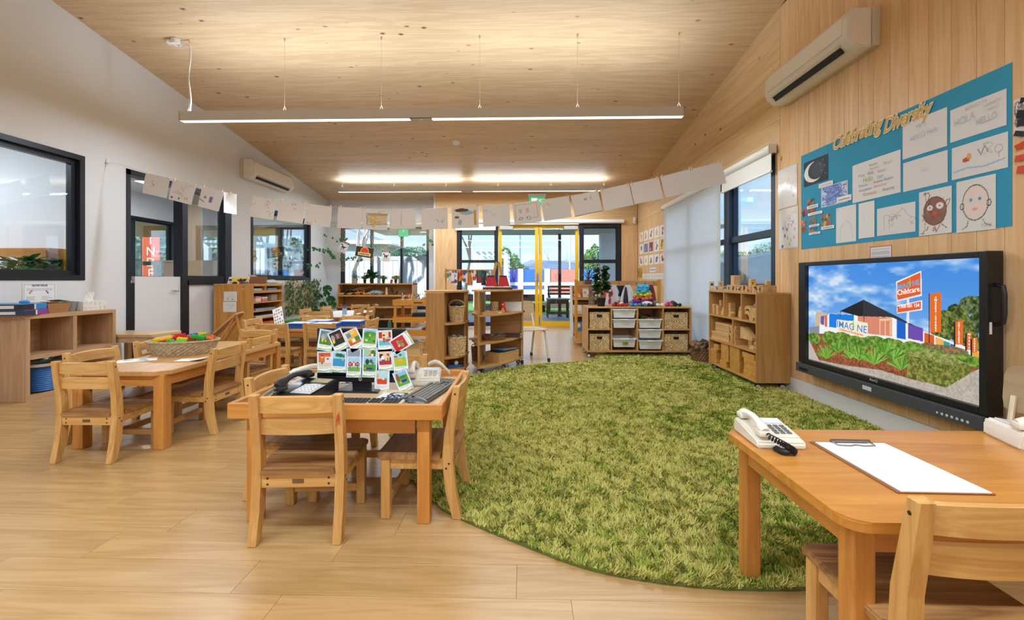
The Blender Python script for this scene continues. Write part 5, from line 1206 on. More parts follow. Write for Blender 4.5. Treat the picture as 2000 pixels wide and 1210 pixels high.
# ---------------------------------------------------------------- art cupboard at the left wall
AX = -3.79
AC_ = cabinet('art_cupboard', 'timber art cupboard with slotted paper shelves standing out from the left wall', (AX, 6.46, 0), R(90), .76, .56, .06, .95,
 shelves=[(z, -.36, .36) for z in (.835, .69, .565, .46, .36, .2)], divs=[(-.06, .835, .932)], mv=wood('cupboard_ply', 'cf9548', 'ad7330', 'Z', .8, rough=.38, var=.0, contrast=1.2), mh=M_plyx, cast=[(-.33, .05), (.33, .05), (-.33, .5), (.33, .5)])
f = MB()
for a, b_ in ((-.36, -.07), (-.05, .36)): f.b(a, b_, -.004, .012, .835, .855); f.b(a, b_, -.004, .012, .915, .935)
f.build('tray_rail', M_plyx, AC_)
def px_on_side(px, py): return at_y(px, py, 6.078)
for (p0, p1, y0, y1, lb) in ((437.5, 463, 569, 588, 'child drawing with two orange birds, upper of two on the cupboard side'), (436, 462, 589, 609, 'plain child drawing, lower of two on the cupboard side')):
 a, b_ = px_on_side(p0, y1), px_on_side(p1, y0); w, h = b_.x - a.x, b_.z - a.z; cv = Canvas(w, h, .004, 'dedad4'); rr = random.Random(int(p0))
 if 'birds' in lb: cv.ell(w * .3, h * .2, .012, .01, 'd98a3a').ell(w * .65, h * .22, .012, .01, 'd98a3a').rect(w * .5, h * .1, w * .8, h * .14, '6a9ac8')
 for k in range(3): cv.line([(rr.uniform(.1, .9) * w, rr.uniform(.3, .9) * h) for _ in range(4)], .0015, 'a9a4a0', .6)
 o = cv.build('child_drawing', M_print, None, (a.x, 6.076, a.z)); tag(o, lb, 'drawing')
def book(label, loc, w, d, t, c, rz=0, rx=0, ry_=0, cat='book', group=None, pic=None, name='book'):
 r = thing(name, label, cat, loc, rz, group); r.rotation_euler = (rx, ry_, rz)
 MB().b(-w / 2 + .003, w / 2 - .003, -d / 2 + .003, d / 2 - .003, .002, t - .002).build('pages', M_trimw, r)
 m = mat('cover_' + c, c, .4); f = MB(); f.b(-w / 2, w / 2, -d / 2, d / 2, 0, .002); f.b(-w / 2, w / 2, -d / 2, d / 2, t - .002, t); f.b(-w / 2, -w / 2 + .002, -d / 2, d / 2, .002, t - .002); f.build('cover', m, r)
 if pic:
  cv = Canvas(w * .94, d * .94, .006, c); rr = random.Random(len(label)); W, H = w * .94, d * .94
  for k in range(9): cv.ell(rr.uniform(.1, .9) * W, rr.uniform(.1, .9) * H, rr.uniform(.06, .2) * W, rr.uniform(.05, .15) * H, rr.choice(pic))
  cv.build('cover_picture', M_print, r, (-W / 2, -H / 2, t + .0006), (R(-90), 0, 0)).scale = (1, 1, 1)
  r.children[-1].rotation_euler = (R(-90), 0, 0); r.children[-1].location = (-W / 2, H / 2 * -1, t + .0006); r.children[-1].rotation_euler = (R(90) * 0 - R(90), 0, 0)
  for v in r.children[-1].data.vertices: v.co.z, v.co.y = 0, -v.co.z
 return r
# things leaning on and lying in the cupboard
book('white-edged picture book leaning back on the cupboard, half behind another', (-4.10, 6.2, .952), .26, .20, .012, 'e8e2d4', 0, R(68), 0, pic=['f0c04a', 'd9d2c0', '3a2a20'])
book('yellow picture book with brown animals leaning on the cupboard top', (-4.03, 6.14, .952), .24, .19, .012, 'f0d060', R(-8), R(66), 0, pic=['5a3a24', 'f4ead0', '2b2320', '8a5a34', 'f4ead0'])
for k, c in enumerate(('b02a6a', '2a7a5a', '3a6ac8', 'c24a2a')): tag(MB().ball((0, 0, .016), .016).build('felt_ball', mat('felt_' + c, c, .9), None, (-3.98 + k * .028, 6.11 + .012 * (k % 2), .951), smooth=True), '%s felt ball among the balls on the cupboard top' % ['pink', 'dark green', 'blue', 'red-brown'][k], 'ball', 'felt balls on the art cupboard')
def board_thing(name, label, cat, loc, w, d, m, rot, clip=True, paper=True):
 r = thing(name, label, cat, loc); r.rotation_euler = rot; MB().b(-w / 2, w / 2, 0, d, 0, .005, bev=.002).build('board', m, r)
 if paper: MB().b(-w / 2 + .01, w / 2 - .01, .008, d - .02, .0052, .0066).build('paper', MATS['sheet_white'], r)
 if clip: f = MB(); f.b(-.045, .045, d - .022, d - .004, .0066, .011, bev=.002); f.tube([(-.03, d - .01, .01), (-.03, d + .016, .013), (.03, d + .016, .013), (.03, d - .01, .01)], .0022, 5); f.build('clip', M_steel, r, smooth=True)
 return r
M_hdf = mat('hardboard', '8a5a34', .5, noise=.1)
o = thing('display_board', 'brown board leaning flat-topped on the art cupboard', 'board', (-3.93, 6.42, .952)); MB().b(-.13, .13, 0, .11, 0, .012, bev=.002).build('board', M_hdf, o); o.rotation_euler = (R(70), 0, R(0))
for k in range(2): board_thing('clipboard', ['white-papered clipboard lying at a slant, upper of two on the cupboard', 'white-papered clipboard lying at a slant, lower of two on the cupboard'][k], 'clipboard', (-3.90 + .03 * k, 6.62 + .04 * k, .955 + .012 * (1 - k)), .21, .30, M_hdf, (R(20 - 12 * k), R(6), R(75 + 20 * k)))
f = MB()
for i in range(1): f.ball((0, 0, .03), .2, (.62, 1.0, .22), seg=20, rings=10)
o = f.build('plastic_bag', mat('clear_plastic', 'd9dadb', .15), None, (-3.95, 6.72, .935), smooth=True); rr = random.Random(2)
for v in o.data.vertices: v.co += Vector([rr.uniform(-.008, .008)] * 3); v.co.z = max(v.co.z, .018)
tag(o, 'crumpled clear plastic bag lying on the far end of the cupboard', 'plastic bag')
def simple(name, label, cat, d, loc, col, rz=0, rough=.5, bev=.003, group=None, lid=None):
 r = thing(name, label, cat, loc, rz, group); MB().b(-d[0] / 2, d[0] / 2, -d[1] / 2, d[1] / 2, 0, d[2], bev=bev).build('body', mat('m_' + col, col, rough), r)
 if lid: MB().b(-d[0] / 2 - .002, d[0] / 2 + .002, -d[1] / 2 - .002, d[1] / 2 + .002, d[2] - .02, d[2] + .003, bev=bev).build('lid', mat('m_' + lid, lid, rough), r)
 return r
simple('card_box', 'cream box with a pink band in the upper cupboard slot', 'box', (.2, .12, .075), (-3.90, 6.23, .691), 'e4c9b4', lid='d96a72'); simple('card_box', 'pink and white box beside the cream one in the cupboard', 'box', (.16, .13, .06), (-3.9, 6.42, .691), 'd9747c', lid='ecdcd4')
simple('wooden_box', 'grey-brown wooden box with a round latch in the cupboard', 'box', (.2, .16, .09), (-3.9, 6.63, .691), '9a8a74', lid='86765f'); simple('plastic_wrap', 'clear wrapped bundle in the top left cupboard tray', 'bundle', (.2, .2, .05), (-3.92, 6.26, .836), 'c4c6c6', rough=.2, bev=.02); simple('plastic_wrap', 'blue wrapped bundle in the top right cupboard tray', 'bundle', (.2, .26, .05), (-3.92, 6.62, .836), '6f8fb8', rough=.2, bev=.02)
for k, (z, c, lb) in enumerate(((.566, '8d99a8', 'stack of grey paper in the middle cupboard slot'), (.461, 'cfd2d4', 'stack of pale paper below the grey one in the cupboard'), (.361, 'd9722c', 'stack of orange card in the lower cupboard slot'))): simple('paper_stack', lb, 'paper', (.4, .5, .025), (-4.02, 6.45, z), c, bev=.001)
# standing sheet of small pictures on the second table
p = at_y(535, 632, 4.9); st = thing('picture_sheet', 'white sheet of small printed pictures leaning upright on the blue tray table', 'picture sheet', (-2.79, 4.98, .47)); st.rotation_euler = (R(-18), R(-22), R(-4))
cv = Canvas(.125, .235, .003, 'e9ecee'); rr = random.Random(8)
for j in range(6):
 for i in range(4):
  if rr.random() < .85: cv.ell(.02 + i * .029, .02 + j * .037, .009, .012, rr.choice(['9a4a3a', '4a4a52', 'b08a4a', '3a5a7a', '7a3a5a'])); cv.ell(.018 + i * .029, .024 + j * .037, .004, .005, 'd9b48a')
cv.build('sheet', M_print, st, (-.0625, 0, .0)); MB().b(-.06, .06, .002, .006, 0, .23).build('backing_board', M_hdf, st)
# ---------------------------------------------------------------- low bench, easel with drawings
M_birch = wood('birch_top', 'd9bd96', 'c2a277', 'Y', .9, rough=.3, var=.02)
lb_ = thing('low_bench', 'low pale bench beside the cube shelf in front of the half door', 'bench', (-4.02, 4.44, 0))
MB().b(-.30, .30, -.12, .26, .425, .455, bev=.003).build('seat', M_birch, lb_)
for sx in (-.26, .26):
 for sy in (-.09, .22): MB().b(sx - .022, sx + .022, sy - .022, sy + .022, 0, .425).build('leg', M_oakz, lb_)
MB().b(-.24, .24, -.1, -.08, .37, .425).build('apron', M_birch, lb_)
for v in []: pass
es = thing('drawing_rack', 'sloping timber rack with drawings lying on it beside the art cupboard', 'drawing rack', (-3.62, 5.35, 0)); es.rotation_euler = (0, 0, R(20)); es.scale = (.8, .9, .84)
f = MB(); f.prism([(-.32, .30), (-.30, .30), (.14, .70), (.12, .72)], 1, -.22, .22); f.build('slope_board', mat('kraft_board', 'b98a5c', .6), es)
for sy in (-.18, .18): f = MB(); f.prism([(-.30, 0), (-.26, 0), (.14, .70), (.11, .70)], 1, sy - .012, sy + .012); f.prism([(.26, 0), (.30, 0), (.14, .70), (.11, .70)], 1, sy - .012, sy + .012); f.build('leg', M_leg, es)
sla = math.atan2(.40, .44)
for k, (u, w, c, lb) in enumerate(((.12, .22, 'd9dde0', 'white drawing low on the sloping rack'), (.36, .2, 'd8a07a', 'orange and cream painting on the sloping rack'), (.5, .2, 'e0dcd4', 'white drawing with an orange mark at the top of the rack'))):
 cv = Canvas(.3, w, .006, 'e6e4e0'); rr = random.Random(k + 40)
 cv.ell(.15, w * .5, .08, .05, c); cv.ell(.2, w * .6, .02, .02, 'c87a3a')
 o = cv.build('child_painting', M_print, None, (0, 0, 0)); o.rotation_euler = Euler((sla - R(90) + R(90), 0, R(90))) ;
 for v in o.data.vertices: x, z = v.co.x, v.co.z; v.co = Vector((-.30 + (u + z - .1) * math.cos(sla) - .008, -(x - .15) + (.02 if k % 2 else -.03), .30 + (u + z - .1) * math.sin(sla) + .010))
 o.rotation_euler = es.rotation_euler; o.location = es.location; o.scale = es.scale; tag(o, lb, 'painting')
o = MB().b(-.05, .05, -.02, .02, 0, .03, bev=.008).build('bulldog_clip', M_hdf, None, (-3.70, 5.14, .34), (0, R(-40), R(30))); tag(o, 'brown clip on the lower edge of the sloping rack', 'clip')
# ---------------------------------------------------------------- dinosaur shelf
DW_ = at_y(805, 560, 9.2).x - at_y(657, 560, 9.2).x; DXc = (at_y(805, 560, 9.2).x + at_y(657, 560, 9.2).x) / 2
DS = thing('display_shelf', 'wide timber shelf with sloping sides full of toy dinosaurs under the back window', 'shelf', (DXc, 9.2, 0)); DS.rotation_euler = (0, 0, 0)
for s in (-1, 1): MB().prism([(-.05, 0), (.45, 0), (.45, .93), (.08, .93)], 0, s * DW_ / 2 - (.02 if s > 0 else 0), s * DW_ / 2 + (0 if s > 0 else .02)).build('side_panel', M_ply, DS)
MB().b(-DW_ / 2 - .0, DW_ / 2, .08, .45, .91, .935).build('top', M_plyx, DS); MB().b(-DW_ / 2 + .02, DW_ / 2 - .02, .42, .44, .05, .91).build('back_panel', M_plyx, DS)
for z, y0 in ((.66, .04), (.42, .0), (.17, -.03)): MB().b(-DW_ / 2 + .02, DW_ / 2 - .02, y0, .42, z, z + .02).build('shelf', M_plyx, DS); MB().b(-DW_ / 2 + .02, DW_ / 2 - .02, y0 - .008, y0, z - .005, z + .032).build('lip', M_plyx, DS)
struct_ = MB().b(-DW_ / 2 + .02, DW_ / 2 - .02, .03, .05, 0, .17).build('plinth', M_black, DS)
def dino(label, px, py, Y, L, col, kind='quad', rz=0, z=None):
 p = at_y(px, py, Y); r = thing('toy_dinosaur', label, 'toy dinosaur', (p.x, Y, z if z is not None else p.z), rz, 'toy dinosaurs on the upper shelf'); m = mat('dino_' + col, col, .5, noise=.3, nscale=30)
 f = MB(); s = L
 f.tube([(-.5 * s, 0, .30 * s), (-.36 * s, 0, .22 * s), (-.2 * s, 0, .24 * s), (0, 0, .27 * s), (.16 * s, 0, .26 * s), (.28 * s, 0, .32 * s), (.40 * s, 0, .36 * s if kind == 'quad' else .42 * s), (.48 * s, 0, .35 * s)], .05 * s, 8, rad=[.006 * s, .03 * s, .07 * s, .11 * s, .09 * s, .05 * s, .045 * s, .02 * s])
 for x in ((-.12, .14) if kind == 'quad' else (-.02,)):
  for sy in (-1, 1): f.tube([(x * s, sy * .05 * s, .22 * s), ((x + .02) * s, sy * .07 * s, .10 * s), (x * s, sy * .07 * s, 0)], .03 * s, 6, rad=[.05 * s, .032 * s, .026 * s])
 f.build('body', m, r, smooth=True); return r
Yd = 9.32; zs = .681
for a in (('dark crouching dinosaur at the end of the upper shelf nearest the fan-leaf plant', 681, Yd + .1, .42, '3d332b', 'quad', 0), ('big brown striped dinosaur with its tail raised on the upper shelf', 705, Yd + .05, .50, '8a5a3c', 'quad', 0), ('small pale dinosaur at the front left of the upper shelf', 668, Yd - .04, .14, 'd9b070', 'quad', 0), ('small tan dinosaur second along the front of the upper shelf', 683, Yd - .04, .14, 'd0a060', 'quad', .4),
  ('orange long-necked dinosaur standing before the big striped one', 699, Yd - .04, .2, 'e0742a', 'quad', 0), ('yellow-orange dinosaur on the front of the upper shelf', 712, Yd - .04, .15, 'e09a2c', 'quad', 3.1), ('cream horned dinosaur before the black and white cloth', 721, Yd - .04, .17, 'c9b48a', 'quad', 0),
  ('small brown dinosaur beside the pale wooden cone', 748, Yd + .03, .13, '6a4a34', 'biped', 0), ('small green dinosaur at the trolley end of the upper shelf', 786, Yd, .15, '2f4a3c', 'biped', 0)):
 dino(a[0], a[1], 580, a[2], a[3], a[4], a[5], a[6], zs)
o = MB(); o.ball((0, 0, .0), .18, (1, .5, .38), 16, 10); o = o.build('patterned_cloth', mat('cloth_zebra', '8a8a8a', .9, noise=.8, nscale=18), None, (at_y(733, 570, Yd).x, Yd + .08, .725)); rr = random.Random(3)
for v in o.data.vertices: v.co.z = max(-.043, v.co.z + rr.uniform(-.015, .015))
tag(o, 'black and white patterned cloth heaped on the dinosaur shelf', 'cloth')
def rnd_(name, label, cat, prof, loc, m, seg=16, group=None): o = MB().lathe(prof, seg=seg).build(name, m, None, loc, smooth=True); return tag(o, label, cat, group)
rnd_('wooden_cone', 'pale wooden cone standing on the dinosaur shelf', 'cone', [(.03, 0), (.018, .165), (.001, .17)], (at_y(755, 570, Yd).x, Yd, zs), M_blk)
o = MB(); [o.cyl((math.cos(k * .7) * .02 * k % .09, 0, 0), (math.cos(k * 2.1) * .10, math.sin(k) * .04, .10 + .03 * (k % 3)), .005, seg=5) for k in range(7)]; tag(o.build('stick_figure', M_black, None, (at_y(768, 570, Yd).x, Yd + .03, zs)), 'black and gold stick creature near the wooden cone', 'figure')
for k, (px, z, c, s, lb) in enumerate(((664, .441, 'a05a2a', .05, 'orange-brown lump at the fan-leaf end of the middle shelf'), (729, .441, '8a5a3a', .045, 'small brown cone on the middle dinosaur shelf'), (734, .441, 'b98a5c', .05, 'round wooden bowl on the middle dinosaur shelf'), (736, .191, '4a5a3a', .06, 'mossy lump on the lowest dinosaur shelf'), (744, .191, '5a4030', .05, 'dark round nest on the lowest dinosaur shelf'))):
 tag(MB().ball((0, 0, s * .6), s, (1, 1, .62), 12, 8).build('nature_object', mat('nat_' + c, c, .8, noise=.4, nscale=30), None, (at_y(px, 600, 9.25).x, 9.3, z), smooth=True), lb, 'natural object', 'natural objects on the dinosaur shelf')
o = MB().b(-.35, .35, -.06, .06, 0, .006).build('pale_strip', M_trimw, None, (at_y(770, 600, 9.3).x, 9.3, .4405)); tag(o, 'pale strip of card along the middle dinosaur shelf', 'card')
def pot_at(px, h_pot, r_, pm, lb, cat, **k): leafy_plant(cat, lb, (at_y(px, 550, 9.42).x, 9.42, .9355), pot=(r_, h_pot), potmat=pm, **k)
M_stone = mat('pot_stone', 'b3a391', .7)
pot_at(694, .11, .055, M_stone, 'spiky succulent in a stone-coloured pot, first along the window shelf', 'potted_succulent', n=46, L=.09, W=.02, H=.06, spread=.06, m=M_leafm, seed=11, upb=.6)
pot_at(712.5, .075, .034, M_black, 'olive bushy plant in a small black pot left of the big leafy one', 'potted_plant', n=170, L=.05, W=.022, H=.10, spread=.07, m=M_leafl, seed=12)
pot_at(726, .075, .045, M_black, 'big broad-leaved green plant in the middle of the window shelf', 'potted_plant', n=90, L=.10, W=.085, H=.20, spread=.12, m=M_leafd, seed=13)
pot_at(749, .075, .034, M_black, 'olive bushy plant in a small black pot right of the big leafy one', 'potted_plant', n=170, L=.05, W=.022, H=.10, spread=.07, m=M_leafl, seed=14)
pot_at(773, .075, .034, M_black, 'yellow-green bushy plant in a small black pot, last along the window shelf', 'potted_plant', n=170, L=.05, W=.024, H=.10, spread=.07, m=mat('leaf_yellow', 'a7a552', .6, noise=.3, nscale=20), seed=15)
o = MB().box((0, 0, .04), (.045, .02, .085)).build('terracotta_tile', mat('terracotta', '9a4a2c', .7), None, (at_y(764, 548, 9.42).x, 9.42, .9355), (0, .15, 0)); tag(o, 'small terracotta piece leaning between the last two window plants', 'tile')
# fan-leaf plant in the corner
mp_ = thing('fan_leaf_plant', 'large glossy fan-leaf plant in a pale pot in the back corner', 'plant', (at_y(642, 600, 9.15).x, 9.15, 0))
MB().lathe([(.11, 0), (.16, .36), (.165, .40), (.15, .40)], seg=24).build('pot', mat('pot_pale', 'c6c9c8', .6), mp_, smooth=True)
st_, lf = MB(), MB()
for k, (x, z, s, tx) in enumerate(((.02, .82, .17, .3), (.10, .60, .17, -.2), (-.12, .66, .12, .5), (-.05, .50, .12, .2), (.16, .50, .15, -.4), (.05, .72, .13, 0))):
 st_.tube([(0, 0, .38), (x * .4, -.03, (z + .38) / 2), (x, -.09, z)], .005, 5); n = 14; yk = -.09 - .02 * k; c0 = lf.bm.verts.new((x, yk, z)); ring = []
 for i in range(n + 1):
  for q in (0, 1): a = R(-160 + 320 * (i + q * .5) / n) + R(90) + tx; rr_ = s * (.62 if q else .66) * (1 if q == 0 else .86); ring.append(lf.bm.verts.new((x + math.cos(a) * rr_, yk - .03 * abs(math.sin(a * 3)), z + math.sin(a) * rr_ * .8)))
 for A, B in zip(ring, ring[1:]): lf.bm.faces.new((c0, A, B))
st_.build('stems', M_leafd, mp_, smooth=True, kind='stuff'); lf.build('leaves', M_leafd, mp_, smooth=True, kind='stuff')
# ---------------------------------------------------------------- paint trolley
M_honey = wood('trolley_honey', 'dc9c3e', 'bd7a24', 'X', 1.2, rough=.35, var=.03); M_honz = wood('trolley_honey_up', 'dc9c3e', 'bd7a24', 'Z', 1.2, rough=.35, var=.03)
px0, px1 = at_y(772, 600, 6.95).x, at_y(836, 600, 6.95).x; PT_ = thing('paint_trolley', 'honey-coloured timber art trolley with three trays of brushes and pots', 'trolley', ((px0 + px1) / 2 + .1, 6.95, 0)); w = px1 - px0 + .2
for sx in (-1, 1):
 for sy in (0, .44): MB().b(sx * w / 2 - .02, sx * w / 2 + .02, sy - .02, sy + .02, .06, .655, bev=.003).build('leg', M_honz, PT_); caster(PT_, sx * w / 2, sy, .022)
for z, h in ((.60, .09), (.33, .09), (.12, .09)):
 MB().b(-w / 2 - .02, w / 2 + .02, -.01, .45, z, z + .012).build('tray_base', M_honey, PT_)
 for s in (-.022, .46): MB().b(-w / 2 - .035, w / 2 + .035, s - .008, s + .008, z - .0, z + h).build('tray_side', M_honey, PT_)
 for s in (-1, 1): MB().b(s * (w / 2 + .028) - .006, s * (w / 2 + .028) + .006, -.01, .45, z, z + h).build('tray_side', M_honey, PT_)
MB().b(-.06, .08, -.033, -.029, .635, .655, bev=.004).build('handle_slot', mat('slot_dark', '5a3612', .7), PT_)
cxp = (px0 + px1) / 2 + .1
M_jar = glass('jar_glass', (.96, .97, .97), .2)
def jar(label, x, y, z, r_, h, nb, pal, group, seed=0, mj=None):
 t = thing('brush_jar', label, 'jar', (x, y, z), group=group); MB().lathe([(r_, 0), (r_, h), (r_ * .94, h), (r_ * .92, .004)], seg=16).build('jar', mj or M_whiter, t, smooth=True); rr = random.Random(seed)
 for k in range(nb):
  a = rr.uniform(0, 6.3); c = rr.choice(pal); e = (math.cos(a) * r_ * 1.25, math.sin(a) * r_ * 1.25, h + rr.uniform(.035, .09)); f = MB(); f.cyl((-math.cos(a) * r_ * .5, -math.sin(a) * r_ * .5, .008), e, .0035, seg=6); f.ball(e, .008, (1, 1, 1.5), 6, 5); f.build('brush', mat('stick_' + c, c, .5), t)
for k, (dx, dy, c, mj) in enumerate(((-.26, .05, ['d9342b', 'e8e4da'], 'e4e6e2'), (-.19, .15, ['d9342b', 'e86a2a'], 'd9d4c4'), (-.13, .04, ['c2a06a', 'e8e4da'], 'e0ddd2'), (-.06, .14, ['7a3f24', 'c2a06a'], 'c9cdd2'), (.01, .05, ['33333a', 'c2a06a'], 'e4e0d8'), (.07, .2, ['c2a06a'], '9a9684'))):
 jar(['clear white pot with red-tipped brushes at the trolley corner', 'pot of red paint brushes behind the corner one', 'pot of pale brushes, third along the trolley', 'pot of brown brushes, fourth along the trolley', 'pot of dark brushes beside the white tub', 'olive tin of brushes behind the white tub'][k], cxp + dx, 6.95 + dy, .612, .028, .085, 5, c, 'pots of brushes on the paint trolley', k, mat('m_' + mj, mj, .4))
for k, (dx, c) in enumerate(((.02, 'f0c22a'), (.14, 'f0c22a'), (.2, 'e8a82a'))): tag(MB().lathe([(.022, 0), (.022, .08), (.026, .083), (.026, .11), (.001, .114)], seg=14).build('paint_bottle', mat('m_' + c, c, .4), None, (cxp + dx, 7.25, .612), smooth=True), ['yellow-topped paint bottle nearest the brushes', 'yellow-topped paint bottle in the middle of the trolley back', 'amber-topped paint bottle at the far end of the trolley'][k], 'bottle', 'yellow paint bottles')
simple('white_tub', 'white tub with black marks at the shelf end of the trolley top', 'tub', (.12, .1, .06), (cxp + .15, 7.0, .612), 'e8e6e0'); simple('black_crate', 'black crate on the middle tray of the trolley', 'crate', (.34, .26, .13), (cxp + .06, 7.15, .342), '17181c'); simple('grey_folder', 'grey folder stack on the middle tray of the trolley', 'folder', (.28, .2, .03), (cxp - .02, 7.03, .342 + .0), '6a6f78')
simple('clear_tub', 'clear tub of orange pieces on the bottom trolley tray', 'tub', (.26, .2, .10), (cxp - .08, 7.1, .132), 'c9b8ae', rough=.25, lid='d6d6d4'); toy_heap('dark_cloth_heap', (cxp + .2, 7.08, .16), .16, .2, .08, 50, 9, label='dark heap of cloth strips on the bottom trolley tray', pal=['1c1f1c', '26302a', '14161a'])
b1 = thing('green_cactus_toy', 'green felt cactus standing on the floor tray beside the trolley', 'toy', (at_y(761, 640, 7.35).x, 7.35, 0)); MB().cyl((0, 0, 0), (0, 0, .07), .16, seg=20).build('tray', M_black, b1, smooth=True); MB().lathe([(.03, .07), (.035, .2), (.024, .31), (.001, .33)], seg=12).build('cactus', mat('cactus', '4f8a5f', .9), b1, smooth=True)
# ---------------------------------------------------------------- moulded plywood chairs
M_plyc = wood('chair_ply', 'dcc8a4', 'c9b088', 'X', .8, rough=.4, var=.02); M_tube = mat('tube_beige', 'd8c9ae', .3, metal=.2)
def ply_chair(label, loc, rz, s=1):
 r = thing('plywood_chair', label, 'chair', loc, rz, scale=s)
 def shell(w, prof, t=.008, corner=.05, hole=None):
  f = MB(); n = len(prof); rows = []
  for i, (y, z, wf) in enumerate(prof):
   rows.append([f.bm.verts.new((w / 2 * wf * (k / 6 * 2 - 1), y - (.012 * (1 - (k / 3 - 1) ** 2)), z)) for k in range(7)])
  for j, (A, B) in enumerate(zip(rows, rows[1:])):
   for k in range(6):
    if hole and (j, k) in hole: continue
    f.bm.faces.new((A[k], A[k + 1], B[k + 1], B[k]))
  g = bmesh.ops.solidify(f.bm, geom=f.bm.faces[:], thickness=t); return f
 shell(.34, [(-.165, .40, .82), (-.168, .415, .96), (-.176, .46, 1), (-.180, .478, 1), (-.186, .505, 1), (-.196, .555, 1), (-.203, .59, .95), (-.207, .607, .80)], hole={(3, 2), (3, 3)}).build('backrest', M_plyc, r, smooth=True)
 f = MB(); f.prism(rounded(.34, .34, .05, 4), 2, .318, .328); f.build('seat', M_plyc, r)
 for sx in (-1, 1):
  x = sx * .135
  f = MB(); f.tube([(x * 1.12, .19, .012), (x, .13, .30), (x, .08, .312), (x, -.1, .312)], .0115, 8); f.build('leg', M_tube, r, smooth=True)
  f = MB(); f.tube([(x * 1.12, -.22, .012), (x, -.12, .30), (x, -.13, .36), (x, -.178, .47)], .0115, 8); f.build('leg', M_tube, r, smooth=True)
  for y in (.19, -.22): f = MB(); f.cyl((x * 1.12, y * 1.0, 0), (x * 1.11, y * .985, .035), .015, seg=12); f.build('rubber_foot', mat('foot_teal', '22343c', .6), r)
 return r
ply_chair('pale plywood chair with a handle slot between the curved shelves and the doors', (.055, 5.56, 0), R(-155), 1.2)
ply_chair('pale plywood chair behind the far end of the clipboard table', (2.16, 1.87, 0), R(120), 1.0)
# ---------------------------------------------------------------- red scribble on the near chair
for o in list(bpy.data.objects):
 if o.get('label', '').startswith('beech chair with red scribble'):
  cv = Canvas(.020, .085, .0018, 'd2a463'); rr = random.Random(1)
  for k in range(7): cv.line([(rr.uniform(.003, .017), rr.uniform(.005, .08)) for _ in range(3)], .0011, 'c2402c', .75)
  sc_ = MB().box((0, 0, 0), (.0001, .0001, .0001)); sc_.bm.free()
  mk = bpy.data.materials.new('crayon_red'); f = MB();
  for k in range(9):
   x = .146 + rr.uniform(0, .012); z = .42 + rr.uniform(0, .05); f.quad((x, -.1715 - (z - .36) * .145 - .0012, z), (x + .002, -.1715 - (z - .36) * .145 - .0012, z + .001), (x + .004, -.1715 - (z + .03 - .36) * .145 - .0012, z + .03), (x + .002, -.1715 - (z + .03 - .36) * .145 - .0012, z + .03))
  f.build('crayon_mark', mat('crayon_red', 'c8502f', .8), o, kind='stuff')
# ---------------------------------------------------------------- on the basket table
ob = thing('seagrass_basket', 'wide oval seagrass basket of building blocks on the low table', 'basket', (-2.50, 3.18, .464), R(12))
n = 72; woven(lambda t: (.19 * math.cos(t), .135 * math.sin(t)), .095, 8, n, amp=.0035, m=M_sea, parent=ob, flare=.2)
f = MB(); f.tube([(.228 * math.cos(2 * PI * i / 36), .162 * math.sin(2 * PI * i / 36), .095) for i in range(36)], .008, 6, closed=True); f.build('rim', M_sea, ob, smooth=True)
BC = {'yellow': 'f2c91c', 'red': 'd3262c', 'blue': '2463c4', 'green': '35a83a', 'orange': 'ee7426', 'dark blue': '1c3560', 'lime': '5cc43a'}
def brick(label, c, x, y, z, nx=4, ny=2, rz=0, rx=0, ry_=0):
 o = thing('toy_brick', label, 'toy brick', (x, y, z), rz, 'toy bricks in the seagrass basket'); o.rotation_euler = (rx, ry_, rz); u = .016; m = mat('brick_' + c, BC[c], .25)
 MB().b(-nx * u / 2, nx * u / 2, -ny * u / 2, ny * u / 2, 0, .019, bev=.001).build('body', m, o)
 f = MB()
 for i in range(nx):
  for j in range(ny): f.cyl(((i - nx / 2 + .5) * u, (j - ny / 2 + .5) * u, .019), ((i - nx / 2 + .5) * u, (j - ny / 2 + .5) * u, .0235), .0048, seg=8)
 f.build('studs', m, o)
BR = [('yellow', -.12, -.02, .085, 4, 4, .2), ('yellow', -.135, .04, .08, 4, 2, 1.2), ('yellow', -.09, .03, .095, 4, 2, .6), ('red', -.03, -.05, .09, 4, 2, 1.3), ('red', -.055, -.08, .075, 4, 2, .4), ('red', -.02, -.01, .11, 4, 2, 1.0), ('blue', .03, .04, .10, 6, 2, .1), ('blue', .08, .06, .098, 6, 2, -.1), ('red', .06, -.02, .095, 4, 2, .1),
 ('green', .11, -.03, .098, 6, 2, .25), ('green', .14, .0, .1, 4, 2, .3), ('yellow', .02, -.06, .088, 4, 2, .3), ('green', -.01, -.10, .07, 6, 2, .2), ('lime', .03, -.09, .075, 4, 2, .6), ('yellow', .10, .05, .11, 3, 2, .4), ('dark blue', .13, .07, .10, 4, 2, .0), ('orange', .16, .03, .098, 4, 2, -.2), ('dark blue', -.03, .08, .085, 4, 2, .7), ('orange', .18, -.02, .09, 3, 2, .5), ('blue', -.08, .09, .08, 4, 2, -.3), ('yellow', -.15, -.05, .085, 2, 2, .1), ('blue', .04, .09, .09, 4, 2, 0)]
where = ['at the cube shelf end', 'lying crosswise at the cube shelf end', 'on the pile behind the handle', 'standing up steeply by the rim', 'tucked under the steep one', 'topmost of the red ones', 'long, across the back', 'long, beside the other long one', 'in the middle of the heap', 'long, along the front rim', 'shorter, behind the front rim', 'below the red middle one', 'long, lowest at the front', 'small and bright, lowest at the front', 'topmost at the far end', 'small, at the back', 'at the far rim', 'behind the red ones', 'small, at the far front rim', 'behind the yellow ones', 'square, at the near rim', 'last along the back rim']
rr = random.Random(4)
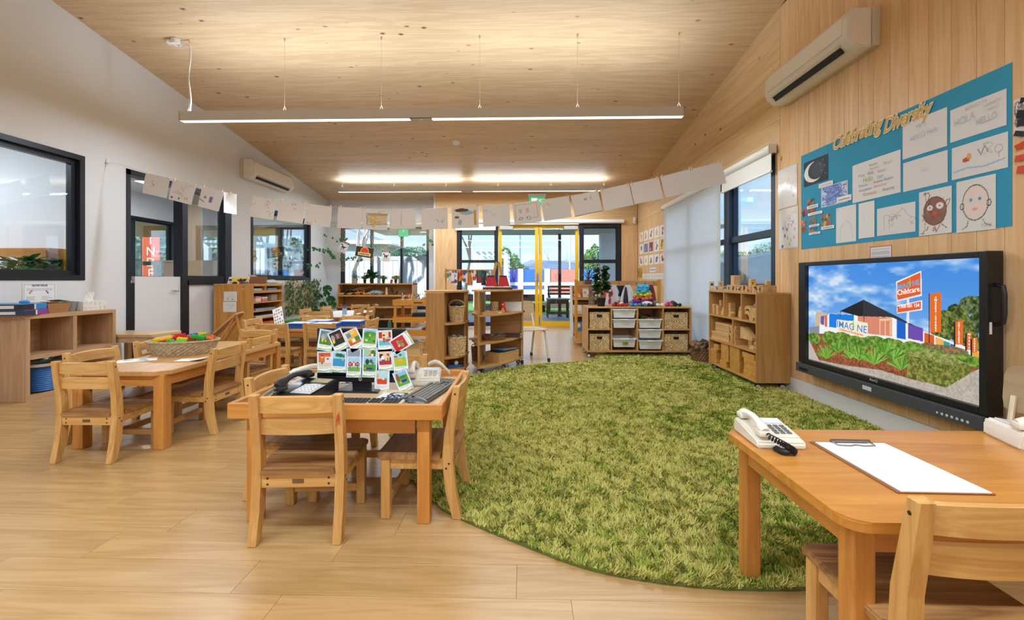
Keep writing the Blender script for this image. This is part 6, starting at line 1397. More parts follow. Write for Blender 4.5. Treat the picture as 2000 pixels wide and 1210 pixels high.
for (c, x, y, z, nx, ny, a), wh in zip(BR, where):
 q = Vector((x, y, 0)); q.rotate(Euler((0, 0, R(12)))); brick('%s studded toy brick in the seagrass basket, %s' % (c, wh), c, -2.50 + q.x, 3.18 + q.y, .464 + z + .012, nx, ny, a, rr.uniform(-.3, .3), 1.0 if 'steeply' in wh else rr.uniform(-.3, .3))
MB().lathe([(.14, 0), (.16, .065)], seg=30, sx=1.1, sy=.8).build('inner_lining', M_sea, ob, (0, 0, .008))
def card_sheet(label, x0, y0, z, w, h, rz, cols_, seed, bend=None, cat='picture card', name='picture_card'):
 cv = Canvas(w, h, .004, 'e9e9ec'); rr = random.Random(seed); cv.rect(.004, h - .012, w - .004, h - .004, cols_[0]);
 for k in range(6): cv.ell(rr.uniform(.15, .85) * w, rr.uniform(.2, .8) * h, rr.uniform(.08, .2) * w, rr.uniform(.05, .14) * h, rr.choice(cols_))
 o = cv.build(name, M_print, None, (x0, y0, z), (R(-90), 0, rz), bend)
 for v in o.data.vertices: v.co.z, v.co.y = v.co.z, v.co.y
 o.rotation_euler = (R(-90) + PI, 0, rz); tag(o, label, cat); o.rotation_euler = (R(-90), 0, rz)
 for v in o.data.vertices: v.co.z = -v.co.z; v.co.y = -v.co.y
 return o
def flat(cv, name, label, cat, x, y, z, rz, bend=None, parent=None, m=None, wav=0):
 """a printed sheet lying face up with its lower left corner at x, y"""
 o = cv.build(name, m or M_print, parent, (0, 0, 0), bend=bend)
 co = np.empty(len(o.data.vertices) * 3); o.data.vertices.foreach_get('co', co); co = co.reshape(-1, 3); co = np.stack([co[:, 0], co[:, 2], -co[:, 1]], 1); o.data.vertices.foreach_set('co', co.ravel())
 o.location = (x, y, z); o.rotation_euler = (0, 0, rz)
 if label: tag(o, label, cat)
 return o
def infocard(w, h, seed, pal, edge=None):
 cv = Canvas(w, h, .0035, 'eceef0'); rr = random.Random(seed)
 if edge: cv.rect(0, 0, w, .006, edge); cv.rect(0, h - .006, w, h, edge)
 for k in range(6): cv.ell(rr.uniform(.2, .8) * w, rr.uniform(.2, .8) * h, rr.uniform(.06, .14) * w, rr.uniform(.06, .14) * h, rr.choice(pal))
 return cv
flat(infocard(.21, .15, 1, ['7fae6a', 'd9c24a', 'd99a4a', '6a9ac8'], 'f0dc3a'), 'picture_card', 'yellow-edged card with small pictures lying at the near side of the low table', 'card', -2.62, 2.76, .4655, R(38))
flat(infocard(.17, .11, 2, ['d9d4a8', 'e4e4d8'], 'f0e03a'), 'folded_card', 'cream and yellow folded card lying in front of the block basket', 'card', -2.30, 2.83, .467, R(10), bend=lambda X, Z: -.012 * np.clip((X - .1) / .07, 0, 1))
flat(infocard(.16, .10, 3, ['3a3a42', 'd9b04a', '8a6a9a'], 'f0dc3a'), 'picture_card', 'yellow-edged card with dark pictures beyond the block basket', 'card', -2.38, 3.5, .4655, R(-5))
flat(infocard(.08, .05, 4, ['e0e0d8']), 'paper_slip', 'small white slip beyond the block basket', 'paper', -2.22, 3.42, .4655, R(20))
# blue trays on the second table
M_btray = mat('blue_plastic', '2360bd', .3); M_blid = mat('white_drawing_pad', 'e8ecf2', .35)
for x, y, lb in ((-2.50, 4.90, 'blue tray with white lid nearest the leaning picture sheet'), (-2.42, 5.20, 'blue tray with white lid at the far side behind the first one'), (-2.20, 4.86, 'blue tray with white lid behind the chair by the monitor cards'), (-2.02, 5.16, 'blue tray with white lid at the monitor end of the low table')):
 r = thing('blue_tray', lb, 'tray', (x, y, .464), group='blue trays with white lids'); MB().b(-.12, .12, -.09, .09, 0, .045, bev=.006).build('tray', M_btray, r); MB().b(-.135, .135, -.105, .105, .045, .058, bev=.004).build('rim', M_btray, r); MB().b(-.12, .12, -.09, .09, .058, .063, bev=.001).build('lid', M_blid, r)
jb = thing('pencil_jar', 'clear jar of blue pencils on the white paper sheet', 'jar', (at_y(673, 600, 6.9).x, 6.9, .4573)); MB().lathe([(.034, 0), (.036, .07), (.036, .1), (.033, .1), (.032, .004)], seg=20).build('jar', mat('jar_bluish', '9fb0c4', .1), jb, smooth=True)
rr = random.Random(9)
for k in range(14): a = rr.uniform(0, 6.3); f = MB(); f.cyl((math.cos(a) * .012, math.sin(a) * .012, .005), (math.cos(a) * .032, math.sin(a) * .032, rr.uniform(.12, .15)), .0035, seg=6); c = rr.choice(['2b5fae', '3a86c8', '27406e', 'c2503a', '4a5a74']); f.build('pencil', mat('stick_' + c, c, .5), jb)
# ---------------------------------------------------------------- on the tray table
TZ = .4682
mn = thing('computer_monitor', 'black computer monitor covered in picture cards on the tray table', 'monitor', (-.79, 2.13, TZ), R(-2))
SW_, SH_ = .435, .260; sb = .037
MB().b(-SW_ / 2, SW_ / 2, -.012, .016, sb, sb + SH_, bev=.003).build('bezel', M_black, mn); MB().b(-SW_ / 2 + .01, SW_ / 2 - .01, -.0135, -.012, sb + .03, sb + SH_ - .01).build('screen', mat('screen_off', '08090b', .12), mn)
MB().b(-.045, .045, .0, .02, .008, .10).build('stand_neck', M_black, mn); MB().prism([(-.11, -.075), (.11, -.075), (.085, .06), (-.085, .06)], 2, 0, .009).build('stand_foot', mat('stand_black', '1b1c20', .3), mn)
f = MB(); f.cyl((.0, -.0145, sb + .016), (0, -.012, sb + .016), .009, seg=20); lg = f.build('maker_badge', mat('badge_silver', 'c9cdd2', .3, metal=.4), mn); text('badge_letters', 'hp', .014, M_black, mn, (0, -.0148, sb + .017), ext=.0002, shear=.25)
def toycard(kind):
 W, H = .0635, .089; cv = Canvas(W, H, .0013, 'cfdff0'); cv.rect(.002, .002, W - .002, H - .002, 'f2f4f6')
 for k in range(16): cv.rect(.002 + k * .0038, H - .0045, .0035 + k * .0038, H - .002, '4a8ac8')
 cv.line([(.001, .001), (W - .001, .001), (W - .001, H - .001), (.001, H - .001), (.001, .001)], .0011, '9cc0e4')
 a, b_, c, d = .0055, .026, W - .0055, H - .0065; sky, gr, obs = kind; cv.rect(a, b_, c, d, sky); cv.rect(a, b_, c, b_ + (d - b_) * gr[1], gr[0])
 w, h = c - a, d - b_
 for o in obs:
  k, x, y, s1, s2, col = o; X_, Y_ = a + x * w, b_ + y * h
  if k == 'e': m = ((cv.x - X_) / (s1 * w)) ** 2 + ((cv.y - Y_) / (s2 * h)) ** 2 <= 1
  else: m = (abs(cv.x - X_) <= s1 * w) & (abs(cv.y - Y_) <= s2 * h)
  cv.put(m & (cv.x >= a) & (cv.x <= c) & (cv.y >= b_) & (cv.y <= d), col)
 for y, x1 in ((.0215, .9), (.0175, .7)):
  x = a + .003
  while x < a + w * x1: L = .004; cv.rect(x, y, x + L, y + .0016, '50565e', .75); x += L + .0015
 cv.poly([(.003, .003), (W - .003, .003), (W - .003, .013), (.03, .007), (.003, .010)], '8cc04a'); cv.poly([(.03, .003), (.05, .003), (W - .004, .009), (.045, .007)], 'f2f4f6')
 cv.c = np.where(((cv.x < .0012) | (cv.x > W - .0012)) [..., None] & ((cv.y < .0012) | (cv.y > H - .0012))[..., None], .9, cv.c); return cv
def kid(x, y, s=1, hair='8a4a24', top='2f5fae', bot='27406e'): return [('r', x, y - .10 * s, .05 * s, .09 * s, bot), ('e', x, y + .03 * s, .08 * s, .12 * s, top), ('e', x, y + .20 * s, .075 * s, .09 * s, 'f0c49a'), ('e', x, y + .26 * s, .085 * s, .06 * s, hair)]
CARDS = [  # px, py of centre, tilt, dz order, content
 (636, 664, -8, 1, '5c7f94', ('3f8a3a', .45), [('e', .3, .55, .2, .22, 'a8aeb4'), ('e', .45, .7, .16, .15, '8f969c'), ('e', .25, .3, .07, .13, 'f2d21c'), ('e', .5, .28, .06, .1, 'f2b21c'), ('r', .8, .4, .12, .14, 'b2482a')], 'card with grey smoke and yellow flames on green grass'),
 (660, 664, 22, 2, '1d2026', ('16301c', .3), [('e', .2, .6, .15, .22, '9aa0a6'), ('e', .15, .35, .1, .15, 'f2d21c'), ('r', .6, .6, .2, .2, '9a4a2a'), ('r', .6, .6, .06, .16, '5a9ac8'), ('r', .85, .6, .04, .2, '7a3a20')], 'dark card with a burning building at night'),
 (691.5, 663, 27, 3, 'e8b04a', ('b8682c', .4), [('e', .65, .72, .22, .18, 'f2a06a'), ('e', .6, .85, .2, .12, 'f2cf2a'), ('r', .25, .75, .16, .16, '3f8fc8'), ('r', .8, .35, .2, .15, '2f8f49'), ('r', .45, .3, .14, .14, 'f4ead0'), ('r', .2, .3, .1, .12, 'e07a2a')], 'card with a blond child at an orange table'),
 (722, 662, 4, 4, '7fc0e0', ('5fae3a', .62), [('e', .5, .72, .5, .18, '4a9a3a'), ('e', .25, .62, .2, .2, '3f8a34'), *kid(.5, .42, .9, 'f0b23a', '2f8f49', '2f5fae'), ('e', .85, .2, .1, .07, '7a3a24'), ('r', .25, .25, .08, .05, 'f4f4f0')], 'card with a child kneeling on a green meadow'),
 (752, 665, -3, 5, 'e4d4b4', ('5ac0c8', .35), [('r', .15, .75, .13, .22, 'b2302a'), ('r', .88, .75, .1, .22, 'b2302a'), *kid(.42, .42, 1.2, '6a3420', 'c23a2c', '2f5fae'), ('r', .75, .35, .2, .1, 'c24a3a'), ('e', .75, .55, .1, .08, '9ac0d8')], 'card with a boy in blue overalls cooking'),
 (784, 668, -62, 6, 'c2242a', ('c2242a', .3), [('e', .3, .35, .17, .13, '8a9a6a'), ('r', .62, .55, .18, .1, 'a89a70'), ('r', .6, .35, .08, .2, '8a7a50'), ('e', .35, .6, .1, .1, 'd9b08a')], 'red card turned on its side with olive shapes'),
 (634, 706.5, 0, 2, 'd9703a', ('d8cfae', .3), [*kid(.3, .45, 1.4, '6a2a1c', 'e07a2a', '2f5fae'), ('r', .75, .5, .24, .22, 'dfe2e4'), ('r', .75, .55, .08, .06, 'b03a2a'), ('r', .5, .9, .5, .08, 'd0582c')], 'card with a boy in orange before a white truck'),
 (662, 706, 3, 3, '9ad0ee', ('2f9ac8', .55), [('e', .35, .82, .16, .14, '2f6a3a'), ('e', .6, .8, .2, .14, '276032'), ('e', .8, .5, .08, .08, 'f0a06a'), ('e', .85, .75, .1, .12, '3a7a3a')], 'card with a swimming pool and trees'),
 (691, 716, 1, 5, 'a8d0e8', ('6fae4a', .3), [('r', .5, .5, .45, .12, 'c24a4a'), *kid(.2, .4, .9, '3a2420', 'd8503a', '3a6a9a'), *kid(.5, .45, .95, 'c28a4a', 'f2f2ee', '7a8a9a'), *kid(.8, .4, .9, '3a2420', '3f8a5a', '2a3a6a')], 'card with three children standing in a row'),
 (691, 701, 1, 3, '8a9aa8', ('5c6a74', .5), [], 'mostly covered card behind the three-children card'),
 (722, 698, 3, 3, '9ad0b0', ('5fae3a', .4), [('e', .75, .6, .22, .3, '3f7a34'), *kid(.5, .45, 1, 'f0b23a', 'e8793a', '2f5fae'), ('r', .7, .5, .08, .12, 'f4f4f0')], 'half-hidden card with a child beside a green bush'),
 (722, 716, 2, 6, '8ac8ee', ('4f9a3a', .5), [('e', .3, .7, .16, .2, '274a2a'), ('e', .6, .75, .12, .14, '2f6a3a'), ('e', .75, .6, .1, .1, '9a6a3a'), ('r', .45, .2, .3, .06, '2a3f9a'), ('e', .15, .2, .08, .07, 'e89a4a')], 'card with a child lying under trees'),
 (752.5, 703, -4, 5, 'f0c8a0', ('b8322c', .3), [('r', .2, .65, .14, .16, '27305e'), ('r', .75, .68, .1, .12, '3a6ab0'), ('e', .3, .5, .12, .16, 'f4f4f0'), ('r', .35, .3, .14, .08, '2f5fae'), *kid(.7, .4, .8, 'f0c23a', '2f8f49', '3a3a3a'), ('r', .9, .4, .06, .12, '2b2b2b')], 'card with a person fallen beside a red sofa'),
 (782, 706, -6, 6, '9cd4ee', ('9cc84a', .62), [('e', .55, .82, .12, .1, '3f8a3a'), ('r', .15, .72, .16, .06, 'c2402c'), ('r', .45, .33, .38, .07, 'f0a81c'), ('r', .5, .43, .16, .06, 'e8b83a'), ('r', .78, .7, .012, .3, '5a5a5a')], 'card with a long yellow car on a country road'),
 (746, 744, 1, 8, 'b8dce8', ('e8eef0', .25), [('r', .5, .3, .4, .2, 'd8482c'), ('e', .15, .7, .1, .16, 'f2a65a'), ('e', .6, .5, .1, .08, 'f2e2a8'), ('e', .8, .5, .06, .1, '7aa04a'), ('r', .5, .75, .02, .25, 'dfe8ec')], 'card with red pots on a stove hanging below the screen'),
 (787, 743, -28 + 50, 8, '8ac4e8', ('5fae3a', .7), [('e', .2, .65, .12, .32, 'a05a2a'), ('e', .6, .6, .3, .12, '3f8a34'), ('r', .6, .3, .22, .1, '2a3fa0'), ('e', .85, .4, .08, .08, 'c2503a'), ('e', .3, .25, .08, .07, 'f0a06a')], 'tilted card with a child fallen beside a tree trunk')]
for px, py, tilt, dz, sky, gr, obs, lb in CARDS:
 Yc = 2.108 - .0006 * dz; p = at_y(px, py, Yc); cv = toycard((sky, gr, obs)); W, H = .0635, .089; a = -R(tilt if lb.startswith('tilted') is False else 25)
 if lb.startswith('card with grey'): a = R(-9)
 if lb.startswith('dark card'): a = R(24)
 if lb.startswith('card with a blond'): a = R(26)
 if lb.startswith('red card'): a = R(122)
 if lb.startswith('tilted card'): a = R(22)
 # small positive angle turns the card anticlockwise seen from the front
 ux = Vector((math.cos(a), 0, math.sin(a))); uz = Vector((-math.sin(a), 0, math.cos(a))); KS = 1.16; c0 = Vector(p) - ux * W * KS / 2 - uz * H * KS / 2
 o = cv.build('picture_card', paint_mat('card_print', .35), None, c0, (0, -a, 0)); o.scale = (KS, 1, KS); tag(o, lb, 'card', 'picture cards stuck on the monitor')
# telephones
def phone(label, loc, rz, body, dark, s=1, keys='777b80', style=0, cord=True, tilt=0):
 r = thing('desk_telephone', label, 'telephone', loc, rz, scale=s); mb_ = mat('phone_' + body, body, .3, coat=.2); md = mat('phone_' + dark, dark, .3, coat=.2)
 f = MB(); f.prism([(-.11, 0), (.11, 0), (.11, .045), (.10, .06), (-.10, .032), (-.11, .022)], 0, -.09, .09); bmesh.ops.bevel(f.bm, geom=f.bm.edges[:], offset=.006, segments=2, affect='EDGES'); f.build('base', mb_, r, smooth=True)
 def top(x, y, w, d, h=.003, m=None, nm='key', par=None):
  z = .032 + (y + .10) / .20 * .028; mb2 = MB(); mb2.box((x, y, z + h * .5 + .0006), (w, d, h), rot=(math.atan(.14), 0, 0), bev=.0008); return mb2.build(nm, m, par or r)
 pk = mat('keypad_' + keys, keys, .45); top(.035, .062, .085, .045, .004, mat('phone_screen_' + ('a' if style else 'b'), 'a89a78' if style else 'dfe6ee', .15), 'display')
 top(.035, -.03, .098, .10, .002, mat('key_bed' + body, 'b9bcc0' if style else body, .4), 'keypad_plate')
 for i in range(4 if not style else 5):
  for j in range(3 if not style else 4):
   if style: top(.035 + (i - 2) * .017, .0 - j * .019, .012, .010, .0065, pk)
   else: top(.035 + (j - 1) * .024, .012 - i * .020, .017, .012, .0065, pk)
 f = MB(); n = 10; P = []
 for i in range(n + 1): t = i / n; P.append((-.058, -.10 + .20 * t, .062 + .014 * t + .024 * math.sin(PI * t)))
 f.tube(P, .016, 10, rad=[.017, .021, .017, .014, .013, .013, .013, .014, .017, .021, .018])
 for y in (-.085, .085): f.box((-.058, y, .052 + (y + .1) * .12), (.046, .046, .022), bev=.008)
 f.build('handset', md, r, smooth=True)
 if cord:
  f = MB(); pts = []
  for i in range(400):
   t = i / 399; cx_ = -.058 + (.05 * math.sin(t * 4.4) + .07 * t if style == 0 else -.06 * t); cyy_ = -.12 - .055 * math.sin(PI * t) - .02 * math.sin(9 * t); cz_ = max(.0125, .055 * (1 - t * 2.2)); a = t * 2 * PI * 42
   pts.append((cx_ + .004 * math.sin(a), cyy_ + .009 * math.cos(a), cz_ + .009 * math.sin(a)))
  f.tube(pts, .0028, 5); f.build('coiled_cord', M_black if style == 0 else mat('cord_chrome', '9a9c9e', .4), r, smooth=True)
 return r
phone('black desk telephone with grey keypad at the front of the tray table', (-.995, 1.99, TZ), R(-12), '24262b', '2a2c31', 1.05, 'dfe2e4', 1)
phone('cream telephone with dark keys and black coiled cord on the corner of the clipboard table', (.80, 1.462, .4803), R(-3), 'e6e1d2', 'ece8da', .80, '6d6f74', 0)
phone('cream telephone at the far end of the clipboard table', (1.64, 1.43, .4803), R(72), 'e4dccf', 'e9e2d6', .95, '6d6f74', 0, cord=False)
phone('cream telephone lying behind the black one on the tray table', (-1.06, 2.20, TZ), R(-50), 'dcd6c6', 'e4dfd0', .95, 'c4bfb2', 0, cord=False)
wp = phone('off-white telephone behind the right end of the monitor', (-.52, 2.30, TZ), R(8), 'd8d2c4', 'd8d2c4', .95, 'bdb8ac', 0, cord=False)
f = MB(); pts = []
for i in range(160): t = i / 159; a = t * 2 * PI * 22; pts.append((.02 + .12 * t, .03 + .02 * math.sin(t * 6), .088 - .05 * t * t + .009 * math.sin(a) + .02 * math.sin(PI * t))); pts[-1] = (pts[-1][0], pts[-1][1] + .009 * math.cos(a), pts[-1][2])
f.tube(pts, .0035, 5); f.build('coiled_cord', mat('cord_cream', 'd8cfba', .6), wp, smooth=True)
def keyboard(label, loc, rz, base, key, rx=0):
 r = thing('computer_keyboard', label, 'keyboard', loc, rz); r.rotation_euler = (rx, 0, rz); MB().b(-.205, .205, -.065, .065, 0, .014, bev=.003).build('case', mat('kb_' + base, base, .45), r); k0 = None; m = mat('key_' + key, key, .5)
 for j in range(6):
  x = -.197
  row = [(.0185,)] * 21
  for i in range(21):
   gap = .006 if i in (14, 17) else 0; x += gap; y = -.050 + j * .0195 + (.004 if j == 5 else 0)
   if j == 0 and 4 <= i <= 8:
    if i == 4: MB().b(x, x + .0182 * 5 - .003, y - .008, y + .008, .014, .020, bev=.001).build('space_bar', m, r)
    x += .0182; continue
   if not (i in (14, 15, 16) and j in (1, 2)) or (j == 1 and i == 15):
    if k0 is None: k0 = MB().b(0, .0152, -.008, .008, 0, .006, bev=.0012).build('key', m, r); k0.location = (x, y, .014)
    else: share(k0, (x, y, .014), parent=r)
   x += .0182
 return r
keyboard('dark grey keyboard lying lengthwise at the rug side of the tray table', (-.43, 2.10, TZ), R(78), '4a4843', '6b6862')
keyboard('cream keyboard with black keys along the front of the tray table', (-.72, 1.845, TZ), R(-1), 'd8d2c2', '24262b')
ms = thing('computer_mouse', 'grey computer mouse at the front right corner of the tray table', 'mouse', (-.445, 1.85, TZ), R(60)); f = MB(); f.ball((0, 0, .012), .032, (1, 1.7, .85), 18, 12)
for v in f.bm.verts: v.co.z = max(v.co.z, .001)
f.build('shell', mat('mouse_grey', '5d6066', .25, metal=.2), ms, smooth=True); MB().b(-.003, .003, .02, .034, .034, .040).build('scroll_wheel', M_black, ms)
def emerg(label, x, y, rz):
 cv = Canvas(.16, .115, .0022, 'eceef0'); cv.ell(.08, .095, .045, .03, '2a3358'); cv.ell(.08, .088, .028, .018, 'eceef0')
 r = flat(cv, 'emergency_sheet', label, 'sheet', x, y, TZ + .0008, rz)
 mt_ = mat('ink_navy', '2a3358', .6)
 text('lettering', '000', .058, mt_, r, (.08, .055, .001), (0, 0, 0), off=.0018); text('lettering', 'EMERGENCY', .021, mt_, r, (.08, .022, .001), (0, 0, 0), off=.0004); f = MB(); f.b(.07, .10, .005, .009, .0005, .001); f.build('orange_mark', mat('ink_orange', 'e08a3a', .6), r)
emerg('white sheet reading EMERGENCY in front of the monitor foot', -.665, 1.955, R(-3)); emerg('white emergency sheet half hidden under the monitor', -.96, 2.22, R(4))
# ---------------------------------------------------------------- clipboard on the orange table
cb = thing('clipboard', 'brown clipboard holding blank white paper on the orange table', 'clipboard', (1.03, 1.265, .4803), R(-1))
MB().b(-.115, .115, -.17, .17, 0, .0035, bev=.001).build('board', M_hdf, cb); MB().b(-.105, .108, -.168, .158, .0036, .006).build('paper', mat('paper_bright', 'f4f5f8', .6), cb)
f = MB(); f.cyl((-.06, .155, .012), (.06, .155, .012), .005, seg=10); f.tube([(-.058, .155, .012), (-.055, .125, .009), (-.02, .122, .009), (0, .130, .009), (.02, .122, .009), (.055, .125, .009), (.058, .155, .012)], .0018, 5); f.b(-.05, .05, .150, .168, .004, .008); f.build('clip', M_steel, cb, smooth=True)
# ---------------------------------------------------------------- on the cube shelf
SZ = .7123
def printed_box(label, x, y, z, w, d, h, c, c2, rz, cat='box', name='glove_box', group=None):
 r = thing(name, label, cat, (x, y, z), rz, group); MB().b(-w / 2, w / 2, -d / 2, d / 2, 0, h, bev=.002).build('carton', mat('m_' + c, c, .45), r)
 MB().b(w * .05, w / 2 + .001, -d / 2 - .001, d / 2 + .001, .003, h - .003).build('end_print', mat('m_' + c2, c2, .45), r); MB().b(-w * .02, w * .05, -d / 2 - .0012, d / 2 + .0012, .003, h - .003).build('white_band', M_trimw, r); MB().b(w * .5 + .0012, w * .5 + .002, -d * .3, d * .3, h * .25, h * .75).build('label_patch', M_trimw, r); return r
b1 = printed_box('flat box, purple and black, under the blue glove box on the cube shelf', -4.20, 3.53, SZ, .24, .3, .045, '8a3f9a', '27384e', R(-75)); b1 = printed_box('blue and black glove box stacked on the purple one', -4.2, 3.52, SZ + .046, .24, .3, .05, '2f86c4', '20242c', R(-75)); text('lettering', 'VINYL', .03, mat('ink_navy', '2a3358', .6), b1, (-.06, -.152, .026), off=.0006)
tag(MB().ball((0, 0, .01), .03, (1.4, .8, .6)).build('blue_glove', mat('glove_blue', '2f8fd0', .5), None, (-4.15, 3.56, SZ + .096), smooth=True), 'blue rubber glove poking out of the glove box', 'glove')
kb = thing('cardboard_tray', 'open brown cardboard punnet holding green packets', 'box', (-4.17, 3.80, SZ), R(90)); f = MB()
L = [[f.bm.verts.new(q) for q in ((-w, -d, z), (w, -d, z), (w, d, z), (-w, d, z))] for w, d, z in ((.08, .05, 0), (.10, .062, .085), (.096, .058, .085), (.078, .048, .004))]
for A, B in zip(L, L[1:]):
 for k in range(4): f.bm.faces.new((A[k], A[(k + 1) % 4], B[(k + 1) % 4], B[k]))
f.bm.faces.new(L[0][::-1]); f.bm.faces.new(L[-1]); f.build('punnet', mat('kraft', 'a9784a', .7), kb)
for k, c in enumerate(('7fb59a', 'd98a7a', '9ac8a8')): tag(MB().box((0, 0, 0), (.15, .09, .006), bev=.002).build('packet', mat('pk_' + c, c, .3), None, (-4.17 + .01 * k, 3.80 + .03 * (k - 1), SZ + .093 + k * .007), (R(8 - 6 * k), R(-9 + 8 * k), R(80 + 14 * k))), ['green packet lying lowest on the cardboard punnet', 'salmon packet in the middle on the cardboard punnet', 'pale green packet topmost on the cardboard punnet'][k], 'packet', 'packets in the cardboard punnet')
rnd_('grey_pot', 'small grey metal pot between the cardboard punnet and the tissue box', 'pot', [(.035, 0), (.055, .09), (.05, .09)], (-4.22, 3.99, SZ), mat('pot_grey', '8c9296', .5))
tb_ = thing('tissue_box', 'white tissue box with brown leaf outlines, a tissue pulled up', 'tissue box', (-4.20, 4.16, SZ), R(90)); MB().b(-.12, .12, -.06, .06, 0, .09, bev=.002).build('carton', M_trimw, tb_)
rr = random.Random(5); f = MB()
for k in range(9):
 cx_, cz_ = -.10 + (k % 5) * .048, .02 + .045 * (k // 5) + rr.uniform(-.004, .004); a = rr.uniform(0, 3); pts = [(cx_ + .017 * math.cos(t) * math.cos(a) - .007 * math.sin(t) * math.sin(a), -.0606, cz_ + .017 * math.cos(t) * math.sin(a) + .007 * math.sin(t) * math.cos(a)) for t in [i * PI / 5 for i in range(10)]]; f.tube(pts, .0012, 3, closed=True)
f.build('leaf_print', mat('leaf_print', 'd0a07a', .7), tb_, kind='stuff')
f = MB(); rows = []
for j in range(6): rows.append([f.bm.verts.new(((i - 4) * .011 * (1 - .04 * j), .012 * math.sin(i * 1.7 + j) , .088 + j * .017 + .006 * math.sin(i * 1.1))) for i in range(9)])
for A, B in zip(rows, rows[1:]):
 for k in range(8): f.bm.faces.new((A[k], A[k + 1], B[k + 1], B[k]))
f.build('tissue', mat('tissue_white', 'f0efec', .9), tb_, smooth=True)
# notice above it
def notice(w, h, title, res=.004):
 cv = Canvas(w, h, res, 'e9eaec'); rr = random.Random(3); cv.line([(.012, .012), (w - .012, .012), (w - .012, h - .012), (.012, h - .012), (.012, .012)], .0025, '9a9ca2')
 for k in range(2): cv.rect(.03, h - .055 - k * .012, w - .03, h - .052 - k * .012, '9a9ca8')
 cv.rect(w * .47, .02, w * .475, h * .62, 'b5b7bd')
 for q in (0.05, .52):
  for k in range(5): cv.rect(w * q + .012, .025 + k * .011, w * q + rr.uniform(.06, .11), .028 + k * .011, '9a9ca2')
 cv.line([(w * .2, h * .5), (w * .26, h * .62)], .005, 'c24a3a'); cv.line([(w * .7, h * .6), (w * .75, h * .5)], .006, '2a4a8a'); return cv
p0, p1 = at_x(43, 585, XL), at_x(109, 552, XL); wN = p1.y - p0.y
nt = thing('laminated_notice', 'laminated glove notice taped to the white wall above the cube shelf', 'notice', (XL + .003, p0.y, .79), R(90)); notice(wN, .185, '').build('sheet', M_print, nt); text('heading', 'GLOVE USAGE', .02, mat('ink_navy', '2a3358', .6), nt, (wN / 2, -.001, .163), off=.0004)
rt = thing('blue_tub', 'ribbed blue plastic tub in the lower near compartment of the cube shelf', 'tub', (-4.21, 3.74, .035)); f = MB(); prof = []
for i in range(25): z = .01 + i * .0085; prof.append((.095 + .04 * z + (.006 if i % 2 else 0), z))
f.lathe(prof, seg=28); f.build('tub', mat('tub_blue', '3a78c4', .4), rt, smooth=True); f = MB(); f.tube([(.103 * math.cos(t), .103 * math.sin(t), .215) for t in [i * PI / 12 for i in range(24)]], .005, 6, closed=True); f.build('rim', mat('tub_blue', '3a78c4', .4), rt, smooth=True)
tag(MB().lathe([(.001, 0), (.13, .004), (.15, .03), (.14, .03), (.12, .012)], seg=26).build('white_dish', M_whiter, None, (-4.20, 3.72, .258), smooth=True), 'white dish resting on the blue ribbed tub', 'dish'); tag(MB().tube([(0, -.08, 0), (0, 0, .02), (0, .08, .04)], .018, 8, rad=[.01, .02, .012]).ball((0, -.06, .02), .022).build('teal_toy', mat('teal', '2f6f78', .5), None, (-4.14, 3.74, .305), smooth=True), 'teal toy with a white ball lying on the white dish', 'toy')
tag(MB().ball((0, 0, 0), .02).build('white_ball', M_whiter, None, (-4.10, 3.68, .34), smooth=True), 'small white ball on the teal toy in the cube shelf', 'ball')
# ---------------------------------------------------------------- wall screen
SX = 2.33; tvn, tvf, tz0, tz1 = 2.302, 3.685, .355, 1.115
tv = thing('wall_screen', 'large black wall-mounted touch screen showing a childcare building under blue sky', 'screen', (SX, (tvn + tvf) / 2, 0), R(-90))
W = tvf - tvn; hw = W / 2; fl, fr, ft, fb = .085, .04, 1.148, .318
# local +x runs towards the viewer; local -y faces the room
M_tvb = mat('tv_black', '15171b', .35)
f = MB(); f.b(-hw - fl, -hw, -.012, .07, fb, ft, bev=.004); f.b(hw, hw + fr, -.012, .07, fb, ft, bev=.004); f.b(-hw, hw, -.012, .07, tz1, ft, bev=.004); f.b(-hw, hw, -.012, .07, fb, tz0, bev=.004); f.build('bezel', M_tvb, tv)
MB().b(-hw, hw, .02, .07, tz0, tz1).build('rear_case', M_tvb, tv)
MB().b(-hw - fl, hw + fr, -.035, .05, fb - .075, fb - .004, bev=.004).build('speaker_bar', mat('bar_grey', '43464a', .45), tv)
MB().b(-.045, .03, -.037, -.035, fb - .052, fb - .025, bev=.0008).build('sensor_window', M_alu, tv); f = MB(); [f.cyl((hw - .20 + k * .028, -.036, fb - .05), (hw - .20 + k * .028, -.034, fb - .05), .0075 if k else .006, seg=12) for k in range(7)]; f.build('buttons', M_alu, tv, kind='stuff')
MB().b(-hw - .04, -hw + .07, -.0358, -.035, fb - .06, fb - .035, bev=.0003).build('port_cover', M_black, tv)
f = MB(); f.tube([(hw + fr, .03, .78), (hw + fr + .035, .03, .79), (hw + fr + .04, .03, .83), (hw + fr + .04, .03, .93), (hw + fr + .035, .03, .97), (hw + fr, .03, .98)], .011, 8); f.build('side_handle', M_tvb, tv, smooth=True)
MB().b(hw + fr, hw + fr + .001, -.0, .012, .73, .79).build('side_label', M_trimw, tv); MB().b(-.3, .3, .07, .085, .5, .95).build('wall_bracket', M_black, tv)
text('maker_lettering', 'BenQ', .022, M_alu, tv, (.02, -.013, (tz0 + fb) / 2 + .002), ext=.0003, sx=1.3)
def Z7(zx, zy):
 p = at_x(1540 + zx / 3.27, 480 + zy / 3.27, SX); return (tvf - p.y, p.z - tz0)
H = tz1 - tz0; cv = Canvas(W, H, .0028, '6aa4e0'); v = (cv.y / H)[..., None]
cv.c = np.array([.72, .85, .95]) * (1 - v) ** 1.5 + np.array([.27, .55, .88]) * (1 - (1 - v) ** 1.5)
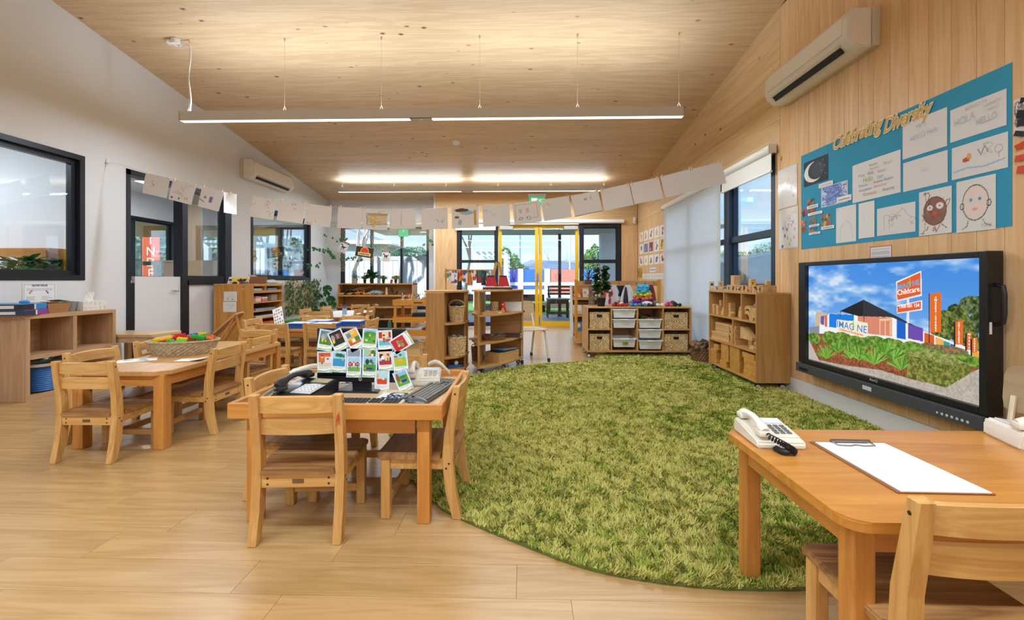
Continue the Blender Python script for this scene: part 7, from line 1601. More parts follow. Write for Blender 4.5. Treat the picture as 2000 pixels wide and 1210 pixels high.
def nz(sx, sy, sd): return vnoise(cv.x * sx, cv.y * sy, 1, sd)
q = np.clip(nz(3, 11, 1) * .5 + nz(8, 24, 2) * .35 + nz(22, 50, 7) * .2 - .47, 0, 1)[..., None] * 2.2; cv.c = cv.c * (1 - q.clip(0, .75)) + q.clip(0, .75)
tex = lambda: (nz(60, 60, 3) * .5 + nz(140, 140, 4) * .5)
def veg(mask, c1, c2, sc=60, sd=3):
 t = (vnoise(cv.x * sc, cv.y * sc, 1, sd) * .55 + vnoise(cv.x * sc * 2.4, cv.y * sc * 2.4, 1, sd + 1) * .45)[..., None]; t = np.clip((t - .25) * 2, 0, 1); cc = cv._c(c1) * (1 - t) + cv._c(c2) * t; cv.c[mask] = cc[mask]
def mask_poly(P):
 b = cv.c; cv.c = np.zeros_like(b); cv.poly(P, (1, 1, 1)); m = cv.c[..., 0] > .5; cv.c = b; return m
def mask_ell(l):
 m = np.zeros(cv.x.shape, bool)
 for zx, zy, rx, ry_ in l:
  x, y = Z7(zx, zy); x2, y2 = Z7(zx + rx, zy); x3, y3 = Z7(zx, zy + ry_); wob = 1 + .35 * (nz(45, 45, 11) - .5)
  m |= ((cv.x - x) / (x2 - x)) ** 2 + ((cv.y - y) / (y - y3)) ** 2 < wob
 return m
veg(mask_ell([(1150, 380, 90, 60), (1060, 410, 70, 40), (1190, 480, 60, 70), (1200, 400, 50, 80), (1150, 520, 50, 60)]), '26361f', '7d8f5c')
veg(mask_ell([(990, 490, 70, 80), (1060, 480, 80, 90), (960, 560, 70, 50), (1130, 600, 60, 60), (1200, 640, 60, 50), (1080, 560, 90, 60)]), '2c3d1c', '8f9a4e')
def zp(*P): return [Z7(*p) for p in P]
cv.poly(zp((155, 480), (160, 425), (180, 418), (230, 430), (230, 520), (155, 520)), 'cdb69c'); cv.poly(zp((120, 520), (180, 510), (180, 560), (120, 560)), '8a8f96')
cv.poly(zp((183, 500), (245, 430), (420, 440), (420, 640), (183, 580)), 'f1f1f2')
cv.poly(zp((420, 440), (640, 455), (845, 545), (1050, 620), (1230, 690), (1230, 720), (850, 680), (420, 640)), 'f1f1f2')
for P, c in (((( 245, 432), (400, 440), (400, 478), (290, 475), (290, 522), (245, 518)), '1c7fe0'), (((192, 450), (212, 444), (212, 505), (192, 500)), '6f57a8'), (((216, 445), (232, 440), (232, 518), (216, 514)), 'e2703a'), (((425, 445), (642, 458), (642, 577), (488, 560), (488, 495), (425, 478)), 'dc8a72'), (((672, 463), (728, 478), (728, 598), (672, 588)), '1f66cc'),
   (((743, 497), (838, 525), (838, 610), (743, 590)), '6f4fb0'), (((847, 552), (910, 572), (910, 636), (847, 625)), 'dd5f2e'), (((918, 580), (968, 600), (968, 645), (918, 638)), 'f0b45a'), (((970, 604), (1010, 618), (1010, 655), (970, 650)), '2fa3a8'), (((1012, 622), (1036, 632), (1036, 665), (1012, 660)), '2a63c0'), (((1045, 640), (1070, 650), (1070, 672), (1045, 668)), 'f0a83a'), (((1150, 668), (1225, 690), (1225, 722), (1150, 700)), 'f0a83a')): cv.poly(zp(*P), c)
for a, b_ in ((406, 416), (648, 660), (733, 740)): cv.poly(zp((a, 445), (b_, 447), (b_, 620), (a, 615)), 'f7f7f8')
for P in (((560, 465), (640, 462), (640, 475), (565, 480)), ((562, 475), (570, 475), (570, 572), (562, 570)), ((595, 478), (603, 478), (603, 572), (595, 572)), ((628, 478), (636, 478), (636, 572), (628, 572))): cv.poly(zp(*P), 'f0c49a')
cv.poly(zp((312, 416), (462, 343), (690, 458), (830, 532), (640, 455), (430, 448)), '33373e'); cv.poly(zp((312, 416), (462, 343), (466, 440), (430, 448)), '24272c')
cv.line(zp((462, 343), (464, 480)), .003, '3a3f46'); cv.line(zp((315, 415), (316, 450)), .003, '3a3f46')
cv.poly(zp((292, 470), (487, 490), (487, 590), (292, 558)), 'f6ead2')
cv.poly(zp((735, 335), (750, 335), (752, 495), (737, 490)), 'e8eaec')
cv.poly(zp((668, 228), (828, 157), (832, 318), (672, 355)), 'f2f2f4'); cv.poly(zp((674, 236), (822, 168), (824, 308), (676, 346)), 'e2602f')
cv.poly(zp((671, 382), (832, 346), (832, 410), (674, 432)), 'f2f2f4'); cv.poly(zp((675, 387), (826, 353), (826, 402), (678, 426)), 'e2602f')
FL = [(870, 955, 298, 552, 292, 685), (1043, 1093, 476, 628, 474, 690), (1117, 1148, 550, 663, 548, 690), (1150, 1182, 585, 680, 583, 700)]
for a, b_, c, d, e_, g in FL: cv.poly(zp((a + 14 if a == 870 else a, c + 8), (b_, c - 4), (b_, d), (a + 14 if a == 870 else a, d)), 'e4702c'); cv.line(zp((a + (8 if a == 870 else -5), e_ + 15), (a + (8 if a == 870 else -5), g)), .004, '23262b')
# planting, mulch, hedge, path
cv.poly(zp((115, 560), (260, 560), (420, 610), (850, 650), (1240, 720), (1240, 1040), (115, 725)), '8c5238'); veg(mask_poly(zp((115, 560), (260, 560), (420, 610), (850, 650), (1240, 720), (1240, 1040), (115, 725))), '7a4129', 'a86a48', 80, 21)
cv.poly(zp((115, 600), (180, 728), (330, 760), (560, 790), (735, 842), (985, 905), (1145, 808), (1240, 762), (1240, 1040), (115, 728)), 'b8aca0'); veg(mask_poly(zp((115, 600), (180, 728), (330, 760), (560, 790), (735, 842), (985, 905), (1145, 808), (1240, 762), (1240, 1040), (115, 728))), 'aca196', 'c6bcb0', 90, 25)
cv.poly(zp((118, 600), (178, 728), (118, 722)), 'c2b8ac')
veg(mask_ell([(255, 590, 60, 45), (330, 600, 70, 50), (420, 620, 80, 45), (540, 620, 90, 45), (650, 640, 90, 50), (780, 650, 90, 40), (900, 660, 120, 35), (1030, 690, 120, 35), (150, 590, 40, 35)]), '3f6a22', '8fb04c', 55, 31)
veg(mask_ell([(1000, 660, 130, 25), (880, 640, 60, 20)]), '5a6a34', 'b07a6a', 80, 35)
rr = random.Random(12)
for zx, zy, s, n in ((225, 680, 60, 60), (375, 680, 62, 60), (435, 690, 62, 60), (530, 715, 78, 80), (700, 750, 85, 90), (650, 690, 70, 60), (300, 640, 50, 40), (600, 650, 60, 40)):
 for k in range(n):
  a = rr.uniform(-1.25, 1.25); L = s * rr.uniform(.7, 1.3); x0, y0 = Z7(zx, zy + 40); x1, y1 = Z7(zx + math.sin(a) * L, zy + 40 - math.cos(a) * L * 1.3); cv.line([(x0, y0), ((x0 + x1) / 2 - (x0 - x1) * .1, (y0 + y1) / 2 + .006), (x1, y1)], .0028, rr.choice(['4f8a2a', '6fa83a', '8cc04e', '3f7424', '9cc860']), .85)
hm = mask_poly(zp((745, 680), (830, 672), (1060, 705), (1140, 745), (1145, 808), (985, 903), (735, 840))); veg(hm, '4c5c26', 'a09a4e', 70, 41)
veg(mask_poly(zp((740, 678), (830, 668), (1060, 700), (1140, 745), (1000, 760), (760, 700))), '6a7a34', 'b4b070', 75, 45)
veg(mask_ell([(1160, 740, 60, 35), (1110, 720, 60, 25)]), '3f6a22', '8fb04c', 60, 47)
o = cv.build('picture', paint_mat('screen_picture', .2, emit=.78), tv, (-hw, .0185, tz0))
def em(n, c, s=.78): return mat(n, '000000', .3, emit=c, es=s)
def tvt(s, zx, zy, size, c, rot=0, sx=1, sp=1, m=None): x, y = Z7(zx, zy); text('picture_lettering', s, size, m or em('lit_' + c, c), tv, (x - hw, .0178, y + tz0), (R(90), R(-rot), 0), ext=.0002, off=.0006, sx=sx, space=sp)
tvt('IMAG NE', 745, 250, .044, '3fb4e8', 13, .92, 1.0); tvt('Childcare', 745, 288, .046, 'ffffff', 11, .88); tvt('1300 001 154', 750, 383, .030, 'ffffff', 7, .86)
tvt('IMAG NE', 384, 517, .07, '2f86c8', -3, 1.0, 1.05); tvt('Childcare & Kindergarten', 382, 549, .022, 'e2763c', -4)
for (zx, zy, s) in ((757, 238, 1), (398, 512, 1.35)):
 x, y = Z7(zx, zy); f = MB()
 for k in range(4): f.prism([(x - hw - .008 * s * (1 - k * .2), y + tz0 - .012 * s + k * .009 * s), (x - hw + .008 * s * (1 - k * .2), y + tz0 - .012 * s + k * .009 * s), (x - hw, y + tz0 + (.008 + k * .009) * s)], 1, .0172, .0178)
 f.build('picture_emblem', em('lit_8cc04a', '8cc04a'), tv)
for s, zx, z0, z1, sz in (('6WEEKS-6YEARS', 920, 330, 540, .017), ('CHILDCARE', 1067, 495, 615, .014), ('WEEKS', 1132, 565, 650, .013), ('RANGES', 1166, 596, 668, .010)):
 for i, ch in enumerate(s): tvt(ch, zx, z0 + (z1 - z0) * i / (len(s) - 1), sz, 'ffffff')
# ---------------------------------------------------------------- things pinned on the right wall (sheet origin at its far edge)
WX = XR - .0012
def wsheet(name, label, cat, pl, pr_, ptl, pbl, paint=None, bg='dcd8d4', res=.0035, off=0, mesh=None, group=None, tilt=0, hh=None):
 """pl, pr_: picture x of far and near edge; ptl, pbl: picture y of top and bottom at the far edge"""
 X_ = WX - off; a, b_ = at_x(pl, ptl, X_), at_x(pl, pbl, X_); c = at_x(pr_, 500, X_); w, h = a.y - c.y, a.z - b_.z; cv = Canvas(w, h, res, bg)
 if paint: paint(cv, w, h)
 o = cv.build(name, mesh or M_print, None, (X_, a.y, b_.z), (0, R(tilt), R(-90)), bend=lambda X, Z: -.003 * (np.sin(X / w * 3.1) * np.sin(Z / h * 2)) ** 2); return tag(o, label, cat, group)
def scr(cv, w, h, cols_, n=4, sd=0, a=.8, lw=.0016):
 r = random.Random(sd)
 for k in range(n):
  x, y = r.uniform(.2, .8) * w, r.uniform(.2, .8) * h; P = [(x, y)]
  for j in range(14): x += r.uniform(-.1, .1) * w; y += r.uniform(-.12, .12) * h; P.append((min(max(x, .05 * w), .95 * w), min(max(y, .05 * h), .95 * h)))
  cv.line(P, lw, r.choice(cols_), a)
a, b_ = at_x(1565, 305, WX), at_x(1565, 487, WX); c = at_x(1977, 448, WX); w = a.y - c.y; h = a.z - b_.z
bb = thing('blue_display', 'large blue paper display headed Celebrating Diversity on the timber wall', 'display', (WX, a.y, b_.z), R(-90)); M_blue = mat('display_blue', '2f93b6', .8, noise=.02, nscale=2)
n = 5
for i in range(n):
 for j in range(2): MB().b(w * i / n + .0004, w * (i + 1) / n + (.006 if i < n - 1 else 0), -.0006 * (1 + (i + j) % 2), 0, h * j / 2, h * (j + 1) / 2 + (.004 if j == 0 else 0)).build('blue_sheet', M_blue, bb)
M_gold, M_ltr = mat('letter_gold', 'd8a94a', .6), mat('letter_rim', 'f0e2c4', .6)
for s, px, py in (('Celebrating', 1671, 268), ('Diversity', 1770, 234)):
 q = at_x(px, py, WX); X0 = a.y - q.y; Z0 = q.z - b_.z
 text('heading_rim', s, .135, M_ltr, bb, (X0, -.0065, Z0 + .012), off=.007, shear=.35, sx=.80 if px < 1700 else .74, space=.93); text('heading', s, .135, M_gold, bb, (X0, -.0085, Z0 + .012), off=.001, shear=.35, sx=.80 if px < 1700 else .74, space=.93)
PEN = ['8a8a9a', 'a08a8a', '8aa0a0']
def words(cv, w, h, L, sd=0):
 pass
def inkt(o, body, x, y, size, col, rot=0):
 text('handwriting', body, size, mat('pen_' + col, col, .7), o, (x, -.0045, y), (R(90), R(-rot), 0), ext=.0001, off=-.0006, sx=.72)
def moon(cv, w, h): cv.ell(w * .42, h * .5, w * .40, h * .40, 'e8e4de').ell(w * .55, h * .54, w * .36, h * .36, '27303c').ell(w * .6, h * .55, w * .26, h * .3, '3f4c52', .6); scr(cv, w, h, ['b9a888'], 1, 3, .0); [cv.ell(w * x, h * y, .004, .004, 'c9b48a') for x, y in ((.8, .85), (.7, .7), (.88, .6), (.75, .45), (.9, .3))]
wsheet('moon_picture', 'dark collage with a white crescent moon on the blue display', 'artwork', 1570, 1617, 319, 366, moon, '20242c', off=.003)
def bluesc(cv, w, h): scr(cv, w, h, ['5a78c0', '6a88cc', '4a68b4', '8aa0d8'], 60, 4, .8, .003)
wsheet('blue_scribble', 'drawing filled with dense blue crayon strokes on the blue display', 'drawing', 1604, 1656, 367, 406, bluesc, 'c9cede', off=.003)
for k, (l, r_, t, b2, lb) in enumerate(((1599, 1627, 360, 368, 'white caption strip above the blue crayon drawing'), (1634, 1663, 386, 397, 'white caption strip below the blue crayon drawing'))): wsheet('caption_strip', lb, 'caption', l, r_, t, b2, lambda cv, w, h: cv.rect(w * .1, h * .4, w * .9, h * .55, '8a8a8a'), 'e6e4e2', off=.006)
o = wsheet('greetings_sheet', 'white sheet of greetings in many coloured languages on the blue display', 'sheet', 1665, 1759, 324, 397, None, 'dedad8', off=.003)
q = at_x(1665, 324, WX - .003); w_ = q.y - at_x(1759, 500, WX - .003).y; h_ = q.z - at_x(1665, 397, WX - .003).z
for s, x, y, c, sz in (('Namaste', .48, .86, '6a6a6a', .028), ('Bonjour', .78, .80, '9ac04a', .032), ('Assalamu', .5, .76, '8a8aa0', .03), ('Privet', .22, .66, '3f8a5a', .034), ('Hola', .42, .66, '8a6a3a', .038), ('Yassou', .64, .64, 'c04a6a', .034), ('Hello', .36, .52, '9ac02a', .056), ('ciao', .62, .51, '4aa0d0', .044), ('Namaste', .26, .40, '8a6ab0', .032), ('Assalamu Alaykum', .68, .40, '4a4a4a', .03), ('Avangwewo', .3, .28, '4a6ab0', .032), ('Konnichiwa', .62, .29, 'd0603a', .03), ('Wominjeka', .4, .15, 'd08a2a', .038), ('Annyeong', .78, .16, '3a3a3a', .032)): inkt(o, s, x * w_, y * h_, sz, c)
SH = [('plain sheet reading Mimi and hello in pale blue, upper row of the blue display', 1763, 1850, 244, 312, [('MIMI', .45, .78, .045, 'c0c8d0'), ('HELLO Hola', .5, .52, .048, 'b4ccdc')]), ('sheet with very faint pencil marks under the Mimi sheet', 1764, 1851, 319, 375, [('Ciao', .5, .6, .04, 'd6d0c8')]),
 ('large sheet at the top near corner of the display with hola and hello', 1856, 1966, 216, 279, [('BONGO YA', .5, .86, .03, 'b0aca8'), ('NAMASTE', .78, .75, .028, 'bcb8b4'), ('HOLA', .28, .56, .06, 'b4ccd6'), ('HELLO', .68, .36, .05, 'bcb8b4'), ('PRIVET', .8, .60, .026, 'bcb8b4')])]
for lb, l, r_, t, b2, tx in SH:
 o = wsheet('child_sheet', lb, 'sheet', l, r_, t, b2, None, 'dbd5d4', off=.003); q = at_x(l, t, WX - .003); w_, h_ = q.y - at_x(r_, 500, WX - .003).y, q.z - at_x(l, b2, WX - .003).z
 for s, x, y, sz, c in tx: inkt(o, s, x * w_, y * h_, sz, c, 4)
def horse(cv, w, h): cv.ell(w * .28, h * .52, w * .07, h * .07, 'b8442c').ell(w * .34, h * .6, w * .05, h * .1, 'd9943a', .8); scr(cv, w, h, ['b0aaa6'], 1, 5); cv.line([(w * .04, h * .22), (w * .3, h * .27), (w * .6, h * .2), (w * .95, h * .28)], .004, '7fb4d8', .8); cv.line([(w * .5, h * .75), (w * .56, h * .55), (w * .62, h * .8), (w * .68, h * .6)], .002, '7a6a5a'); cv.ring(w * .85, h * .6, .018, .02, .002, 'a0a0a0'); cv.line([(w * .85, h * .52), (w * .85, h * .35)], .002, 'a0a0a0')
wsheet('horse_drawing', 'drawing of a red and yellow animal over a blue ground line', 'drawing', 1859, 1969, 290, 352, horse, 'd9d4d2', off=.003)
def fig(cv, w, h): cv.line([(w * .2, h * .05), (w * .25, h * .4), (w * .5, h * .6), (w * .75, h * .5), (w * .85, h * .1)], .0018, 'a8bcc4'); scr(cv, w, h * 1.4, ['b4a8a0'], 1, 8, .7)
wsheet('figure_drawing', 'pale portrait drawing of a rounded figure, lower far part of the display', 'drawing', 1633, 1672, 407, 475, fig, 'dfdbd8', off=.003)
wsheet('torn_sheet', 'narrow torn-edged blank white sheet in the lower row of the display', 'sheet', 1677, 1708, 398, 466, lambda cv, w, h: scr(cv, w, h, ['c8c4c0'], 1, 1, .4), 'e2deda', off=.003)
wsheet('house_drawing', 'landscape pencil drawing with a scribbled brown patch, lower row of the display', 'drawing', 1713, 1788, 408, 461, lambda cv, w, h: (scr(cv, w * 1.2, h * 1.2, ['a89a94'], 3, 9, .7), cv.line([(w * .2, h * .2), (w * .2, h * .7), (w * .35, h * .7), (w * .35, h * .2)], .0015, 'a0a8a8')), 'dbd7d4', off=.003)
def face1(cv, w, h): cv.ell(w * .5, h * .52, w * .34, h * .3, '8c5a4a'); scr(cv, w, h, ['7a4638', '9a6a58'], 6, 2, .7, .003); cv.ell(w * .36, h * .6, w * .09, h * .06, 'e4dcd8').ell(w * .66, h * .62, w * .11, h * .07, 'e4dcd8').ell(w * .36, h * .6, .006, .006, '6a7a84').ell(w * .66, h * .62, .006, .006, '6a7a84').ell(w * .5, h * .46, w * .08, h * .05, 'c0503a').ring(w * .5, h * .52, w * .35, h * .31, .002, '3a3a3a').line([(w * .3, h * .2), (w * .24, h * .1)], .002, '3a3a3a').line([(w * .7, h * .22), (w * .85, h * .12)], .002, '3a3a3a')
wsheet('face_drawing', 'child drawing of a face coloured brown with a red mouth', 'drawing', 1795, 1859, 376, 461, face1, 'dcd6d2', off=.003)
def face2(cv, w, h): cv.ell(w * .5, h * .54, w * .33, h * .33, 'e4cfc6').ring(w * .5, h * .54, w * .33, h * .33, .0022, '4a4a4a').ring(w * .16, h * .5, w * .05, h * .06, .002, '4a4a4a').ring(w * .84, h * .5, w * .05, h * .06, .002, '4a4a4a').ell(w * .4, h * .6, w * .05, h * .045, '9ec4dc').ell(w * .62, h * .6, w * .05, h * .045, '9ec4dc').ell(w * .4, h * .6, .005, .006, '4a5a74').ell(w * .62, h * .6, .005, .006, '4a5a74').ell(w * .5, h * .42, w * .07, h * .03, 'dca49a').line([(w * .32, h * .22), (w * .28, h * .1), (w * .15, h * .06)], .002, '4a4a4a').line([(w * .68, h * .22), (w * .75, h * .12), (w * .88, h * .08)], .002, '4a4a4a')
o = wsheet('face_drawing', 'child drawing of a bald pink face with blue eyes, near corner of the display', 'drawing', 1868, 1945, 356, 455, face2, 'dbd7d4', off=.003); inkt(o, 'TONI', .16, .025, .03, '9a9a9a')
for k, (l, r_, t, b2, c) in enumerate(((1576, 1590, 390, 404, ['3a5a3a', 'a0402c']), (1567, 1575, 408, 424, ['b03a5a', '3a3a4a']), (1577, 1592, 405, 419, ['a0402c', '7a5a3a']), (1566, 1574, 431, 441, ['c05a6a', 'd9a07a']), (1566, 1574, 442, 454, ['a0402c', '5a5a5a']), (1580, 1594, 426, 440, ['5a6a8a', '8a7a5a']), (1580, 1594, 441, 455, ['4a6a9a', 'a08a5a']), (1604, 1623, 420, 443, ['c0442c', '2f6a4a', 'd9b04a']))):
 wsheet('small_photo', ['small green-and-red photo, topmost of the cluster on the display', 'small pink-toned photo at the display edge', 'small red-brown photo under the topmost one', 'tiny red photo at the display edge, fourth down', 'tiny grey-red photo, lowest at the display edge', 'small blue-grey photo in the middle of the cluster', 'small blue photo, lowest in the middle of the cluster', 'larger photo of colourful toys, nearest in the cluster'][k], 'photo', l, r_, t, b2, lambda cv, w, h, c=c, k=k: [cv.ell(random.Random(k * 9 + i).uniform(.1, .9) * w, random.Random(k * 7 + i).uniform(.1, .9) * h, .015, .015, c[i % len(c)]) for i in range(9)], '8a7a6a', off=.003, group='small photos on the blue display')
for k, (l, r_, t, b2) in enumerate(((1576, 1598, 403, 409), (1578, 1606, 417, 422), (1580, 1600, 440, 444), (1580, 1602, 455, 459), (1604, 1629, 443, 449))): wsheet('caption_strip', 'white caption strip %s among the small photos' % ['uppermost', 'second from the top', 'third from the top', 'lowest', 'under the colourful photo,'][k], 'caption', l, r_, t, b2, lambda cv, w, h: cv.rect(w * .1, h * .4, w * .9, h * .6, '9a9a9a'), 'eceae8', off=.006, group='captions under the small photos')
# red-edged notice, laminated strips, near-edge sheets
def redn(cv, w, h): cv.rect(0, 0, w, h, 'b83a34').rect(.006, .006, w - .006, h - .006, 'dedbd8'); [cv.rect(.015, h * (.2 + .08 * k), w - .02, h * (.2 + .08 * k) + .003, 'a8a6a6') for k in range(8)]
wsheet('red_notice', 'small red-bordered notice between the blue display and the screen', 'notice', 1699, 1742, 482, 510, redn, 'b83a34')
M_lam = mat('laminate_film', 'dcd8d0', .12)
for k, (l, r_, t, b2, cc) in enumerate(((1519, 1557, 334, 410, ['e08a3a', 'c9a8a0']), (1521, 1559, 411, 487, ['7a6ab8', 'd99a8a', '9ac04a', '3a3a6a']))):
 def lam(cv, w, h, cc=cc, k=k): cv.rect(.004, .004, w - .004, h - .004, 'dedad6'); rr = random.Random(k); [cv.ell(rr.uniform(.15, .85) * w, rr.uniform(.05, .6) * h, .012, .016, rr.choice(cc), .8) for _ in range(4 + 7 * k)]; scr(cv, w, h, cc, 4, k, .6)
 wsheet('laminated_drawing', ['shiny laminated drawing by the window, upper one', 'shiny laminated drawing by the window, lower one, with purple marks'][k], 'drawing', l, r_, t, b2, lam, 'cfcac2', mesh=paint_mat('print_glossy', .13), off=.002)
wsheet('grey_scribble', 'sheet with a grey scribble cut by the picture edge beside the blue display', 'drawing', 1980, 2030, 196, 270, lambda cv, w, h: scr(cv, w, h, ['8a8280', '6a6462', 'b08a8a'], 9, 6, .8, .003), 'dcd2cc')
cl = thing('paper_collage', 'collage of cut black and red paper pieces at the picture edge', 'artwork', (WX, at_x(1979, 290, WX).y, 0), R(-90)); rr = random.Random(2)
for k in range(34):
 z = 1.86 - k // 5 * .052 + rr.uniform(-.01, .01); x = .0 + (k % 5) * .045 + rr.uniform(0, .02); MB().box((x + .035, -.003 - .0012 * k % .006, z), (rr.uniform(.04, .06), .001, rr.uniform(.025, .045)), rot=(rr.uniform(-.2, .2), rr.uniform(-.6, .6), rr.uniform(-.2, .2))).build('paper_piece', mat('paper_black', '1e1d1d', .7) if k < 17 else mat('paper_redorange', 'd0482a', .7), cl)
# small drawings on the far part of the right wall
rr = random.Random(14); PC = [['e8c23a', 'd9b04a'], ['c8a09a', 'd05a4a'], ['c03a2a', '2a2a2a', 'd9742a'], ['e0c04a', 'd9a0a0'], ['2a2a3a', 'c03a2a', 'e0b03a'], ['2a3a8a', 'c03a2a'], ['2f6ab8', 'e0c23a'], ['8a3a4a', 'e0b0a0', '3a2a3a'], ['c05a5a', '2a2a2a'], ['e0b82a', '2f6ab8', '2a2a2a'], ['c03a2a', '2a2a2a'], ['e0d02a', 'c8c02a'], ['c05a2a', '3a3a3a'], ['6a5a9a', '2a2a2a'], ['2a2a2a', 'c04a3a']]
k = 0
for r_, (t0, t1, b0, b1) in enumerate(((455, 441, 473, 463), (478, 465, 497, 490), (501, 496, 519, 515))):
 for c_ in range(5):
  l = 1249 + [0, 9, 18.5, 29, 40][c_]; w_ = [7, 7.5, 8.5, 9.5, 11][c_]; f_ = c_ / 4; t = t0 + (t1 - t0) * f_; b2 = b0 + (b1 - b0) * f_; full_ = r_ == 1 and c_ in (1, 2, 4)
  def sm(cv, w, h, cc=PC[k], full_=full_, k=k):
   q = random.Random(k)
   if full_: cv.rect(.02, .02, w - .02, h - .02, cc[0])
   for i in range(6): cv.ell(q.uniform(.3, .7) * w, q.uniform(.25, .75) * h, .022, .03, q.choice(cc))
  wsheet('small_drawing', 'small child painting on the far timber wall, %s row, %s from the corner' % (['upper', 'middle', 'lower'][r_], ['first', 'second', 'third', 'fourth', 'fifth'][c_]), 'drawing', l, l + w_, t, b2, sm, 'e8e4de', .008, group='small paintings on the far timber wall'); k += 1
wsheet('jungle_painting', 'yellow and green painting below the rows of small paintings', 'drawing', 1246, 1254, 524, 542, lambda cv, w, h: [cv.ell(random.Random(i).uniform(.1, .9) * w, random.Random(i + 9).uniform(.1, .9) * h, .03, .04, ['c8a02a', '5a6a2a', 'a05a2a'][i % 3]) for i in range(10)], 'b8942a', .01); wsheet('name_label', 'small framed label above the row of number cards', 'label', 1269, 1281, 523, 531, lambda cv, w, h: cv.rect(.02, h * .3, w - .02, h * .6, '8a9ab8'), 'e8e6e4', .01)
for i in range(10): wsheet('number_card', 'small white number card on the far timber wall, ' + ['first', 'second', 'third', 'fourth', 'fifth', 'sixth', 'seventh', 'eighth', 'ninth', 'tenth'][i] + ' from the corner', 'card', 1255.5 + i * 4.4, 1259 + i * 4.4, 534.5 - i * .2, 544.5, lambda cv, w, h: cv.ell(w / 2, h / 2, .015, .03, '8a92a8', .7), 'e6e4e4', .01, group='number cards on the far timber wall')
for i in range(4): wsheet('number_card', 'small white card below the number row, ' + ['upper one nearer the corner', 'upper one nearer the blind', 'lower one nearer the corner', 'lower one nearer the blind'][i], 'card', 1287 + (i % 2) * 8, 1290.5 + (i % 2) * 8, 547 + (i // 2) * 6, 552.5 + (i // 2) * 6, None, 'e6e4e4', .01, group='lower cards on the far timber wall')
# ---------------------------------------------------------------- split air conditioners
def aircon(label, X_, y0, y1, z0, z1, dep, side):
 r = thing('air_conditioner', label, 'air conditioner', (X_, (y0 + y1) / 2, z0), R(-90) if side > 0 else R(90)); L = y1 - y0; H_ = z1 - z0
 MB().b(-L / 2, L / 2, -.05, 0, 0, H_, bev=.006).build('back_plate', M_cream2, r)
 f = MB(); f.prism([(-.045, 0), (-dep * .62, 0), (-dep * .9, .045), (-dep, .10), (-dep * .97, H_ * .85), (-dep * .8, H_), (-.045, H_)], 0, -L / 2 + .012, L / 2 - .012); bmesh.ops.bevel(f.bm, geom=[e for e in f.bm.edges if abs(e.verts[0].co.x - e.verts[1].co.x) < .01 and abs(e.verts[0].co.x) > L / 2 - .02], offset=.01, segments=2, affect='EDGES'); f.build('body', M_ac, r, smooth=True)
 f = MB(); f.prism([(-dep * 1.0, .105), (-dep * 1.02, .11), (-dep * .99, H_ * .85), (-dep * .82, H_ * 1.005), (-dep * .80, H_)], 0, -L / 2 + .07, L / 2 - .07); f.build('front_panel', M_ac, r)
 f = MB(); f.box((0, -dep * .84, .026), (L * .78, .05, .012), rot=(-.9, 0, 0)); f.build('outlet_slot', M_black, r); f = MB(); f.box((0, -dep * .93, .062), (L * .8, .008, .05), rot=(-.25, 0, 0), bev=.002); f.build('louvre', mat('louvre', 'd0c9c0', .35), r); f = MB(); f.box((0, -dep * 1.0, .104), (L * .86, .004, .004)); f.build('seam', M_alu, r)
 return r
M_ac = mat('aircon_cream', 'e8e3dc', .3, coat=.2); M_cream2 = mat('aircon_back', 'd2c6b4', .4)
ac = aircon('cream air conditioner high on the timber wall above the blue display', XR, 3.05, 4.12, 2.595, 2.865, .21, 1)
text('maker_lettering', 'SAMSUNG', .022, mat('ink_grey', '8a7a66', .5), ac, (-.05, -.2075, .135), ext=.0003); text('maker_lettering', '........', .012, mat('ink_grey', '8a7a66', .5), ac, (.42, -.196, .07), ext=.0003)
ac = aircon('cream air conditioner on the white wall under the ceiling slope', XL, 6.72, 7.95, 2.60, 2.885, .22, -1)
text('maker_lettering', 'SAMSUNG', .022, mat('ink_grey', '8a7a66', .5), ac, (.2, -.2175, .15), ext=.0003); MB().b(-.57, -.53, -.215, -.21, .10, .22).build('side_label', M_alu, ac)
# ---------------------------------------------------------------- washing line of drawings across the room
LP = [(207, 317, 4.53), (240, 322, 4.52), (284, 337, 4.5), (385, 361, 4.48), (450, 377, 4.47), (500, 384, 4.46), (640, 403, 4.44), (740, 408, 4.42), (850, 407, 4.40), (1000, 398, 4.38), (1130, 380, 4.36), (1290, 345, 4.33), (1400, 318, 4.31), (1518, 287, 4.29)]
LN = [at_y(*p) for p in LP]; LN[0].x = XL + .02; LN[-1].x = XR - .01
ln = thing('drawing_line', 'thin string strung across the room from the white wall to the timber wall', 'string', (0, 0, 0)); MB().tube(LN, .0016, 4).build('string', M_whiter, ln, kind='stuff')
f = MB(); f.ball(LN[0], .014); f.tube([LN[0] + Vector((.005, 0, .05)), LN[0] + Vector((.012, 0, 0)), LN[0] + Vector((.005, 0, -.04))], .004, 5); f.build('wall_hook', M_whiter, ln, smooth=True)
def line_z(x):
 for a, b_ in zip(LN, LN[1:]):
  if a.x <= x <= b_.x: t = (x - a.x) / (b_.x - a.x); return a.lerp(b_, t)
 return LN[-1]
A_, O_ = ['a8a4a0', 'b09a8a'], ['d98a3a', 'a8783a']
def fd(n, cc, sd): return lambda cv, w, h: scr(cv, w, h, cc, n, sd, .7, .0018)
def p3(cv, w, h): scr(cv, w, h, ['b09a5a', 'c0a08a'], 2, 3, .7); cv.ell(.03, .03, .013, .011, 'a8303a').ell(.11, .035, .012, .011, '6a7a3a').rect(.17, .035, .185, .065, 'd9c02a').rect(.195, .035, .21, .065, 'd9c02a').rect(.03, .08, .13, .083, 'd9a08a')
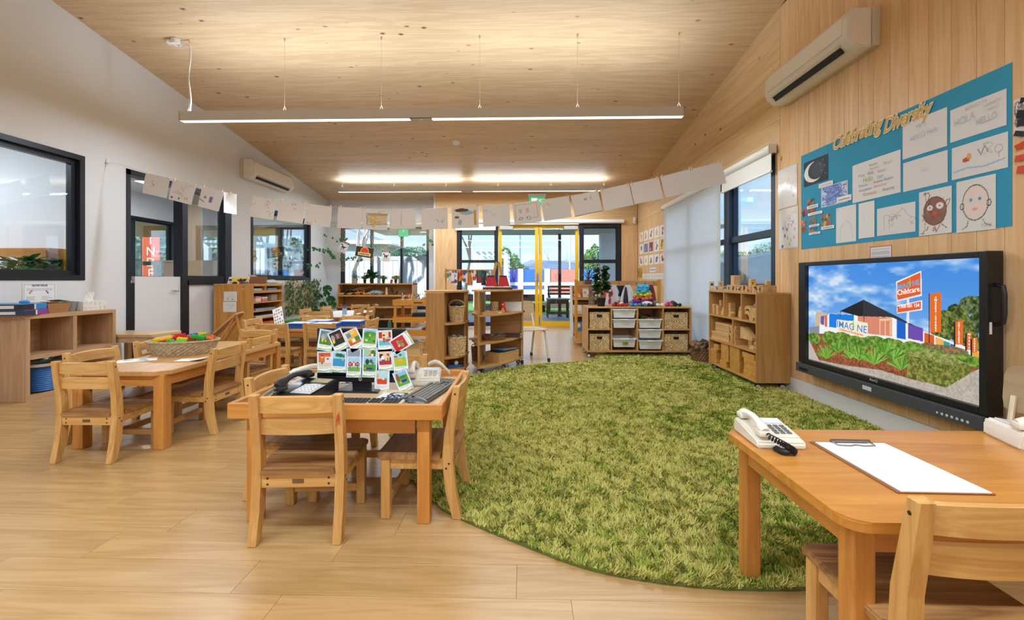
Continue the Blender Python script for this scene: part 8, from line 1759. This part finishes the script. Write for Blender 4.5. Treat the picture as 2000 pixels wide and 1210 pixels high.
def p4(cv, w, h): cv.ell(.06, .11, .012, .012, '3f7ac8').rect(.11, .07, .145, .13, '7a5aa0', .8).line([(.0, .08), (.06, .06)], .004, '3f8a4a')
def p10(cv, w, h): cv.rect(.05, .06, .25, .15, 'd9b86a', .5).line([(.04, .16), (.26, .16), (.27, .06), (.05, .045), (.04, .16)], .004, '8aa4c8').rect(.06, .14, .25, .155, 'd98a3a', .6); scr(cv, w, h, ['d9b03a'], 4, 3, .6, .003)
def p13(cv, w, h): cv.ell(.1, .18, .07, .018, '6a3424').ell(.15, .155, .07, .02, '5a9ac0', .5).rect(.22, .03, .245, .18, 'c9943a', .8).ell(.05, .11, .025, .014, '8a6a4a').ell(.08, .06, .018, .03, '9ab4cc', .8)
def p15(cv, w, h): cv.line([(.02, .05), (.03, .19), (.24, .19), (.24, .05), (.18, .05)], .0025, 'd9a080').ring(.07, .055, .018, .012, .002, '5a5a6a').ring(.15, .055, .018, .014, .002, '5a5a6a').rect(.06, .11, .09, .15, 'd9b090', .6).rect(.13, .11, .16, .15, 'd9b090', .6)
PP = [(284, 331, fd(1, O_, 1), 'faint orange pencil squares'), (337, 385, p3, 'red, green and yellow dots along its foot'), (394, 438, p4, 'a purple patch and blue dot'), (492, 539, fd(3, ['b08a6a', 'c0a48a'], 5), 'looping brown scribbles'), (546, 595, fd(1, ['c8b4a4', '8ab4d8'], 6), 'a small blue stroke at its edge'), (599, 648, fd(1, A_, 7), 'hardly visible pencil lines, above the wall corner'),
 (661, 708, fd(0, A_, 8), 'nothing on it, above the ivy by the danger sign'), (709, 758, p10, 'a yellow and blue outlined band'), (761, 813, lambda cv, w, h: cv.rect(0, 0, w, .008, 'b8d0b0').line([(.12, .04), (.12, .18), (.15, .18)], .0015, 'b4b8c0'), 'a faint green lower edge, over the green card'), (822, 874, fd(1, ['9a9aa4'], 10), 'a thin grey boat outline'), (882, 934, p13, 'brown hair, blue marks and a yellow column'), (942, 995, fd(1, ['b0b4b8'], 12), 'thin grey curves, left of the orange-outlined bus'),
 (1000, 1053, p15, 'an orange outlined bus with two wheels'), (1057, 1111, fd(1, ['c9b89a'], 14), 'very faint yellow marks, under the exit sign'), (1115, 1168, lambda cv, w, h: cv.rect(0, 0, w, .006, '7aa070').rect(.12, .14, .15, .16, 'd9b090').rect(.18, .14, .19, .17, 'd9b090'), 'a dark green lower edge and small tan marks'), (1172, 1228, fd(0, A_, 16), 'blank face, fifth from its timber wall end'), (1230, 1286, fd(0, A_, 17), 'blank face, third from the timber wall end'), (1289, 1350, fd(0, A_, 18), 'blank face, second from the timber wall end'), (1347, 1408, fd(0, A_, 19), 'blank face, hanging nearest the big blind')]
M_pap = mat('peg_wood', 'd9c08a', .6)
for k, (l, r_, fn, ds) in enumerate(PP):
 y_ = 4.5 - .2 * (l - 207) / 1300; a = line_z(at_y(l, 380, y_).x); b_ = line_z(at_y(r_, 380, y_).x); L = (b_ - a).length; h_ = .212; cv = Canvas(L, h_, .005, 'eceaec'); fn(cv, L, h_); ang = math.atan2(b_.z - a.z, b_.x - a.x)
 sk = rr.uniform(-.05, .05);
 r = thing('hung_drawing', ('white paper on the string with ' + ds), 'drawing', (a.x, a.y - .003, a.z), 0, 'drawings pegged on the string'); r.rotation_euler = (R(rr.uniform(-3, 3)), -ang + sk * .3, rr.uniform(-.06, .06))
 cv.build('paper', M_print, r, (0, 0, -h_), bend=lambda X, Z, s=k: .008 * np.sin(X / L * 3.1 + s) * (1 - Z / h_) + .004 * np.cos(Z * 20 + s))
 for x in (.02, L - .02): f = MB(); f.box((x, 0, .0), (.006, .012, .032)); f.build('peg', M_pap, r)
cp = thing('hung_drawing', 'curled sheet hanging edge-on from the string beside the door frame', 'drawing', tuple(line_z(at_y(450, 380, 4.47).x)), R(70), 'drawings pegged on the string'); cv = Canvas(.14, .21, .012, 'ebe9e8'); cv.build('paper', M_print, cp, (-.07, 0, -.21), bend=lambda X, Z: .05 * np.sin(X / .14 * 3.1) * np.sin(Z / .21 * 3.1)); MB().box((0, 0, 0), (.006, .012, .032)).build('peg', M_pap, cp)
# ---------------------------------------------------------------- ivy strands, net, signs
def ivy(label, pts, n, seed, size=.055, m=None):
 r = thing('ivy_strand', label, 'ivy', (0, 0, 0)); P = [Vector(p) for p in pts]; q = random.Random(seed); n = int(n * 1.7); f = MB(); f.tube(P, .0022, 4); f.build('stem', M_leafd, r); lf = MB()
 for k in range(n):
  i = q.randrange(len(P) - 1); c = P[i].lerp(P[i + 1], q.random()) + Vector([q.uniform(-.035, .035) for _ in range(3)]); a = q.uniform(0, 6.3); d0 = Vector((math.cos(a), q.uniform(-.4, .1), math.sin(a)))
  for da in (-.9, 0, .9): d = Vector((math.cos(a + da), d0.y, math.sin(a + da))); leaf(lf.bm, c, d, (0, -1, .2), size * (1 if da == 0 else .7) * q.uniform(.7, 1.1), size * .5, .1, 2)
 lf.build('leaves', m or M_leafd, r, smooth=True, kind='stuff')
Yi = 9.5
pt = lambda x, y, Y=Yi: at_y(x, y, Y)
ivy('ivy strand hanging across the white corner beside the interior window', [pt(602, 482, 8.5), pt(622, 490, 8.9), pt(640, 488), pt(648, 500), pt(655, 503)], 26, 1)
ivy('ivy strand draped above the first danger sign', [pt(636, 462), pt(662, 468), pt(680, 470)], 7, 2); ivy('sparse ivy strand under the dark picture sign', [pt(664, 508), pt(690, 505), pt(712, 510)], 9, 3)
ivy('sparse ivy strand at the right half of the netted window', [pt(735, 483), pt(770, 498), pt(795, 489), pt(812, 483), pt(830, 480)], 14, 4, .045); ivy('ivy sprig beside the right window edge near the timber wall', [pt(838, 466), pt(848, 478), pt(862, 483)], 12, 5, .06)
ivy('small ivy sprigs low on the net beside the interior window', [pt(594, 512, 8.2), pt(602, 522, 8.5), pt(618, 518, 8.8), pt(622, 512, 8.9)], 5, 6)
nt_ = thing('fishing_net', 'pale fishing net draped along the white corner and back window', 'net', (0, 0, 0)); f = MB(); NX, NZ = 56, 14; g = []
for i in range(NX + 1):
 t = i / NX; X_ = -4.36 + 2.5 * t; Y_ = 9.58; top = 2.26 + .05 * math.sin(t * 9) - .06 * math.sin(PI * t); L = (.95 - .35 * t + .22 * math.sin(t * 7)) * (1 if t < .93 else .6); g.append([Vector((X_ + (.02 if j % 2 else 0), Y_ + .03 * math.sin(t * 12 + j), top - L * j / NZ)) for j in range(NZ + 1)])
for i in range(NX):
 for j in range(NZ):
  for p, q in ((g[i][j], g[i + 1][j + 1]), (g[i + 1][j], g[i][j + 1])):
   d = (q - p).cross(Vector((0, 1, 0))).normalized() * .0024; f.quad(p - d, p + d, q + d, q - d)
f.build('net_mesh', mat('net_cord', 'c9bb94', .8), nt_, kind='stuff'); f = MB(); f.tube([c[0] for c in g], .012, 6); f.build('gathered_edge', mat('net_cord', 'c9bb94', .8), nt_, smooth=True)
def sign(label, px, py, tilt, w, h, fn, name='warning_sign'):
 cv = Canvas(w, h, .006, 'e8e2de'); fn(cv, w, h); c = at_y(px, py, 9.55); r = thing(name, label, 'sign', c); r.rotation_euler = (0, R(tilt), 0); MB().b(-w / 2, w / 2, .001, .004, -h / 2, h / 2).build('card', M_trimw, r); cv.build('print', M_print, r, (-w / 2, 0, -h / 2)); return r
def dang(cv, w, h): cv.rect(.004, h * .82, w - .004, h - .004, '1a1a1c').ell(w / 2, h * .9, w * .42, h * .06, 'd0402c'); cv.poly([(w * .1, h * .62), (w * .2, h * .72), (w * .35, h * .66), (w * .38, h * .56), (w * .6, h * .55), (w * .92, h * .62), (w * .65, h * .46), (w * .6, h * .32), (w * .5, h * .32), (w * .5, h * .42), (w * .38, h * .44), (w * .36, h * .32), (w * .26, h * .32), (w * .3, h * .46), (w * .26, h * .6)], '23262c')
for px, py, tl in ((671, 482, 24), (754, 499.5, 1)):
 s = sign('white danger sign with a dinosaur shape, %s' % ('tilted, at the left of the netted window' if tl > 5 else 'hanging straight between the window mullions'), px, py, tl, .185, .255, dang)
 text('lettering', 'DANGER', .036, M_whiter, s, (0, -.002, .101), ext=.0003); text('lettering', 'DINOSAURS', .026, M_black, s, (0, -.002, -.062), ext=.0003, sx=.95); text('lettering', 'KEEP OUT', .034, mat('ink_red', 'd0503a', .6), s, (0, -.002, -.1), ext=.0003, sx=.95)
def lg2(cv, w, h): cv.rect(.006, .006, w - .006, h - .006, '35231c'); cv.ell(w * .5, h * .56, h * .42, h * .42, 'f0c23a').ell(w * .5, h * .56, h * .37, h * .37, 'd83a22').rect(w * .14, h * .14, w * .86, h * .44, 'f0c23a').rect(w * .17, h * .18, w * .83, h * .40, 'd8c8a8')
s = sign('dark picture sign with a red disc and yellow ring, tilted, mid window', 712, 492, 9, .40, .225, lg2, 'picture_sign'); text('lettering', 'JURASSIC PARK', .042, M_black, s, (0, -.002, -.047), ext=.0003, off=.0008, sx=.76)
s = thing('green_card', 'small green card pegged below the string at the netted window', 'card', at_y(788, 455, 9.55)); MB().box((0, 0, 0), (.22, .002, .15), rot=(0, R(-4), 0)).build('card', mat('card_green', '5fb87a', .6), s); MB().box((0, -.005, .05), (.02, .008, .05)).build('peg', M_alu, s)
# ---------------------------------------------------------------- trellis with ivy on the white wall
tr = thing('ivy_trellis', 'expanding timber trellis covered in ivy leaves on the white wall', 'trellis', (XL + .04, 8.62, 0)); st0 = None; y0, y1, z0, z1 = -.68, .66, .34, .99
for k in range(-8, 17):
 for s in (1, -1):
  a = Vector((0 if s > 0 else .008, y0 + k * .11, z0 if s > 0 else z1)); b_ = a + Vector((0, .55, s * .65)); P = []
  ta = max(0, (y0 - a.y) / .55); tb = min(1, (y1 - a.y) / .55)
  if tb - ta < .12: continue
  p, q = a.lerp(b_, ta), a.lerp(b_, tb); d = q - p; MB().box((p + q) / 2, (.006, .016, d.length), rot=(-math.atan2(d.y, d.z), 0, 0)).build('slat', M_blk, tr)
lf = MB(); q = random.Random(6)
for k in range(270): c = (.02 + q.uniform(0, .03), q.uniform(y0 - .02, y1 + .02), q.uniform(z0, z1 + .02)); a = q.uniform(0, 6.3); [leaf(lf.bm, c, (.25, math.cos(a + e), math.sin(a + e)), (1, 0, 0), .055, .032, .15, 2) for e in (-.8, .1, .9)]
lf.build('leaves', mat('leaf_ivy', '38602a', .5, noise=.5, nscale=12), tr, smooth=True, kind='stuff')
gm = MB().b(-4.3, -3.75, 7.6, 8.2, 0, .28, bev=.02).build('turf_block', mat('turf_green', '3f8a2c', .95, noise=.3, nscale=60)); tag(gm, 'block topped with bright green artificial turf below the ivy trellis', 'turf block')
# ---------------------------------------------------------------- clothes line rack with small aprons
rx0, rx1 = at_y(871, 540, 6.6).x, at_y(966, 540, 6.6).x; rk = thing('apron_rack', 'slim timber rail with many small painted cloths clipped along it', 'rack', (0, 6.6, 0)); zr = at_y(900, 527, 6.6).z
MB().cyl((rx0, 0, zr), (rx1, 0, zr), .009).build('rail', M_honey, rk);
for x in (rx0, rx1): MB().cyl((x, 0, 0), (x, 0, zr + .02), .010).build('upright', M_honey, rk); MB().b(x - .015, x + .015, -.18, .18, 0, .025).build('foot', M_honey, rk)
PAL = [['e8e4de', '6aa06a'], ['dfe0e4', 'b04a4a'], ['e8e8ea', '3a4a6a'], ['c23a2c', 'e0a03a'], ['e4e0da', '3a5a8a'], ['d9742a', '3f7a3a'], ['dcd4c4', 'b04a3a'], ['3f6a5a', 'b03a3a'], ['2f3a3c', '3f6a6a'], ['e4e0d8', '2f7a4a'], ['d8d8e0', 'b8402f']]
for k in range(11):
 x = rx0 + .03 + (rx1 - rx0 - .06) * k / 10; w_, h_ = .085, .16 + .03 * (k % 3); cv = Canvas(w_, h_, .007, PAL[k][0]); [cv.ell(rr.uniform(0, w_), rr.uniform(0, h_), .022, .028, PAL[k][1], .9) for _ in range(4)]
 m_ = (cv.y > h_ * .75) & (abs(cv.x - w_ / 2) > w_ * .36); o = cv.build('apron_cloth', M_print, None, (x - w_ / 2, 6.6, zr - h_ - .008), (0, rr.uniform(-.12, .12), rr.uniform(-.7, .7)), bend=lambda X, Z, k=k: .014 * np.sin(X * 110 + k) * (1.1 - Z / h_))
 tag(o, 'small cloth clipped to the rail, %s from its left post, %s' % (['first', 'second', 'third', 'fourth', 'fifth', 'sixth', 'seventh', 'eighth', 'ninth', 'tenth', 'eleventh'][k], ['white with green', 'white with red', 'white with navy', 'red and amber', 'white with blue', 'orange with green', 'cream with red', 'green with red', 'dark teal', 'white with green', 'lilac with red'][k]), 'cloth', 'cloths on the apron rack')
sw = thing('striped_strap_bag', 'pair of red bags hanging from striped tan straps on the apron rack end', 'bag', (at_y(972, 540, 6.45).x, 6.45, 0)); zt = at_y(972, 511, 6.45).z; zb = at_y(972, 559, 6.45).z
for s in (-1, 1): MB().prism([(s * .012 - .02, zt), (s * .012 + .02, zt), (s * .075 + .015, zt - .23), (s * .075 - .025, zt - .23)], 1, -.004, .004).build('strap', mat('strap_tan', 'b98a4c', .8), sw); MB().prism([(s * .09 - .06, zt - .2), (s * .09 + .04, zt - .2), (s * .09 + .085, zb), (s * .09 - .085, zb)], 1, -.02, .03).build('bag', mat('bag_red', 'b8242c', .7), sw); MB().prism([(s * .09 - .062, zt - .2), (s * .09 + .042, zt - .2), (s * .09 + .045, zt - .22), (s * .09 - .066, zt - .22)], 1, -.024, .032).build('navy_trim', mat('trim_navy', '1c2440', .7), sw)
# ---------------------------------------------------------------- hook rack, clothes, book display
HX0, HX1, HY = at_y(1125, 600, 6.85).x, at_y(1287, 600, 6.85).x, 6.85; hr = thing('hook_rack', 'timber rack with a row of metal hooks behind the tray cabinet', 'rack', ((HX0 + HX1) / 2, HY, 0)); w = (HX1 - HX0) / 2
for s in (-1, 1): MB().b(s * w - .022, s * w + .022, -.02, .02, .05, 1.01, bev=.003).build('post', M_honz, hr)
MB().b(-w, w, -.012, .012, .915, .99, bev=.002).build('hook_board', M_plyx, hr); MB().b(-w - .02, w + .02, -.16, .2, .07, .1).build('base_shelf', M_plyx, hr); MB().b(-w, w, -.16, -.14, .1, .2).build('base_front', M_plyx, hr)
for i in range(9): x = -w + .12 + i * (2 * w - .2) / 8; f = MB(); f.cyl((x, -.014, .955), (x, -.010, .955), .014, seg=12); f.tube([(x, -.014, .955), (x, -.04, .945), (x, -.04, .965)], .004, 5); f.build('hook', M_steel, hr)
def garment(label, px, w_, h_, c, c2, seed, ztop=.93):
 cv = Canvas(w_, h_, .012, c); q = random.Random(seed); [cv.ell(q.uniform(0, w_), q.uniform(0, h_), .03, .05, c2, .9) for _ in range(5)]
 o = cv.build('hung_cloth', M_print, None, (at_y(px, 570, HY - .05).x - w_ / 2, HY - .05, ztop - h_), bend=lambda X, Z: .03 * np.sin(X * 40 + seed) * (1.2 - Z / h_)); co = o.data.vertices
 for v in co: t = v.co.z / h_; v.co.x = w_ / 2 + (v.co.x - w_ / 2) * (1 - .7 * t * t)
 tag(o, label, 'clothing', 'clothes on the hook rack')
garment('white and red apron hanging on the hook rack beside the fiddle plant', 1198, .26, .33, 'dcdae0', 'a82a34', 3); garment('white garment with a dark edge hanging in the middle of the hook rack', 1226, .26, .36, 'dfe0e4', 'e8e8ec', 4); garment('dark blue garment behind the white one on the hook rack', 1218, .22, .34, '1f2534', '2a3246', 5, .92); garment('dark red garment hanging behind the rainbow knitted toy', 1272, .16, .34, '8a1f2a', '6a1a24', 6)
bd = thing('book_display', 'timber book display on castors with covers facing out beside the yellow door', 'book display', (at_y(1158, 600, 7.6).x, 7.6, 0)); w = .36
for s in (-1, 1): MB().prism([(-.2, .06), (.22, .06), (.22, .92), (.06, .92)], 0, s * w - .01, s * w + .01).build('side_panel', M_trimw if s < 0 else M_ply, bd)
for k, z in enumerate((.08, .36, .64)): MB().b(-w, w, -.2 + .1 * k, .2, z, z + .02).build('shelf', M_plyx, bd); MB().b(-w, w, -.2 + .1 * k, -.19 + .1 * k, z, z + .07).build('lip', M_plyx, bd)
MB().b(-w, w, .19, .2, .08, .9).build('back_panel', M_plyx, bd); caster(bd, -w + .03, -.1); caster(bd, w - .03, -.1)
q = random.Random(5); BK = ['2f86b8', '3f9ab0', 'd9642a', '5a8a3a', 'e8e2d4', 'd9c23a', 'e0562a', 'd9a0a0', 'd9702a', 'e4d9c4', '3a5a8a', 'c23a2c']
for k in range(12):
 j, i = k // 4, k % 4; w_, h_ = .15, .20; cv = Canvas(w_, h_, .01, BK[k]); [cv.ell(q.uniform(.2, .8) * w_, q.uniform(.2, .8) * h_, .02, .025, q.choice(['f0e8d8', 'e08a6a', '2a3a5a', 'f0c23a'])) for _ in range(4)]
 r = thing('picture_book', 'picture book facing out, %s row, place %s, mainly %s' % (['bottom', 'middle', 'top'][j], ['one', 'two', 'three', 'four'][i], ['blue', 'teal', 'orange', 'green', 'cream', 'yellow', 'red-orange', 'pink', 'orange', 'ivory', 'navy', 'red'][k]), 'book', (bd.location.x - .27 + i * .178, 7.6 - .165 + .1 * j, .102 + .28 * j), 0, 'picture books on the book display'); r.rotation_euler = (R(-12), 0, 0); MB().b(-w_ / 2, w_ / 2, .001, .01, 0, h_).build('pages', M_trimw, r); cv.build('cover', M_print, r, (-w_ / 2, 0, 0))
# ---------------------------------------------------------------- on the tray cabinet
tz = .6572; fp = at_y(1174, 594, 5.86)
pl_ = thing('fiddle_leaf_plant', 'upright dark leafy plant in a black pot on the tray cabinet', 'plant', (fp.x, 5.86, tz)); MB().lathe([(.045, 0), (.062, .10), (.066, .10), (.066, .11), (.056, .11)], seg=22).build('pot', M_black, pl_, smooth=True); f = MB(); lf = MB(); q = random.Random(3)
for a, z in ((0, .46), (2, .40), (4, .34)): f.tube([(0, 0, .1), (math.cos(a) * .02, math.sin(a) * .02, .25), (math.cos(a) * .03, math.sin(a) * .03, z)], .0045, 6)
f.build('stems', M_leafm, pl_, smooth=True)
for k in range(96): t = k / 96; a = k * 2.4; z = .19 + .32 * t; rr_ = .03 + .015 * q.random(); leaf(lf.bm, (math.cos(a) * rr_, math.sin(a) * rr_, z), (math.cos(a), math.sin(a), q.uniform(-.4, .5) + t * .5), (q.uniform(-1, 1), q.uniform(-1, 1), .7), .095 * (1.15 - .4 * t), .07, .4, 3)
lf.build('leaves', mat('leaf_very_dark', '1f3a1c', .35, noise=.3, nscale=15), pl_, smooth=True, kind='stuff')
vs_ = thing('branch_vase', 'rough bark-wrapped vase behind the tray cabinet', 'vase', (at_y(1156, 590, 6.5).x, 6.5, 0)); MB().lathe([(.06, 0), (.05, .5), (.045, .8), (.05, .93), (.03, .93)], seg=14).build('bark', mat('bark_mottled', '7a6450', .9, noise=.6, nscale=16), vs_, smooth=True)
dp_ = leafy_plant('dried_plant', 'dried grassy plant with white tips in a brown pot above the hook rack', (vs_.location.x - .05, 6.52, .94), pot=(.06, .07), potmat=mat('pot_brown', '6a4030', .7), n=46, L=.16, W=.012, H=.12, spread=.07, m=mat('dry_leaf', '6a6448', .8, noise=.5, nscale=30), seed=8, upb=1.2)
# crocheted dolls lying in a row
DC = [('c8283a', 'f0c8b0', '26262e'), ('b8262f', '8a5a3a', 'e0d8d0'), ('4a90c8', 'b07a4a', '2f5f9a'), ('3f7fb8', 'c08a5a', '3a3a44'), ('26324a', 'e8d8c8', '3a5ac0'), ('e4e4ea', 'a06a4a', '2f7a5a'), ('d0507a', 'e8c0b0', 'b8305a'), ('26262c', '7a4a34', '1c1c22')]
for k, (c, sk, c3) in enumerate(DC):
 px = 1203 + k * 17.2; p = at_y(px, 590, 5.79); r = thing('crochet_doll', 'crocheted doll lying with its feet out, %s from the plant, %s' % (['first', 'second', 'third', 'fourth', 'fifth', 'sixth', 'seventh', 'eighth'][k], ['crimson', 'dark red', 'sky blue', 'blue', 'navy', 'white', 'pink', 'black'][k]), 'doll', (p.x, 5.79, tz), rr.uniform(-.25, .25), 'crocheted dolls on the tray cabinet')
 for s in (-1, 1): f = MB(); f.tube([(s * .012, .10, .02), (s * .024, .05, .02), (s * .028, .01, .02)], .012, 8); f.ball((s * .03, .0, .024), .022); f.build('leg', mat('wool_' + c, c, .95, noise=.2, nscale=90), r, smooth=True)
 MB().ball((0, .12, .03), .034, (.9, 1.3, .8)).build('body', mat('wool_' + c3, c3, .95, noise=.2, nscale=90), r, smooth=True); MB().ball((0, .19, .034), .032).build('head', mat('wool_' + sk, sk, .95), r, smooth=True); MB().ball((0, .2, .042), .031, (1.05, .9, .9)).build('hair', mat('wool_hair%d' % (k % 3), ['3a2418', '1c1a1c', '8a5a34'][k % 3], .95), r, smooth=True)
 for s in (-1, 1): MB().tube([(s * .03, .13, .03), (s * .055, .09, .015)], .009, 6).build('arm', mat('wool_' + sk, sk, .95), r, smooth=True)
kn = thing('rainbow_knit', 'rainbow ruffled knitted toy, blue on top and purple below', 'soft toy', (at_y(1256, 580, 5.98).x, 5.98, tz)); q = random.Random(2)
for j, c in enumerate(('7a2a8a', '8a2f94', 'c8742a', 'd9b83a', '5ab08a', '3aa0d0', '4ab0dc')):
 z = .03 + j * .038; f = MB()
 for k in range(22): a = q.uniform(0, 6.3); rr_ = (.14 - .012 * j) * q.uniform(.4, 1); f.ball((math.cos(a) * rr_, math.sin(a) * rr_ * .5, z + q.uniform(-.014, .014)), .028, (1, 1, .8), 7, 5)
 f.build('ruffle', mat('knit_' + c, c, .95, noise=.25, nscale=60), kn, smooth=True, kind='stuff')
tag(MB().ball((0, 0, 0), .05, (1.5, 1, .7)).build('soft_cap', mat('wool_cream', 'e4d8c8', .95, noise=.2, nscale=60), None, (at_y(1263, 587, 5.9).x, 5.88, tz + .033), smooth=True), 'cream knitted cap lying before the rainbow toy', 'cap')
round_basket('dark banded basket of sticks on the rug beside the block shelf', (2.18, 5.42, .012), .12, .135, .16, M_wickd, rows=6); toy_heap('sticks', (2.18, 5.42, .17), .2, .2, .08, 30, 4, label='bundle of sticks and bark in the dark banded basket', pal=['6a4a34', '3a2a20', '8a6a4a'], size=.05)
